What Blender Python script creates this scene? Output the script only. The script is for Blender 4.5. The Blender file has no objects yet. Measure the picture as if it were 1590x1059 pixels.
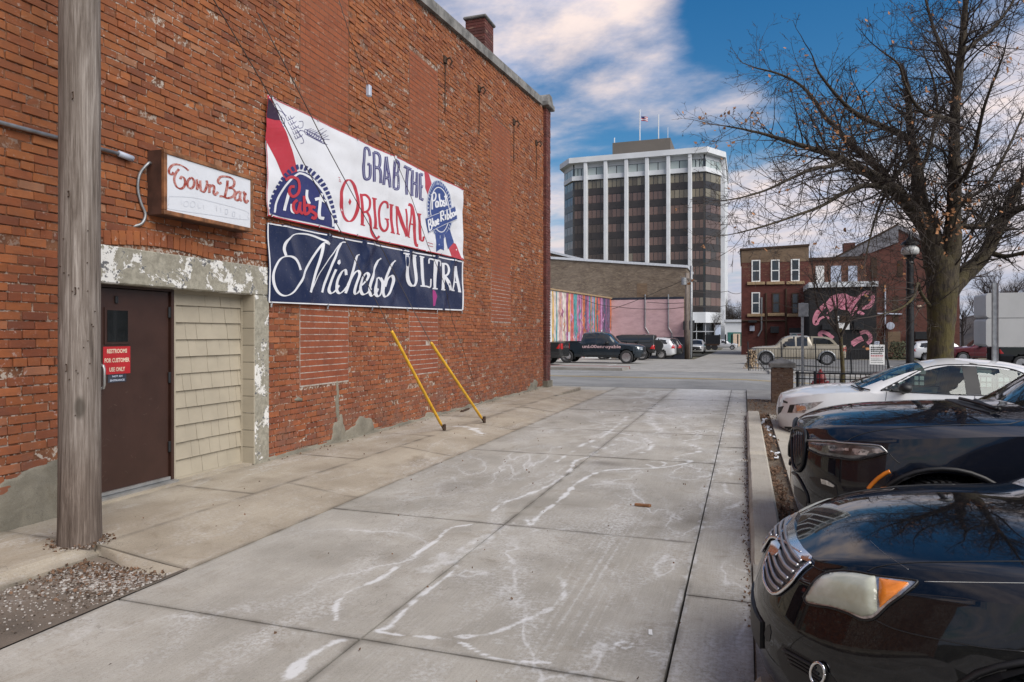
import bpy, math, random
import numpy as np
from mathutils import Vector, Matrix
from mathutils.bvhtree import BVHTree
from mathutils.geometry import delaunay_2d_cdt
from mathutils import noise as mnoise
PI = math.pi
random.seed(7)
scene = bpy.context.scene
col = scene.collection

# ------------------------------------------------------------------ camera, world, sun, exposure
EYE = 1.62
YAW = math.radians(18.8)
cam_d = bpy.data.cameras.new('camera'); cam = bpy.data.objects.new('camera', cam_d); col.objects.link(cam)
cam.location = (0, 0, EYE); cam.rotation_euler = (PI/2, 0, YAW)
cam_d.lens = 24.0; cam_d.sensor_width = 36.0; cam_d.shift_y = -11.5/1590; cam_d.clip_end = 2500; cam_d.clip_start = 0.05
scene.camera = cam
SUN_EL, SUN_AZ = math.radians(42), math.radians(118)      # azimuth measured from +Y towards +X
scene.view_settings.view_transform = 'Standard'; scene.view_settings.look = 'None'
scene.view_settings.exposure = 1.5; scene.view_settings.gamma = 1.0; scene.view_settings.use_curve_mapping = False
sd = bpy.data.lights.new('sun', 'SUN'); sun = bpy.data.objects.new('sun', sd); col.objects.link(sun)
sd.energy = 1.5; sd.angle = math.radians(55); sd.color = (1.0, 0.95, 0.88)
sun.rotation_euler = Vector((math.sin(SUN_AZ)*math.cos(SUN_EL), math.cos(SUN_AZ)*math.cos(SUN_EL), math.sin(SUN_EL))).to_track_quat('Z', 'Y').to_euler()

SC, CS = math.sin(YAW), math.cos(YAW)
def ray(px, py):
    u = (px-795)/1060; v = (518-py)/1060
    return (-SC+CS*u, CS+SC*u, v)

world = bpy.data.worlds.new('World'); scene.world = world; world.use_nodes = True
def build_world():
    nt = world.node_tree; N = nt.nodes; L = nt.links; N.clear()
    def nd(t, **k):
        n = N.new(t)
        for a, b in k.items(): setattr(n, a, b)
        return n
    def math_(op, a, b=None, c=None, clamp=False):
        n = nd('ShaderNodeMath', operation=op, use_clamp=clamp)
        for i, v in enumerate((a, b, c)):
            if v is None: continue
            if isinstance(v, (int, float)): n.inputs[i].default_value = v
            else: L.new(v, n.inputs[i])
        return n.outputs[0]
    out = nd('ShaderNodeOutputWorld'); bg = nd('ShaderNodeBackground'); bg.inputs[1].default_value = 0.055
    sky = nd('ShaderNodeTexSky', sky_type='NISHITA'); sky.sun_disc = False
    sky.sun_elevation = SUN_EL; sky.sun_rotation = SUN_AZ; sky.air_density = 1.2; sky.dust_density = 0.6; sky.ozone_density = 3.0
    tc = nd('ShaderNodeTexCoord'); sep = nd('ShaderNodeSeparateXYZ'); L.new(tc.outputs['Generated'], sep.inputs[0])
    X, Y, Z = sep.outputs
    zc = math_('MAXIMUM', Z, 0.0)
    den = math_('ADD', zc, 0.22)
    cmb = nd('ShaderNodeCombineXYZ'); L.new(math_('DIVIDE', X, den), cmb.inputs[0]); L.new(math_('DIVIDE', Y, den), cmb.inputs[1])
    mp = nd('ShaderNodeMapping'); L.new(cmb.outputs[0], mp.inputs[0]); mp.inputs['Location'].default_value = (3.1, 0.7, 0); mp.inputs['Rotation'].default_value = (0, 0, 0.9); mp.inputs['Scale'].default_value = (1.0, 1.45, 1.0)
    n1 = nd('ShaderNodeTexNoise'); n1.inputs['Scale'].default_value = 0.95; n1.inputs['Detail'].default_value = 7; n1.inputs['Roughness'].default_value = 0.56; n1.inputs['Distortion'].default_value = 0.35
    L.new(mp.outputs[0], n1.inputs['Vector'])
    n2 = nd('ShaderNodeTexNoise'); n2.inputs['Scale'].default_value = 3.2; n2.inputs['Detail'].default_value = 6; n2.inputs['Roughness'].default_value = 0.6
    L.new(mp.outputs[0], n2.inputs['Vector'])
    base = math_('ADD', math_('MULTIPLY', n1.outputs[0], 0.85), math_('MULTIPLY', n2.outputs[0], 0.22))
    # broad banks of cloud and one clear gap in the deck
    def bump(px, py, k, amp):
        d = Vector(ray(px, py)).normalized()
        vm = nd('ShaderNodeVectorMath', operation='DOT_PRODUCT'); L.new(tc.outputs['Generated'], vm.inputs[0]); vm.inputs[1].default_value = d
        e = math_('EXPONENT', math_('MULTIPLY', math_('SUBTRACT', 1.0, vm.outputs['Value']), -k))
        return math_('MULTIPLY', e, amp)
    for a in ((760, 70, 70, .20), (960, 45, 110, .13), (1060, 75, 350, .10), (1160, 130, 600, .13), (960, 240, 60, -.10), (1130, 60, 900, -.12), (1350, -20, 40, -.28), (1260, 50, 160, -.18), (1200, -20, 160, -.12), (880, 190, 500, -.06), (1000, 235, 300, -.05), (870, 330, 200, .10), (1300, 330, 30, .10), (1500, 250, 30, .12)):
        base = math_('ADD', base, bump(*a))
    horiz = math_('MULTIPLY', math_('EXPONENT', math_('MULTIPLY', zc, -7.0)), 0.20)
    base = math_('ADD', base, horiz)
    mr = nd('ShaderNodeMapRange', interpolation_type='SMOOTHSTEP'); L.new(base, mr.inputs[0]); mr.inputs[1].default_value = 0.45; mr.inputs[2].default_value = 0.70
    # sky hue kept, deeper
    hs = nd('ShaderNodeHueSaturation'); hs.inputs['Saturation'].default_value = 1.42; hs.inputs['Value'].default_value = 0.66; L.new(sky.outputs[0], hs.inputs['Color'])
    # cloud colour : warm cream lit parts, lilac grey thick parts, grey towards horizon
    r2 = nd('ShaderNodeMapRange'); L.new(n2.outputs[0], r2.inputs[0]); r2.inputs[1].default_value = 0.35; r2.inputs[2].default_value = 0.6
    cm = nd('ShaderNodeMix', data_type='RGBA'); L.new(r2.outputs[0], cm.inputs[0]); cm.inputs[6].default_value = (3.3, 3.7, 5.0, 1); cm.inputs[7].default_value = (7.0, 5.8, 5.3, 1)
    ch = nd('ShaderNodeMix', data_type='RGBA'); L.new(math_('EXPONENT', math_('MULTIPLY', zc, -6.5)), ch.inputs[0]); L.new(cm.outputs[2], ch.inputs[6]); ch.inputs[7].default_value = (2.8, 3.15, 3.9, 1)
    mx = nd('ShaderNodeMix', data_type='RGBA'); L.new(mr.outputs[0], mx.inputs[0]); L.new(hs.outputs[0], mx.inputs[6]); L.new(ch.outputs[2], mx.inputs[7])
    L.new(mx.outputs[2], bg.inputs[0]); L.new(bg.outputs[0], out.inputs[0])
build_world()

# ------------------------------------------------------------------ helpers
def on_wall(px, py, X=-5.4):                 # traced point -> (Y, z) on a plane X = const
    a, b, c = ray(px, py); t = X/a; return (b*t, EYE+c*t)
def on_front(px, py, Y):                     # traced point -> (X, z) on a plane Y = const
    a, b, c = ray(px, py); t = Y/b; return (a*t, EYE+c*t)
def ss(a, b, x):
    t = min(1, max(0, (x-a)/(b-a))); return t*t*(3-2*t)
def ground_z(x, y):
    near = 0.06*min(max(x-.62, 0), 5.0); far = 0.03*min(max(x-.6, 0), 6.0)
    k = ss(22, 40, y); near += .024*min(max(y-4, 0), 9)*ss(.62, 1.3, x)*(1-ss(14.5, 17.5, y))
    return -(near*(1-k)+far*k) - 0.012*min(max(y-26, 0), 84)

def tag(o, label=None, cat=None, group=None, kind=None):
    if label: o['label'] = label
    if cat: o['category'] = cat
    if group: o['group'] = group
    if kind: o['kind'] = kind
    return o
def empty(name, loc=(0, 0, 0), rz=0, label=None, cat=None, group=None, kind=None):
    o = bpy.data.objects.new(name, None); col.objects.link(o); o.location = loc; o.rotation_euler = (0, 0, rz); o.empty_display_size = .2
    return tag(o, label, cat, group, kind)
def link_mesh(name, me, parent=None, loc=(0, 0, 0), rot=None):
    o = bpy.data.objects.new(name, me); col.objects.link(o); o.location = loc
    if rot: o.rotation_euler = rot
    if parent is not None: o.parent = parent
    return o
def children(o): return [c for c in bpy.data.objects if c.parent is o]
def copy_tree(o, kids, parent=None):
    c = o.copy(); col.objects.link(c); c.parent = parent
    for k in kids.get(o, []): copy_tree(k, kids, c)
    return c
def kidmap():
    d = {}
    for o in bpy.data.objects:
        if o.parent: d.setdefault(o.parent, []).append(o)
    return d

class MB:
    def __init__(s): s.v = []; s.f = []
    def add(s, vs, fs):
        n = len(s.v); s.v += [tuple(p) for p in vs]; s.f += [tuple(i+n for i in f) for f in fs]; return s
    def box(s, c, d, rz=0, ry=0):
        x, y, z = d[0]/2, d[1]/2, d[2]/2
        p = [Vector((a, b, e)) for e in (-z, z) for b in (-y, y) for a in (-x, x)]
        M = Matrix.Rotation(rz, 3, 'Z') @ Matrix.Rotation(ry, 3, 'Y')
        p = [M @ q + Vector(c) for q in p]
        return s.add(p, [(0, 2, 3, 1), (4, 5, 7, 6), (0, 1, 5, 4), (2, 6, 7, 3), (0, 4, 6, 2), (1, 3, 7, 5)])
    def bx(s, x0, x1, y0, y1, z0, z1): return s.box(((x0+x1)/2, (y0+y1)/2, (z0+z1)/2), (x1-x0, y1-y0, z1-z0))
    def cbox(s, x0, x1, y0, y1, z0, z1, b):          # chamfered box
        V = []; idx = {}
        for i, X in enumerate((x0, x1)):
            for j, Y in enumerate((y0, y1)):
                for k, Z in enumerate((z0, z1)):
                    sx, sy, sz = (b if i == 0 else -b), (b if j == 0 else -b), (b if k == 0 else -b)
                    idx[i, j, k] = len(V); V += [(X, Y+sy, Z+sz), (X+sx, Y, Z+sz), (X+sx, Y+sy, Z)]
        F = []
        q = lambda i, j, k, a: idx[i, j, k]+a
        F += [(q(0,0,0,0), q(0,0,1,0), q(0,1,1,0), q(0,1,0,0)), (q(1,0,0,0), q(1,1,0,0), q(1,1,1,0), q(1,0,1,0))]
        F += [(q(0,0,0,1), q(1,0,0,1), q(1,0,1,1), q(0,0,1,1)), (q(0,1,0,1), q(0,1,1,1), q(1,1,1,1), q(1,1,0,1))]
        F += [(q(0,0,0,2), q(0,1,0,2), q(1,1,0,2), q(1,0,0,2)), (q(0,0,1,2), q(1,0,1,2), q(1,1,1,2), q(0,1,1,2))]
        for k in (0, 1):
            for i in (0, 1):
                for j in (0, 1): F.append((q(i,j,k,0), q(i,j,k,1), q(i,j,k,2)))
        for a, b_ in ((0, 1), ):
            for j in (0, 1):
                for k in (0, 1): F.append((q(0,j,k,1), q(1,j,k,1), q(1,j,k,2), q(0,j,k,2)))
            for i in (0, 1):
                for k in (0, 1): F.append((q(i,0,k,0), q(i,1,k,0), q(i,1,k,2), q(i,0,k,2)))
            for i in (0, 1):
                for j in (0, 1): F.append((q(i,j,0,0), q(i,j,1,0), q(i,j,1,1), q(i,j,0,1)))
        return s.add(V, F)
    def tube(s, pts, r, n=8, caps=True):
        pts = [Vector(p) for p in pts]; R = r if isinstance(r, (list, tuple)) else [r]*len(pts)
        V = []; F = []; prev = None
        for i, p in enumerate(pts):
            d = (pts[min(i+1, len(pts)-1)]-pts[max(i-1, 0)]).normalized()
            if prev is None:
                a = d.orthogonal().normalized()
            else:
                a = (prev - d*prev.dot(d))
                a = a.normalized() if a.length > 1e-6 else d.orthogonal().normalized()
            prev = a; b = d.cross(a)
            for k in range(n):
                t = 2*PI*k/n; V.append(p+(a*math.cos(t)+b*math.sin(t))*R[i])
        for i in range(len(pts)-1):
            for k in range(n):
                F.append((i*n+k, i*n+(k+1) % n, (i+1)*n+(k+1) % n, (i+1)*n+k))
        if caps: F += [tuple(range(n-1, -1, -1)), tuple(range((len(pts)-1)*n, len(pts)*n))]
        return s.add(V, F)
    def lathe(s, prof, n=24, M=None):               # profile (r, h) about local z
        V = []; F = []
        for r, h in prof:
            for k in range(n):
                t = 2*PI*k/n; p = Vector((r*math.cos(t), r*math.sin(t), h)); V.append(M @ p if M else p)
        m = len(prof)
        for i in range(m-1):
            for k in range(n): F.append((i*n+k, i*n+(k+1) % n, (i+1)*n+(k+1) % n, (i+1)*n+k))
        if prof[0][0] > 1e-5: F.append(tuple(range(n-1, -1, -1)))
        if prof[-1][0] > 1e-5: F.append(tuple(range((m-1)*n, m*n)))
        return s.add(V, F)
    def prism(s, poly, axis, a, b):                  # polygon in the two other axes
        def P(p, h): return {'x': (h, p[0], p[1]), 'y': (p[0], h, p[1]), 'z': (p[0], p[1], h)}[axis]
        n = len(poly); V = [P(p, a) for p in poly]+[P(p, b) for p in poly]
        F = [tuple(range(n)), tuple(range(2*n-1, n-1, -1))]+[(i, (i+1) % n, n+(i+1) % n, n+i) for i in range(n)]
        return s.add(V, F)
    def mesh(s, name, m, smooth=False, fix=True, angle=None):
        me = bpy.data.meshes.new(name); me.from_pydata(s.v, [], s.f)
        if m is not None: me.materials.append(m)
        if fix:
            import bmesh
            bm = bmesh.new(); bm.from_mesh(me); bmesh.ops.recalc_face_normals(bm, faces=bm.faces)
            bm.to_mesh(me); bm.free()
        if smooth: me.shade_smooth()
        if smooth and angle: me.set_sharp_from_angle(angle=math.radians(angle))
        me.update(); return me
    def obj(s, name, m, parent=None, smooth=False, fix=True, angle=None, loc=(0, 0, 0), rot=None):
        return link_mesh(name, s.mesh(name, m, smooth, fix, angle), parent, loc, rot)

def catmull(P, k=8, closed=False):
    P = [np.array(p, float) for p in P]; n = len(P); out = []
    if n < 3 and not closed:
        return [tuple(P[0]+(P[1]-P[0])*i/k) for i in range(k+1)]
    rng = range(n) if closed else range(n-1)
    for i in rng:
        p1, p2 = P[i], P[(i+1) % n]
        p0 = P[(i-1) % n] if closed or i > 0 else 2*p1-p2
        p3 = P[(i+2) % n] if closed or i < n-2 else 2*p2-p1
        for j in range(k):
            t = j/k; out.append(tuple(.5*((2*p1)+(-p0+p2)*t+(2*p0-5*p1+4*p2-p3)*t*t+(-p0+3*p1-3*p2+p3)*t**3)))
    if not closed: out.append(tuple(P[-1]))
    return out
class Curve1:                                        # monotone cubic through (x, v) pairs
    def __init__(s, pts):
        s.x = [p[0] for p in pts]; s.y = [p[1] for p in pts]; n = len(pts)
        d = [(s.y[i+1]-s.y[i])/(s.x[i+1]-s.x[i]) for i in range(n-1)]
        m = [d[0]]+[0 if d[i-1]*d[i] <= 0 else 2*d[i-1]*d[i]/(d[i-1]+d[i]) for i in range(1, n-1)]+[d[-1]]
        s.m = m
    def __call__(s, x):
        if x <= s.x[0]: return s.y[0]
        if x >= s.x[-1]: return s.y[-1]
        import bisect
        i = bisect.bisect_right(s.x, x)-1; h = s.x[i+1]-s.x[i]; t = (x-s.x[i])/h
        return (2*t**3-3*t*t+1)*s.y[i]+(t**3-2*t*t+t)*h*s.m[i]+(-2*t**3+3*t*t)*s.y[i+1]+(t**3-t*t)*h*s.m[i+1]

def patch2d(poly, h=None, holes=()):                 # conforming triangulation of a polygon, with inner points every h
    vs = [Vector(p) for p in poly]; faces = [list(range(len(vs)))]
    for hl in holes:
        n = len(vs); vs += [Vector(p) for p in hl]; faces.append(list(range(n, n+len(hl))))
    if h:
        xs = [p[0] for p in poly]; ys = [p[1] for p in poly]
        def inside(x, y, pl):
            c = False; j = len(pl)-1
            for i in range(len(pl)):
                if (pl[i][1] > y) != (pl[j][1] > y) and x < (pl[j][0]-pl[i][0])*(y-pl[i][1])/(pl[j][1]-pl[i][1])+pl[i][0]: c = not c
                j = i
            return c
        x = min(xs)+h*.5
        while x < max(xs):
            y = min(ys)+h*.5
            while y < max(ys):
                if inside(x, y, poly): vs.append(Vector((x, y)))
                y += h
            x += h
    r = delaunay_2d_cdt(vs, [], faces, 4 if holes else 3, 1e-5) if holes else delaunay_2d_cdt(vs, [], faces, 1, 1e-5)
    return [tuple(v) for v in r[0]], [tuple(f) for f in r[2]]
def densify(poly, h):
    out = []
    for i in range(len(poly)):
        a = np.array(poly[i], float); b = np.array(poly[(i+1) % len(poly)], float); n = max(1, int(np.linalg.norm(b-a)/h))
        out += [tuple(a+(b-a)*j/n) for j in range(n)]
    return out
def ribbon(P, w, k=8, nib=None, closed=False, taper=False):       # stroke of a pen: (verts2d, quads)
    pts = [np.array(p) for p in (catmull(P, k, closed) if len(P) > 2 else [tuple(np.array(P[0], float)+(np.array(P[1], float)-np.array(P[0], float))*i/4) for i in range(5)])]
    n = len(pts); V = []; F = []
    for i in range(n):
        if closed: d = pts[(i+1) % n]-pts[(i-1) % n]
        else: d = pts[min(i+1, n-1)]-pts[max(i-1, 0)]
        L_ = np.linalg.norm(d) or 1; d = d/L_
        ww = w
        if nib: ww = nib[0]+(w-nib[0])*abs(math.sin(math.atan2(d[1], d[0])-nib[1]))
        if taper: ww *= .35+.65*math.sin(PI*min(1, max(0, i/(n-1))))**.5
        nn = np.array([-d[1], d[0]])*ww/2; V += [tuple(pts[i]+nn), tuple(pts[i]-nn)]
    for i in range(n if closed else n-1):
        a = 2*i; b = 2*((i+1) % n); F.append((a, a+1, b+1, b))
    return V, F
def font2d(txt, size=1.0, align='LEFT', shear=0, bold=0.0):
    c = bpy.data.curves.new('t', 'FONT'); c.body = txt; c.size = size; c.align_x = align; c.resolution_u = 2; c.shear = shear; c.offset = bold
    o = bpy.data.objects.new('t', c); col.objects.link(o)
    dg = bpy.context.evaluated_depsgraph_get(); me = bpy.data.meshes.new_from_object(o.evaluated_get(dg))
    V = [(v.co.x, v.co.y) for v in me.vertices]; F = [tuple(p.vertices) for p in me.polygons]
    bpy.data.meshes.remove(me); bpy.data.objects.remove(o); bpy.data.curves.remove(c)
    return V, F

# ------------------------------------------------------------------ materials
class NT:
    def __init__(s, name):
        s.m = bpy.data.materials.new(name); s.m.use_nodes = True; s.t = s.m.node_tree; s.t.nodes.clear()
        s.out = s.n('ShaderNodeOutputMaterial'); s.b = s.n('ShaderNodeBsdfPrincipled'); s.l(s.b.outputs[0], s.out.inputs[0])
        s.g = None; s.tc = None
    def n(s, t, **k):
        n = s.t.nodes.new(t)
        for a, b in k.items(): setattr(n, a, b)
        return n
    def l(s, a, b): s.t.links.new(a, b)
    def setv(s, inp, v):
        if hasattr(v, 'is_output') or isinstance(v, bpy.types.NodeSocket): s.l(v, inp)
        elif isinstance(v, (tuple, list)) and len(v) == 3 and inp.type == 'RGBA': inp.default_value = (*v, 1)
        else: inp.default_value = v
    def pos(s):
        if not s.g: s.g = s.n('ShaderNodeNewGeometry')
        return s.g.outputs['Position']
    def ob(s):
        if not s.tc: s.tc = s.n('ShaderNodeTexCoord')
        return s.tc.outputs['Object']
    def mapping(s, v, sc=(1, 1, 1), rot=(0, 0, 0), loc=(0, 0, 0)):
        m = s.n('ShaderNodeMapping'); s.l(v, m.inputs[0]); m.inputs['Scale'].default_value = sc; m.inputs['Rotation'].default_value = rot; m.inputs['Location'].default_value = loc
        return m.outputs[0]
    def noise(s, v, sc, det=4, rough=.55, dist=0, col=False):
        n = s.n('ShaderNodeTexNoise'); s.l(v, n.inputs['Vector']); n.inputs['Scale'].default_value = sc; n.inputs['Detail'].default_value = det; n.inputs['Roughness'].default_value = rough; n.inputs['Distortion'].default_value = dist
        return n.outputs[1 if col else 0]
    def rng(s, v, a, b, c=0, d=1, smooth=True):
        n = s.n('ShaderNodeMapRange', interpolation_type='SMOOTHSTEP' if smooth else 'LINEAR'); s.l(v, n.inputs[0])
        for i, q in enumerate((a, b, c, d)): s.setv(n.inputs[i+1], q)
        return n.outputs[0]
    def mix(s, f, a, b, mode='MIX'):
        n = s.n('ShaderNodeMix', data_type='RGBA', blend_type=mode); s.setv(n.inputs[0], f); s.setv(n.inputs[6], a); s.setv(n.inputs[7], b); return n.outputs[2]
    def ma(s, op, a, b=0.0, c=None, clamp=False):
        n = s.n('ShaderNodeMath', operation=op, use_clamp=clamp); s.setv(n.inputs[0], a); s.setv(n.inputs[1], b)
        if c is not None: s.setv(n.inputs[2], c)
        return n.outputs[0]
    def ramp(s, f, stops, const=False):
        n = s.n('ShaderNodeValToRGB'); cr = n.color_ramp
        if const: cr.interpolation = 'CONSTANT'
        while len(cr.elements) < len(stops): cr.elements.new(.5)
        for e, (p, c) in zip(cr.elements, stops): e.position = p; e.color = (*c, 1)
        s.l(f, n.inputs[0]); return n.outputs[0]
    def sep(s, v):
        n = s.n('ShaderNodeSeparateXYZ'); s.l(v, n.inputs[0]); return n.outputs
    def rand(s):
        if not s.g: s.g = s.n('ShaderNodeNewGeometry')
        oi = s.n('ShaderNodeObjectInfo'); return s.ma('FRACT', s.ma('ADD', s.g.outputs['Random Per Island'], oi.outputs['Random']))
    def bump(s, h, st=.3, d=.01):
        n = s.n('ShaderNodeBump'); n.inputs['Strength'].default_value = st; n.inputs['Distance'].default_value = d; s.l(h, n.inputs['Height']); s.l(n.outputs[0], s.b.inputs['Normal'])
    def fin(s, color, rough=.7, metal=0.0, **k):
        s.setv(s.b.inputs['Base Color'], color); s.setv(s.b.inputs['Roughness'], rough); s.setv(s.b.inputs['Metallic'], metal)
        for a, v in k.items(): s.setv(s.b.inputs[a.replace('_', ' ')], v)
        return s.m
def simple(name, c, rough=.6, metal=0, var=.25, sc=6, bump=0, bsc=60, world_=False, **k):
    s = NT(name); v = s.pos() if world_ else s.ob()
    n = s.noise(v, sc, 5, .6)
    dark = tuple(x*(1-var) for x in c); lite = tuple(min(1, x*(1+var)) for x in c)
    c_ = s.mix(s.rng(n, .3, .7), dark, lite)
    if bump: s.bump(s.noise(v, bsc, 4, .6), bump, .005)
    r = s.ma('ADD', rough, s.ma('MULTIPLY', s.ma('SUBTRACT', n, .5), .2), clamp=True)
    return s.fin(c_, r, metal, **k)
M = {}
def brick_mat(name, stops, red=True, pale=.25, stain=(.07, .05, .04), salt=.5):
    s = NT(name); p = s.pos(); r = s.rand()
    c = s.ramp(r, stops)
    n = s.noise(p, 9, 6, .65); c = s.mix(s.rng(n, .3, .72, 0, .55), c, s.mix(.5, c, stain))
    n2 = s.noise(s.mapping(p, (1, 1, .6)), .55, 4, .6); c = s.mix(s.rng(n2, .42, .7, 0, .5), c, s.mix(1.0, c, (.62, .5, .45), 'MULTIPLY'))
    n3 = s.noise(p, 42, 3, .7); c = s.mix(s.rng(n3, .64, .74, 0, .35), c, (.42, .3, .22))
    n5 = s.noise(p, 17, 5, .7); sp = s.ma('MULTIPLY', s.rng(n5, .6, .66), s.rng(s.noise(p, 1.1, 3, .6), .47, .62)); c = s.mix(s.ma('MULTIPLY', sp, salt), c, (.5, .44, .38))
    z = s.sep(p)[2]; redz = s.rng(s.ma('ADD', z, s.ma('MULTIPLY', n2, 3)), 2.6, 5.0, .75 if red else 0, 0); c = s.mix(redz, c, s.mix(1.0, c, (.95, .86, .95), 'MULTIPLY'))
    n6 = s.noise(s.mapping(p, (1, 1, 2.2)), 3.2, 6, .72); c = s.mix(s.rng(n6, .52, .7, 0, .5), c, s.mix(1.0, c, (.6, .5, .5), 'MULTIPLY')); n7 = s.noise(s.mapping(p, (1, 1.2, 3)), 5.5, 4, .7); c = s.mix(s.ma('MULTIPLY', s.rng(n7, .60, .66, 0, .55), s.rng(z, 2.8, 6, .15, 1)), c, (.36, .24, .17))
    low = s.ma('MULTIPLY', s.rng(z, .12, 1.3, 1, 0), s.rng(s.noise(p, 3, 5, .7), .4, .62)); c = s.mix(s.ma('MULTIPLY', low, .55), c, (.12, .075, .06))
    s.bump(s.ma('ADD', s.ma('MULTIPLY', n, .6), s.noise(p, 120, 3, .6)), .55, .006)
    return s.fin(c, .88)
M['brick'] = brick_mat('orange_red_brick', [(0, (.18, .052, .02)), (.12, (.235, .07, .023)), (.4, (.28, .086, .025)), (.65, (.31, .102, .029)), (.85, (.265, .077, .025)), (.95, (.37, .125, .038)), (.99, (.31, .15, .08)), (1, (.2, .06, .028))])
M['brick_new'] = brick_mat('smooth_infill_brick', [(0, (.25, .065, .022)), (.5, (.29, .08, .027)), (1, (.27, .072, .025))], salt=.15)
M['brick_dark'] = brick_mat('dark_red_brick', [(0, (.08, .022, .018)), (.5, (.12, .03, .024)), (1, (.15, .04, .03))], salt=.1)
def mortar_mat():
    s = NT('old_mortar'); p = s.pos(); n = s.noise(p, 6, 5, .7); n2 = s.noise(p, .5, 3, .5)
    c = s.mix(s.rng(n, .35, .6), (.10, .038, .018), (.20, .085, .04)); z = s.sep(p)[2]
    k = s.ma('MULTIPLY', s.rng(n2, .45, .62), s.rng(s.noise(p, 11, 4, .7), .45, .6))
    c = s.mix(s.ma('MULTIPLY', s.rng(s.noise(p, 26, 3, .7), .5, .58), s.rng(n2, .38, .55, .25, .8)), c, (.46, .41, .35)); s.bump(s.noise(p, 60, 4, .6), .6, .006); return s.fin(c, .95)
M['mortar'] = mortar_mat()
def window_joint():
    s = NT('infill_joint'); p = s.pos(); z = s.sep(p)[2]
    k = s.rng(s.ma('ADD', z, s.ma('MULTIPLY', s.noise(p, 3), .6)), 2.9, 3.6)
    c = s.mix(k, (.38, .34, .30), (.085, .045, .03)); c = s.mix(s.rng(s.noise(p, 9, 4, .7), .42, .62, 0, .75), c, (.2, .10, .06)); return s.fin(c, .95)
M['joint'] = window_joint()
def concrete(name, c1, c2, salt=True, joint=False, grit=.5):
    s = NT(name); p = s.pos(); n = s.noise(p, 1.3, 6, .6); c = s.mix(s.rng(n, .3, .7), c1, c2)
    rnd = s.n('ShaderNodeObjectInfo').outputs['Random']; c = s.mix(1.0, c, s.ramp(rnd, [(0, (.9, .89, .87)), (1, (1.06, 1.05, 1.04))]), 'MULTIPLY')
    br = s.noise(s.mapping(p, (90, 2.2, 1)), 1.0, 3, .6); c = s.mix(s.rng(br, .35, .65, 0, .22), c, s.mix(1.0, c, (.62, .62, .62), 'MULTIPLY'))
    g = s.noise(p, 75, 4, .75); c = s.mix(s.rng(g, .5, .75, 0, grit), c, s.mix(1.0, c, (.45, .43, .4), 'MULTIPLY'))
    st = s.noise(p, 2.6, 5, .7, 1.0); c = s.mix(s.rng(st, .52, .72, 0, .5), c, s.mix(1.0, c, (.62, .56, .48), 'MULTIPLY'))
    cn = s.noise(p, 1.9, 8, .62, .3); crk = s.ma('MULTIPLY', s.rng(s.ma('ABSOLUTE', s.ma('SUBTRACT', cn, .5)), 0, .0028, 1, 0), s.rng(s.noise(p, .55, 2, .5), .5, .56)); c = s.mix(s.ma('MULTIPLY', crk, .75), c, (.05, .042, .034))
    oil = s.noise(p, 1.1, 3, .5); c = s.mix(s.rng(oil, .62, .74, 0, .45), c, s.mix(1.0, c, (.45, .40, .34), 'MULTIPLY')); pit = s.noise(p, 160, 2, .9); c = s.mix(s.rng(pit, .60, .68, 0, .55), c, s.mix(1.0, c, (.4, .37, .33), 'MULTIPLY')); pit2 = s.noise(p, 200, 2, .9); c = s.mix(s.rng(pit2, .62, .7, 0, .35), c, (.62, .6, .57))
    if salt:
        a = s.n('ShaderNodeAttribute'); a.attribute_name = 'salt'; av = a.outputs['Fac']
        fine = s.noise(p, 34, 5, .75); mid = s.noise(p, 8, 4, .7)
        k = s.ma('ADD', av, s.ma('ADD', s.ma('MULTIPLY', s.ma('SUBTRACT', fine, .5), .9), s.ma('MULTIPLY', s.ma('SUBTRACT', mid, .5), .7)))
        k = s.ma('MULTIPLY', s.rng(k, .22, .85), s.rng(av, .02, .2)); c = s.mix(s.ma('MULTIPLY', k, .72), c, (.66, .67, .68))
        vn = s.noise(s.mapping(p, (1, .5, 1), (0, 0, .25)), .8, 4, .55, .5); vd = s.ma('ABSOLUTE', s.ma('SUBTRACT', vn, .5)); vein = s.ma('MULTIPLY', s.rng(vd, .0, .011, 1, 0), s.rng(s.noise(p, .8, 3, .6), .40, .58)); vein = s.ma('MULTIPLY', vein, s.rng(fine, .35, .55, .35, 1)); side_ = s.rng(s.sep(p)[0], -3.6, -2.6, .25, 1); c = s.mix(s.ma('MULTIPLY', s.ma('MULTIPLY', vein, side_), .5), c, (.66, .67, .68))
        wide_ = s.ma('MULTIPLY', s.rng(vd, .0, .07, 1, 0), s.rng(fine, .4, .65)); c = s.mix(s.ma('MULTIPLY', s.ma('MULTIPLY', wide_, side_), .36), c, (.6, .6, .6))
        film = s.ma('MULTIPLY', s.rng(s.noise(s.mapping(p, (1, .35, 1)), 1.7, 6, .75, .6), .48, .68), s.rng(fine, .42, .6)); c = s.mix(s.ma('MULTIPLY', film, .38), c, (.6, .6, .6))
        a2 = s.n('ShaderNodeAttribute'); a2.attribute_name = 'grime'; c = s.mix(s.ma('MULTIPLY', a2.outputs['Fac'], .75), c, (.055, .045, .035))
    s.bump(s.ma('ADD', s.noise(p, 90, 4, .7), s.ma('MULTIPLY', br, .4)), .35, .004)
    return s.fin(c, .82)
M['concrete'] = concrete('alley_concrete', (.295, .28, .247), (.41, .392, .352))
M['walk'] = concrete('sidewalk_concrete', (.275, .235, .18), (.38, .335, .265), salt=True, grit=.6)
M['curb'] = concrete('kerb_concrete', (.30, .275, .23), (.42, .39, .335), salt=False)
M['street_concrete'] = concrete('pale_concrete', (.25, .24, .22), (.34, .33, .31), salt=False)
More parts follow.
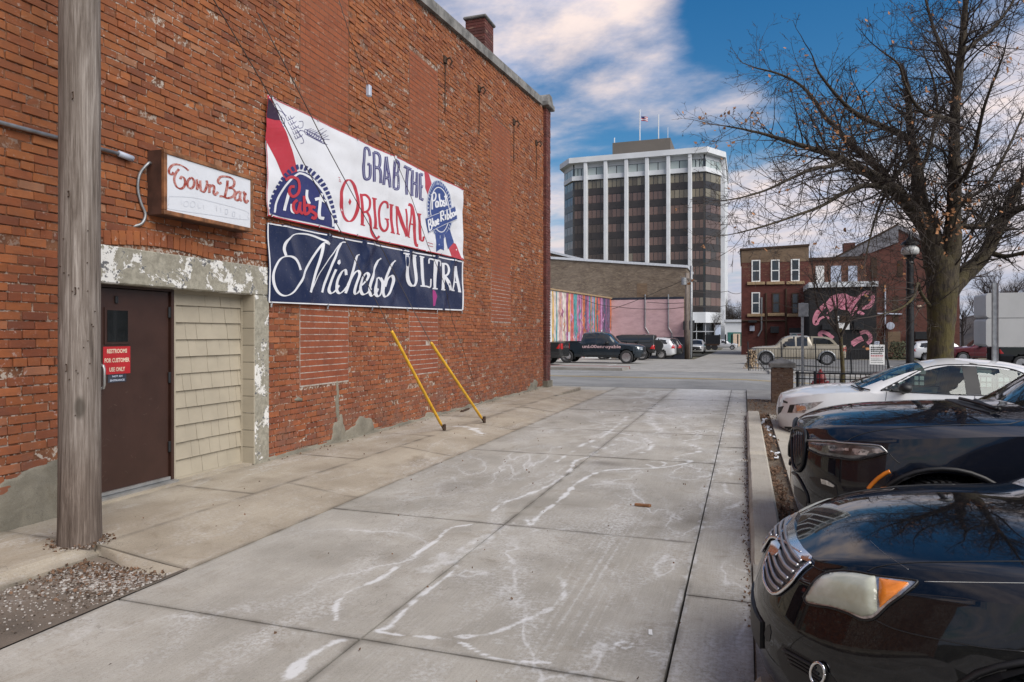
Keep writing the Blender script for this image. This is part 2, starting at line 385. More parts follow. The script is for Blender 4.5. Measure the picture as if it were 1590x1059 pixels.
def asphalt(name, c, patch=.25):
    s = NT(name); p = s.pos(); n = s.noise(p, .5, 6, .65); g = s.noise(p, 110, 3, .8)
    cc = s.mix(s.rng(n, .3, .7), tuple(x*(1-patch) for x in c), tuple(x*(1+patch) for x in c)); cc = s.mix(s.rng(g, .5, .7, 0, .5), cc, tuple(x*2.2 for x in c))
    sn = s.noise(p, 3.5, 6, .75); cc = s.mix(s.rng(sn, .6, .72, 0, .4), cc, (.4, .4, .4)); s.bump(g, .5, .006); return s.fin(cc, .85)
M['asphalt'] = asphalt('old_asphalt', (.20, .198, .19)); M['lot'] = asphalt('lot_asphalt', (.12, .118, .113)); M['patch'] = asphalt('dark_gravel_asphalt', (.11, .09, .072), .7)
def soil():
    s = NT('soil_mulch'); p = s.pos(); c = s.mix(s.rng(s.noise(p, 14, 6, .8), .35, .65), (.06, .04, .027), (.19, .145, .10)); s.bump(s.noise(p, 30, 5, .8), 1, .02); return s.fin(c, .95)
M['soil'] = soil()
M['black_metal'] = simple('black_painted_metal', (.018, .019, .021), .45, .3, .3)
M['grey_metal'] = simple('galvanised_metal', (.30, .31, .32), .5, .8, .2, 12)
M['steel'] = simple('brushed_steel', (.55, .55, .55), .35, 1, .1)
M['chrome'] = simple('chrome', (.72, .72, .74), .12, 1, .06)
M['rubber'] = simple('tyre_rubber', (.022, .022, .023), .85, 0, .3, 30, .4, 80)
M['black_plastic'] = simple('black_plastic', (.009, .009, .010), .5, 0, .2)
M['glass_dark'] = simple('dark_glass', (.012, .014, .015), .04, 0, .1, IOR=1.52, Coat_Weight=.6, Coat_Roughness=.02)
M['white'] = simple('white_paint', (.72, .72, .70), .55, 0, .08)
M['leaf'] = simple('dry_leaf', (.26, .12, .05), .8, 0, .5, 3, world_=True)

# ------------------------------------------------------------------ ground, alley, street
def on_ground(px, py, z=0.0):
    a, b, c = ray(px, py); t = (EYE-z)/-c; return (a*t, b*t)
def sheet(name, x0, x1, y0, y1, dx, dy, off, m, parent=None, xs=None, ys=None, skirt=0):
    if xs is None: xs = np.linspace(x0, x1, max(2, int((x1-x0)/dx)+1))
    if ys is None: ys = np.linspace(y0, y1, max(2, int((y1-y0)/dy)+1))
    V = [(x, y, ground_z(x, y)+off) for y in ys for x in xs]; n = len(xs)
    F = [(j*n+i, j*n+i+1, (j+1)*n+i+1, (j+1)*n+i) for j in range(len(ys)-1) for i in range(n-1)]
    if skirt:
        ring = [j for j in range(n)]+[(j+1)*n+n-1 for j in range(len(ys)-1)]+[(len(ys)-1)*n+n-2-i for i in range(n-1)]+[(len(ys)-2-j)*n for j in range(len(ys)-2)]
        b = len(V); V += [(V[i][0], V[i][1], V[i][2]-skirt) for i in ring]; k = len(ring)
        F += [(ring[i], b+i, b+(i+1) % k, ring[(i+1) % k]) for i in range(k)]
    o = MB().add(V, F).obj(name, m, parent, smooth=False, fix=False)
    if not parent: o['kind'] = 'structure'
    return o
far = [-700, -300, -150, -80, -40, -20, -10, -5, 0, 2, 4, 6, 10, 20, 40, 80, 150, 300, 700]
M['earth'] = simple('winter_grass', (.10, .09, .055), .95, 0, .35, .3, world_=True)
sheet('ground', 0, 0, 0, 0, 0, 0, -.30, M['earth'], xs=far, ys=[-200, -60, -20, -5, 0, 5, 10, 16, 20, 24, 28, 32, 36, 40, 50, 70, 90, 110, 160, 250, 500, 1500])

def Z3(x, y): return on_ground(500+x/2.271, 600+y/2.271)
salt_lines = []
def SL(pts, w, s): salt_lines.append((catmull([Z3(*p) for p in pts], 5), w, s))
SL([(50,820),(55,760),(110,715),(200,680),(265,635),(330,590),(400,545),(450,500),(530,485)], .035, .95)
SL([(190,860),(240,845),(300,780),(370,720),(430,680),(480,630)], .035, .95)
SL([(190,860),(260,875),(380,885),(480,900),(560,940),(640,965),(800,975)], .022, .95)
SL([(470,885),(600,870),(700,830),(790,790),(850,740),(850,690),(830,670)], .04, .75)
SL([(720,470),(740,485),(770,450),(850,390),(900,340),(980,300),(1080,290),(1200,285),(1300,265),(1240,250),(1330,230),(1330,215),(1270,195),(1340,180),(1290,160)], .05, 1.0)
SL([(1000,160),(1080,170),(1150,190),(1160,215),(1120,235),(1070,235)], .06, .9)
SL([(600,440),(640,410),(700,390),(800,350),(870,300),(900,260),(980,240)], .05, .9)
SL([(700,360),(760,335),(830,300),(860,280)], .06, .5)
SL([(830,265),(900,215),(980,180),(1050,130),(1080,105)], .06, .9)
SL([(1010,240),(1060,215),(1030,205),(950,240)], .05, .8)
SL([(1180,1040),(1245,870),(1295,650),(1325,530),(1378,290),(1435,60)], .07, .62)
SL([(370,640),(470,600),(560,535),(640,490)], .09, .55)
SL([(1440,300),(1420,360),(1480,400),(1430,430)], .06, .6)
SL([(1410,610),(1460,640),(1500,650)], .06, .6)
SL([(1030,370),(1060,395),(1020,430),(940,430)], .06, .45)
SL([(640,900),(720,850),(780,800)], .12, .38)
SL([(1160,85),(1250,60),(1340,55),(1300,100),(1190,100)], .35, .55)
SL([(1100,40),(1300,15),(1500,15)], .30, .55)
SL([(1180,60),(1160,120),(1200,160)], .12, .6)
SL([(-110,1020),(-60,960),(40,905),(70,895)], .075, 1.0)
SL([(-340,930),(-250,910),(-160,880),(0,860)], .06, .35)
SL([(430,160),(520,160),(560,175)], .10, .8)
SL([(1040,905),(1075,900),(1100,912),(1070,922),(1040,912)], .02, .8)
SL([(1145,935),(1180,940),(1165,950),(1145,942)], .02, .7)
SL([(1145,270),(1180,262),(1212,272),(1180,285),(1148,275)], .05, .7)
SL([(600,205),(520,150),(330,120)], .05, .1)
def salt_val(P):
    out = np.zeros(len(P))
    for pts, w, s in salt_lines:
        A = np.array(pts)[:-1]; B = np.array(pts)[1:]
        m = (P[:, 0] > A[:, 0].min()-1) & (P[:, 0] < A[:, 0].max()+1) & (P[:, 1] > A[:, 1].min()-1) & (P[:, 1] < A[:, 1].max()+1)
        if not m.any(): continue
        Q = P[m]; d = np.full(len(Q), 9.)
        for a, b in zip(A, B):
            ab = b-a; t = np.clip(((Q-a)@ab)/max(1e-9, ab@ab), 0, 1); d = np.minimum(d, np.linalg.norm(Q-a-t[:, None]*ab, axis=1))
        w = w*.45 if w < .09 else w; jit = np.array([mnoise.noise(Vector((q[0]*9, q[1]*9, w*50))) for q in Q])*w*1.3; d = np.abs(d+jit); core = np.exp(-(d/w)**2)*s*(.85+.35*np.abs(jit)/w/1.3); halo = np.exp(-d/(w*6))*s*.30
        out[m] = np.maximum(out[m], np.maximum(core, halo))
    # tyre tracks of dried brine
    x, y = P[:, 0], P[:, 1]
    stripes = (np.sin(x*95+np.sin(y*1.3)*.6)*.5+.5)*np.exp(-((x+.95+(y-4)*.02)/.32)**2)*np.clip((y-2.6)/1.0, 0, 1)*np.clip((10-y)/4, 0, 1)
    wide = .20*np.exp(-((x+1.15)/.6)**2)*np.clip(y/3, 0, 1)+.16*np.exp(-((x+2.9)/.45)**2)*np.clip((12-y)/6, 0, 1)+.40*np.clip((y-11)/6, 0, 1)*np.clip((x+2.6)/1.0, 0, 1)
    strip = .3*((x > -.3) & (x < .1))*(.5+.5*np.sin(y*2.1+1))*np.clip((y-3.5)/2, 0, 1)
    return np.clip(np.maximum(out, np.maximum(stripes*.45, np.maximum(wide, strip))), 0, 1)

def slab(parent, m, x0, x1, y0, y1, h=.03, zf=None, gap=.006, clip=None, bend=0.0):
    nx = max(2, int((x1-x0)/h)+1); ny = max(2, int((y1-y0)/h)+1)
    gx = np.linspace(x0+gap, x1-gap, nx); gy = np.linspace(y0+gap, y1-gap, ny)
    X, Y = np.meshgrid(gx, gy); P = np.stack([X.ravel(), Y.ravel()], 1)
    Pw = P.copy()
    if bend: P = P.copy(); P[:, 1] += bend*np.sin((P[:, 0]-x0)/(x1-x0)*PI)
    zz = np.array([zf(a, b) for a, b in P]) if zf else np.zeros(len(P)); zz = zz+random.uniform(-.002, .002)
    V = [(a, b, c) for (a, b), c in zip(P.tolist(), zz.tolist())]
    F = [(j*nx+i, j*nx+i+1, (j+1)*nx+i+1, (j+1)*nx+i) for j in range(ny-1) for i in range(nx-1)]
    ring = list(range(nx))+[(j+1)*nx+nx-1 for j in range(ny-1)]+[(ny-1)*nx+nx-2-i for i in range(nx-1)]+[(ny-2-j)*nx for j in range(ny-2)]
    b = len(V); V += [(V[i][0], V[i][1], V[i][2]-.14) for i in ring]; k = len(ring)
    F += [(ring[i], b+i, b+(i+1) % k, ring[(i+1) % k]) for i in range(k)]
    o = MB().add(V, F).obj('slab', m, parent, fix=False)
    sv = salt_val(P); sv = np.concatenate([sv, sv[ring]])
    ex = np.minimum(np.minimum(P[:, 0]-x0, x1-P[:, 0]), np.minimum(P[:, 1]-y0, y1-P[:, 1]))
    nse = np.array([mnoise.noise(Vector((a*5, c*5, 0))) for a, c in P])
    gr = np.clip(1-ex/.045, 0, 1)*np.clip(.55+nse*1.2, 0, 1)*.85
    sx, sy = Z3(990, 270); gr = np.maximum(gr, .75*np.exp(-(((P[:, 0]-sx)/.22)**2+((P[:, 1]-sy)/.16)**2)))
    sx, sy = Z3(450, 355); gr = np.maximum(gr, .35*np.exp(-(((P[:, 0]-sx)/.3)**2+((P[:, 1]-sy)/.3)**2)))
    gr = np.maximum(gr, np.clip(1-abs(P[:, 0]+5.36)/.12, 0, 1)*.6*np.clip(.4+nse, 0, 1))
    gr = np.concatenate([gr, np.ones(k)])
    for nm, arr in (('salt', sv), ('grime', gr)):
        at = o.data.attributes.new(nm, 'FLOAT', 'POINT'); at.data.foreach_set('value', arr.astype(np.float32))
    return o
alley = empty('alley_road', kind='structure')
M['joint_dirt'] = simple('joint_dirt', (.035, .027, .02), .95, 0, .4, 20, world_=True)
b_ = MB().bx(-5.6, .05, -4, 20.6, -.25, -.035).obj('joint_bed', M['joint_dirt'], alley)
XJ = [-3.62, -1.93, -.35, .052]; YJ = [-3.5, -.6, 3.17, 5.46, 8.86, 11.3, 14.3, 17.2, 20.58]
for j in range(len(YJ)-1):
    for i in range(3):
        y0, y1 = YJ[j], YJ[j+1]
        if i == 2 and j in (2, 3, 4): y0, y1 = y0-1.1, y1-1.1
        if i == 2 and j == 1: y1 -= 1.1
        if i == 2 and j == 5: y0 -= 1.1
        slab(alley, M['concrete'], XJ[i], XJ[i+1], y0, y1, .02 if j < 4 else .06 if j < 6 else .1, gap=.008 if j < 3 else .006)
slab(alley, M['concrete'], -6.2, -3.62, 19.3, 20.58, .1)
slab(alley, M['concrete'], -3.62+.0, -3.62+.0+.001, 0, .1) if False else None
side = empty('sidewalk', kind='structure')
def zwalk(x, y): return .085+.015*min(1, max(0, (-4.45-x)/.95))
def zapron(x, y):
    t = min(1, max(0, (-3.62-x)/.83)); t = t*t*(3-2*t)*.5+t*.5
    return .088*t*1.0
for y0, y1 in ((3.72, 5.4), (5.4, 7.3), (7.3, 9.3), (9.3, 11.6), (11.6, 14), (14, 16.4), (16.4, 19.2)):
    slab(side, M['walk'], -5.46, -4.45, y0, y1, .045 if y0 < 9 else .08, zwalk, gap=.004)
for y0, y1 in ((3.72, 5.9), (5.9, 8.3), (8.3, 10.9), (10.9, 13.6), (13.6, 15.6)):
    slab(side, M['walk'], -4.45, -3.62, y0, y1, .045 if y0 < 9 else .08, zapron, gap=.004)
for y0, y1 in ((15.6, 17.4), (17.4, 19.3)): slab(side, M['walk'], -4.45, -3.62, y0, y1, .08, lambda x, y: zapron(x, y)*max(.1, 1-(y-15.6)/3.5), gap=.004)
# flare at the near end of the apron, and the walk beyond it
fl = MB(); Vv = []; NN = 16; MM = 10
Vv += [(-4.456, 3.72-.006*j, -.02) for j in range(MM+1)]
for i in range(NN+1):
    s_ = i/NN; x = -4.45+.83*s_; yend = 3.72-.42*s_**1.6
    for j in range(MM+1):
        t = j/MM; Vv.append((x, 3.714+(yend-3.714)*t, (.088*(1-s_)**1.2)*(1-.9*t**2)))
fl.add(Vv, [(i*(MM+1)+j, i*(MM+1)+j+1, (i+1)*(MM+1)+j+1, (i+1)*(MM+1)+j) for i in range(NN+1) for j in range(MM)]); fl.obj('slab', M['walk'], side, fix=True, smooth=True)
for y0, y1 in ((1.6, 3.72), (-1, 1.6), (-4, -1)): slab(side, M['walk'], -5.46, -4.42, y0, y1, .05, lambda x, y: zwalk(x, y)-.06*ss(-4.56, -4.42, x), gap=.004)
o = sheet('asphalt_patch', -4.47, -3.62, -4, 3.74, .2, .2, .002, M['patch'])
sheet('front_sidewalk', -60, -6.2, 19.3, 20.55, 1, 1.2, .09, M['street_concrete'], skirt=.3)
sheet('corner_sidewalk', .06, 14, 17.6, 20.55, .6, 1, .03, M['street_concrete'], skirt=.3)
sheet('street', -90, 90, 20.6, 30.6, 2, 1, .0, M['asphalt'])
sheet('far_sidewalk', -90, -5.2, 30.62, 32.6, 2, 1, .12, M['street_concrete'], skirt=.4)
M['brick_paver'] = simple('red_paver', (.22, .10, .085), .85, 0, .25, 5, world_=True)
sheet('paver_band', -90, -5.3, 32.62, 33.5, 2, .9, .115, M['brick_paver'], skirt=.3)
sheet('near_paver_band', -40, -5.9, 20.2, 20.58, 2, .4, .1, M['brick_paver'], skirt=.3)
sheet('right_far_sidewalk', 1.0, 60, 30.62, 33.0, 1, 1.2, .10, M['street_concrete'], skirt=.4)
sheet('far_alley', -3.6, .9, 30.62, 150, 1.1, 4, .0, M['street_concrete'])
sheet('alley_apron', -5.2, 1.0, 30.6, 34, 1, 1, .006, M['street_concrete'])
sheet('left_lot', -60, -3.6, 33.5, 53.2, 2, 2, -.004, M['street_concrete'])
sheet('right_lot', .95, 90, 33.02, 66, 2, 3, .0, M['lot'])
sheet('cross_street', -90, 90, 100, 112, 3, 3, .02, M['asphalt'])
sheet('parking_lot', .8, 16, -8, 17.5, .4, 1, .0, M['lot'])
sheet('planting_strip', .05, .46, -8, 14.3, .22, .5, .004, M['soil'])
slab(alley, M['concrete'], .05, .46, 3.3, 5.3, .05, lambda x, y: .014)
sheet('gutter_pad', .46, .82, -8, 14.3, .36, .6, .045, M['curb'], skirt=.1)
sheet('planting_bed', .06, 9, 14.3, 17.6, .4, .5, .03, M['soil'])
# painted lines
M['line_yellow'] = simple('worn_yellow_paint', (.45, .33, .13), .8, 0, .2, world_=True); M['line_white'] = simple('worn_white_paint', (.55, .55, .52), .8, 0, .2, world_=True)
for nm, y, mm, a, b2 in (('centre_line', 25.1, 'line_yellow', -80, 80), ('centre_line', 25.4, 'line_yellow', -80, 80), ('edge_line', 21.2, 'line_white', -80, -6), ('stop_line', 28.6, 'line_white', -80, -7)):
    sheet(nm, a, b2, y, y+.12, 2, .2, .006, M[mm])
for i in range(12): sheet('bay_line', -7-i*2.7, -6.9-i*2.7, 34, 39, .1, 1, .004, M['line_white'])
for i in range(14): sheet('bay_line', 6+i*2.7, 6.1+i*2.7, 47, 52, .1, 1, .006, M['line_white'])
for i in range(4):
    y = -.9+2.3*i*1.0; sheet('bay_line', 1.0, 6.5, 2.1+i*2.3-.05+.1, 2.1+i*2.3+.15, .5, .1, .006, M['line_white'])
# kerbs
def kerb(name, x0, x1, y0, y1, h, m, round_end=.35, label=None):
    ys = np.linspace(y0, y1, int((y1-y0)/.12)+2); V = []; F = []
    for y in ys:
        e = min(1, max(0.02, (y-y0)/round_end))**.6*min(1, max(.05, (y1-y)/.1)); hh = h*e; g = ground_z((x0+x1)/2, y); w = random.uniform(-.004, .004)
        ch_ = .018*max(0, mnoise.noise(Vector((y*6, x0, 3)))); V += [(x0-.01+w, y, g-.1), (x0+w+ch_, y, g+hh-.028-ch_*1.5), (x0+.025+w, y, g+hh), (x1-.02, y, g+hh+.002), (x1, y, g+hh-.02), (x1, y, g-.1)]
    n = 6
    for j in range(len(ys)-1):
        for i in range(n-1): F.append((j*n+i, j*n+i+1, (j+1)*n+i+1, (j+1)*n+i))
    F += [tuple(range(n-1, -1, -1)), tuple(range((len(ys)-1)*n, len(ys)*n))]
    o = MB().add(V, F).obj(name, m); return tag(o, kind='structure')
kerb('kerb', .045, .27, 5.0, 9.2, .105, M['curb'], .6); kerb('kerb', .045, .27, 9.21, 14.3, .105, M['curb'], .02)
kerb('kerb', .045, .27, -6, 3.3, .12, M['curb'], .3)
for x in (-30, ): pass

# ------------------------------------------------------------------ the tavern wall
tav = empty('brick_tavern_building', (-5.4, 11, 0), label='long two-storey orange red brick tavern wall with bricked-up windows along the alley', cat='building')
def tp(o):                                           # keep world coordinates while parented to the tavern
    o.parent = tav; o.matrix_parent_inverse = Matrix.Translation((5.4, -11, 0)); return o
def top_z(y): return 7.46+(y-10.79)*.077
OPEN = (4.34, 6.77, 0, 2.405)
infill = [(7.42, 8.56, .95, 6.95), (10.44, 11.6, .92, 6.5), (14.42, 15.77, 1.9, 6.57)]
Y0, Y1 = .8, 18.75
WX = -5.4
tp(MB().bx(-5.62, -5.4095, -6, 4.34, -.2, 6.95).bx(-5.62, -5.4095, 4.34, 6.77, 2.3, 6.95).bx(-5.62, -5.4095, 6.77, 18.8, -.2, 7.25).obj('mortar_backing', M['mortar']))
# upper backing follows the sloped roofline
tp(MB().prism([(-6, 6.9), (6.8, 6.9), (6.8, 7.2), (18.8, 7.2), (18.8, top_z(18.8)), (-6, top_z(-6)+.02)], 'x', -5.615, -5.4098).obj('mortar_backing', M['mortar']))
tp(MB().bx(-16, -5.63, -6, 18.8, -.2, 6.2).bx(-16, -5.63, 18.82, 18.98, -.2, 7.6).obj('building_core', M['brick_dark']))
CH = .0745; BL = .218
rng = np.random.default_rng(3)
bricks = []
rows = int(8.3/CH)
for r in range(rows):
    z = .09+r*CH; off = (BL/2 if r % 2 else 0)+rng.normal(0, .012); header = (r % 7 == 3)
    bl = BL/2+.004 if header else BL
    y = Y0+off*(.5 if header else 1)
    wob = lambda yy: .006*math.sin(yy*1.3+r*.2)+.004*math.sin(yy*3.1)
    while y < Y1:
        L_ = bl-.011+rng.normal(0, .003)
        if z+CH < top_z(y)-.02:
            segs = [(y, y+L_)]
            for (a, b, c, d) in [OPEN]+infill:
                if z+CH-.012 > c and z < d:
                    ns = []
                    for (p, q) in segs:
                        if q <= a or p >= b: ns.append((p, q))
                        else:
                            if p < a-.03: ns.append((p, a-.006))
                            if q > b+.03: ns.append((b+.006, q))
                    segs = ns
            for (p, q) in segs:
                if q-p > .03: bricks.append((p, q, z+wob(p), z+wob(p)+CH-.0105+rng.normal(0, .002), WX+rng.normal(0, .0045)-(.012 if rng.random() < .03 else 0)))
        y += bl
bricks = [(p, q, a, b2, x-(.035 if rng.random() < .004 else 0)) for (p, q, a, b2, x) in bricks]
def score(b):
    y = (b[0]+b[1])/2; z = (b[2]+b[3])/2; a, q = -5.4, y
    t = a*-SC+q*CS; s = a*CS+q*SC; px = 795+1060*s/t; py = 518-1060*(z-EYE)/t
    if px < -10 or py < -5 or px > 1600 or py > 1059: return -1
    if 88 < px < 158: return -1
    return -y
order = sorted(range(len(bricks)), key=lambda i: -score(bricks[i]) if score(bricks[i]) != -1 else 99)
near = set(order[:288])
mass = MB(); proto = {}
def brick_mesh(kind, L_, H):
    mb = MB(); v0 = len(mb.v); mb.cbox(-.05, 0, -L_/2, L_/2, -H/2, H/2, .004)
    mb.v = [(x+rng.normal(0, .0012), y+rng.normal(0, .0014), z+rng.normal(0, .0014)) for x, y, z in mb.v]
    return mb.mesh('brick', M['brick'])
protoL = [brick_mesh('brick', BL-.011, CH-.0105) for _ in range(10)]
for i, (p, q, z0, z1, x) in enumerate(bricks):
    if i in near:
        o = link_mesh('brick', protoL[i % 10], None, (x+.001, (p+q)/2, (z0+z1)/2), (rng.normal(0, .006), 0, rng.normal(0, .004)))
        o.scale = (1, (q-p)/(BL-.011), (z1-z0)/(CH-.0105)); tp(o)
    else:
        j = rng.normal(0, .0026, (8, 3)); n = len(mass.v); c = .006
        mass.v += [(x-.03, p, z0), (x-.03, q, z0), (x-.03, q, z1), (x-.03, p, z1), (x+j[0, 0], p+c*.5+j[0, 1], z0+c*.4+j[0, 2]), (x+j[1, 0], q-c*.5+j[1, 1], z0+c*.4+j[1, 2]), (x+j[2, 0], q-c*.5+j[2, 1], z1-c*.4+j[2, 2]), (x+j[3, 0], p+c*.5+j[3, 1], z1-c*.4+j[3, 2])]
        mass.f += [(n+4, n+5, n+6, n+7), (n, n+1, n+5, n+4), (n+1, n+2, n+6, n+5), (n+2, n+3, n+7, n+6), (n+3, n, n+4, n+7)]
tp(tag(mass.obj('brickwork', M['brick']), kind='stuff'))
for (a, b, c, d) in infill:
    w = MB(); ch = .083; nr = int((min(d, top_z(a)-.1)-c)/ch)
    for r in range(nr):
        z = c+r*ch; y = a+.01-(.105 if r % 2 else 0)
        while y < b-.02:
            p = max(a+.01, y); q = min(b-.008, y+.2075)
            if q-p > .03:
                x = WX-.002+rng.normal(0, .0008); n = len(w.v); z1 = z+ch-.0115
                w.v += [(x-.0035, p, z), (x-.0035, q, z), (x-.0035, q, z1), (x-.0035, p, z1), (x, p+.001, z+.001), (x, q-.001, z+.001), (x, q-.001, z1-.001), (x, p+.001, z1-.001)]
                w.f += [(n+4, n+5, n+6, n+7), (n, n+1, n+5, n+4), (n+1, n+2, n+6, n+5), (n+2, n+3, n+7, n+6), (n+3, n, n+4, n+7)]
            y += .211
    tp(tag(w.obj('infill_brickwork', M['brick_new']), kind='stuff'))
    tp(MB().bx(-5.4175, WX-.0045, a, b, c-.02, c+nr*ch).obj('infill_mortar', M['joint']))
# brick arch over the lintel : rowlock headers
arch = []
for k in range(17):
    y = 4.62+k*.078; zz = 2.415+.05*math.sin(PI*(k/16)); arch.append((y, zz))
me_ = MB().cbox(-.03, .004, -.034, .034, 0, .13, .004).mesh('arch_brick', M['brick'])
for i, (y, zz) in enumerate(arch):
    tp(link_mesh('arch_brick', me_, None, (WX+.004, y, zz), ((i-8)*-.012, 0, 0)))
# mortar patches where the brick has been parged over
M['parge'] = concrete('grey_parging', (.12, .11, .085), (.26, .24, .19), salt=False)
def blob(cy, cz, ry, rz, seed, d=.014, n=44):
    mb = MB(); V = []; rings = 16; rs = random.Random(seed)
    ph = [rs.uniform(0, 6) for _ in range(4)]
    for k in range(1, rings+1):
        for i in range(n):
            t = 2*PI*i/n; f = 1+.18*math.sin(2*t+ph[0])+.13*math.sin(3*t+ph[1])+.09*math.sin(5*t+ph[2])+.06*math.sin(9*t+ph[3]); s_ = k/rings
            y = cy+ry*f*s_*math.cos(t); z = max(.05, cz+rz*f*s_*math.sin(t))
            V.append((WX+.004+(d*(1-s_**4)+.010*mnoise.noise(Vector((y*9, z*9, seed)))+.005*mnoise.noise(Vector((y*30, z*30, seed))) if k < rings else -.018), y, z))
    V.append((WX+.004+d, cy, max(.05, cz)))
    F = [((k*n+i), k*n+(i+1) % n, (k+1)*n+(i+1) % n, (k+1)*n+i) for k in range(rings-1) for i in range(n)]+[(len(V)-1, i, (i+1) % n) for i in range(n)]
    tp(mb.add(V, F).obj('parging_patch', M['parge'], smooth=True))
for (px, py, rx, rz, sd_) in ((35, 790, .42, .36, 1), (557, 676, .42, .24, 2), (526, 680, .17, .34, 3), (524, 630, .035, .36, 12), (478, 716, .22, .06, 7), (618, 668, .16, .05, 4), (634, 662, .10, .10, 5), (683, 655, .12, .05, 9), (828, 605, .5, .22, 6), (760, 632, .6, .05, 8), (668, 645, .25, .06, 10), (463, 620, .08, .03, 11)):
    y, z = on_wall(px, py); blob(y, z, rx, rz, sd_)
# mortar ledge along the foot
ft = []
for i in range(90):
    y = 6.8+i*.137; hh = .05+.035*mnoise.noise(Vector((y*2, 0, 3))); ft.append((y, max(.02, hh)))
mb = MB(); V = []
for y, hh in ft: V += [(WX-.01, y, .1+hh), (WX+.006+.02*hh*10*.5, y, .1+hh*.55), (WX+.03+.02*mnoise.noise(Vector((y*4, 1, 1))), y, .088)]
mb.add(V, [(i*3+k, i*3+k+1, i*3+k+4, i*3+k+3) for i in range(len(ft)-1) for k in range(2)]); tp(mb.obj('foot_mortar', M['parge']))
# coping stones, corner pilaster, chimney
M['coping'] = simple('weathered_coping', (.17, .165, .155), .9, 0, .4, 4, .5, 30, world_=True); M['flash'] = simple('pale_flashing', (.42, .45, .46), .5, .4, .2, 3, world_=True)
y = -6.0; k = 0
while y < 18.3:
    y2 = min(y+.62, 18.3); z = top_z(y)
    me = MB(); me.prism([(y+.006, z-.03), (y2-.006, z-.03+.077*(y2-y)), (y2-.006, z+.17+.077*(y2-y)), (y+.006, z+.17)], 'x', -5.74, -5.33); tp(me.obj('coping_stone', M['coping'])); y = y2
me = MB(); me.prism([(-6, top_z(-6)+.175), (18.3, top_z(18.3)+.175), (18.3, top_z(18.3)+.215), (-6, top_z(-6)+.215)], 'x', -5.76, -5.42); tp(me.obj('parapet_flashing', M['flash']))
pil = MB(); zz = .12
while zz < 8.0:
    r = int(zz/CH)
    for (a, b) in (((18.62, 18.83), (18.84, 19.05)) if r % 2 else ((18.62, 18.72), (18.73, 18.94), (18.95, 19.05))): pil.bx(-5.5, -5.31+rng.normal(0, .003), a, b, zz, zz+CH-.011)
    for (a, b) in (((-5.75, -5.51), (-6, -5.76))): pil.bx(a, b, 18.98, 19.05, zz, zz+CH-.011)
    zz += CH
tp(tag(pil.obj('corner_pilaster', M['brick_dark']), kind='stuff')); tp(MB().bx(-6.1, -5.33, 18.64, 19.03, .1, 8.05).obj('pilaster_backing', M['mortar']))
tp(MB().bx(-5.6, -5.26, 18.58, 19.1, -.05, .28).obj('pilaster_base', M['parge']))
pc = MB().cbox(-6.2, -5.2, 18.5, 19.15, 8.05, 8.2, .02).prism([(18.52, 8.2), (19.13, 8.2), (18.95, 8.42), (18.7, 8.42)], 'x', -6.1, -5.24); tp(pc.obj('pilaster_cap', M['coping']))
cm = MB(); a, z = 16.6, 7.9
zz = 7.6
while zz < 9.22:
    cm.bx(-6.42, -5.92, 15.35, 15.95, zz, zz+CH-.01); zz += CH
tp(cm.obj('chimney', M['brick_dark'])); tp(MB().bx(-6.4, -5.94, 15.37, 15.93, 7, 9.2).obj('chimney', M['mortar']))
tp(MB().cbox(-6.47, -5.87, 15.3, 16.0, 9.24, 9.31, .02).obj('chimney_cap', M['coping']))
# iron tie plates with hooks high on the wall
M['rust'] = simple('rusty_iron', (.06, .035, .022), .85, .3, .4, 20)
for (px, py) in ((690, 93), (743, 138), (797, 190), (832, 222)):
    y, z = on_wall(px, py); t = MB(); t.cbox(WX-.01, WX+.04, y-.06, y+.06, z-.07, z+.07, .01); t.tube([(WX+.03, y, z), (WX+.12, y, z+.03), (WX+.16, y, z-.05), (WX+.12, y, z-.12)], .018, 6); t.tube([(WX+.02, y, z-.1), (WX+.015, y, z-1.0)], .009, 5)
    tp(t.obj('tie_hook', M['rust']))
# painted concrete lintel and column
def peel():
    s = NT('peeling_paint'); p = s.pos(); n = s.noise(p, 4.5, 6, .72, .3); n2 = s.noise(p, 15, 5, .75)
    c = s.mix(s.rng(n2, .35, .65), (.20, .185, .145), (.32, .30, .24)); k = s.rng(n, .55, .565); c = s.mix(k, c, (.62, .61, .58))
    k2 = s.ma('MULTIPLY', s.rng(n2, .56, .58), s.rng(n, .46, .52)); c = s.mix(k2, c, (.10, .10, .105)); s.bump(n, .4, .01); return s.fin(c, .8)
M['peel'] = peel()
M['peel2'] = M['peel']
tp(MB().cbox(-5.62, -5.372, 4.22, 6.83, 2.07, 2.41, .012).obj('lintel', M['peel']))
tp(MB().cbox(-5.62, -5.373, 6.53, 6.79, -.02, 2.07, .012).obj('jamb_column', M['peel']))
M['taupe'] = simple('taupe_paint', (.335, .295, .225), .6, 0, .07, 3, .2, 90, world_=True)
jc = MB()
for k in range(10): jc.bx(-5.56, -5.375, 6.515, 6.532, .11+k*.197, .11+k*.197+.19)
tp(jc.obj('jamb_blocks', M['taupe']))
tp(MB().bx(-5.9, -5.58, 4.2, 6.6, -.1, 2.3).obj('recess_back', M['black_plastic']))
tp(MB().bx(-5.62, -5.40, 4.3, 6.6, .0, .118).obj('door_step', M['walk']))
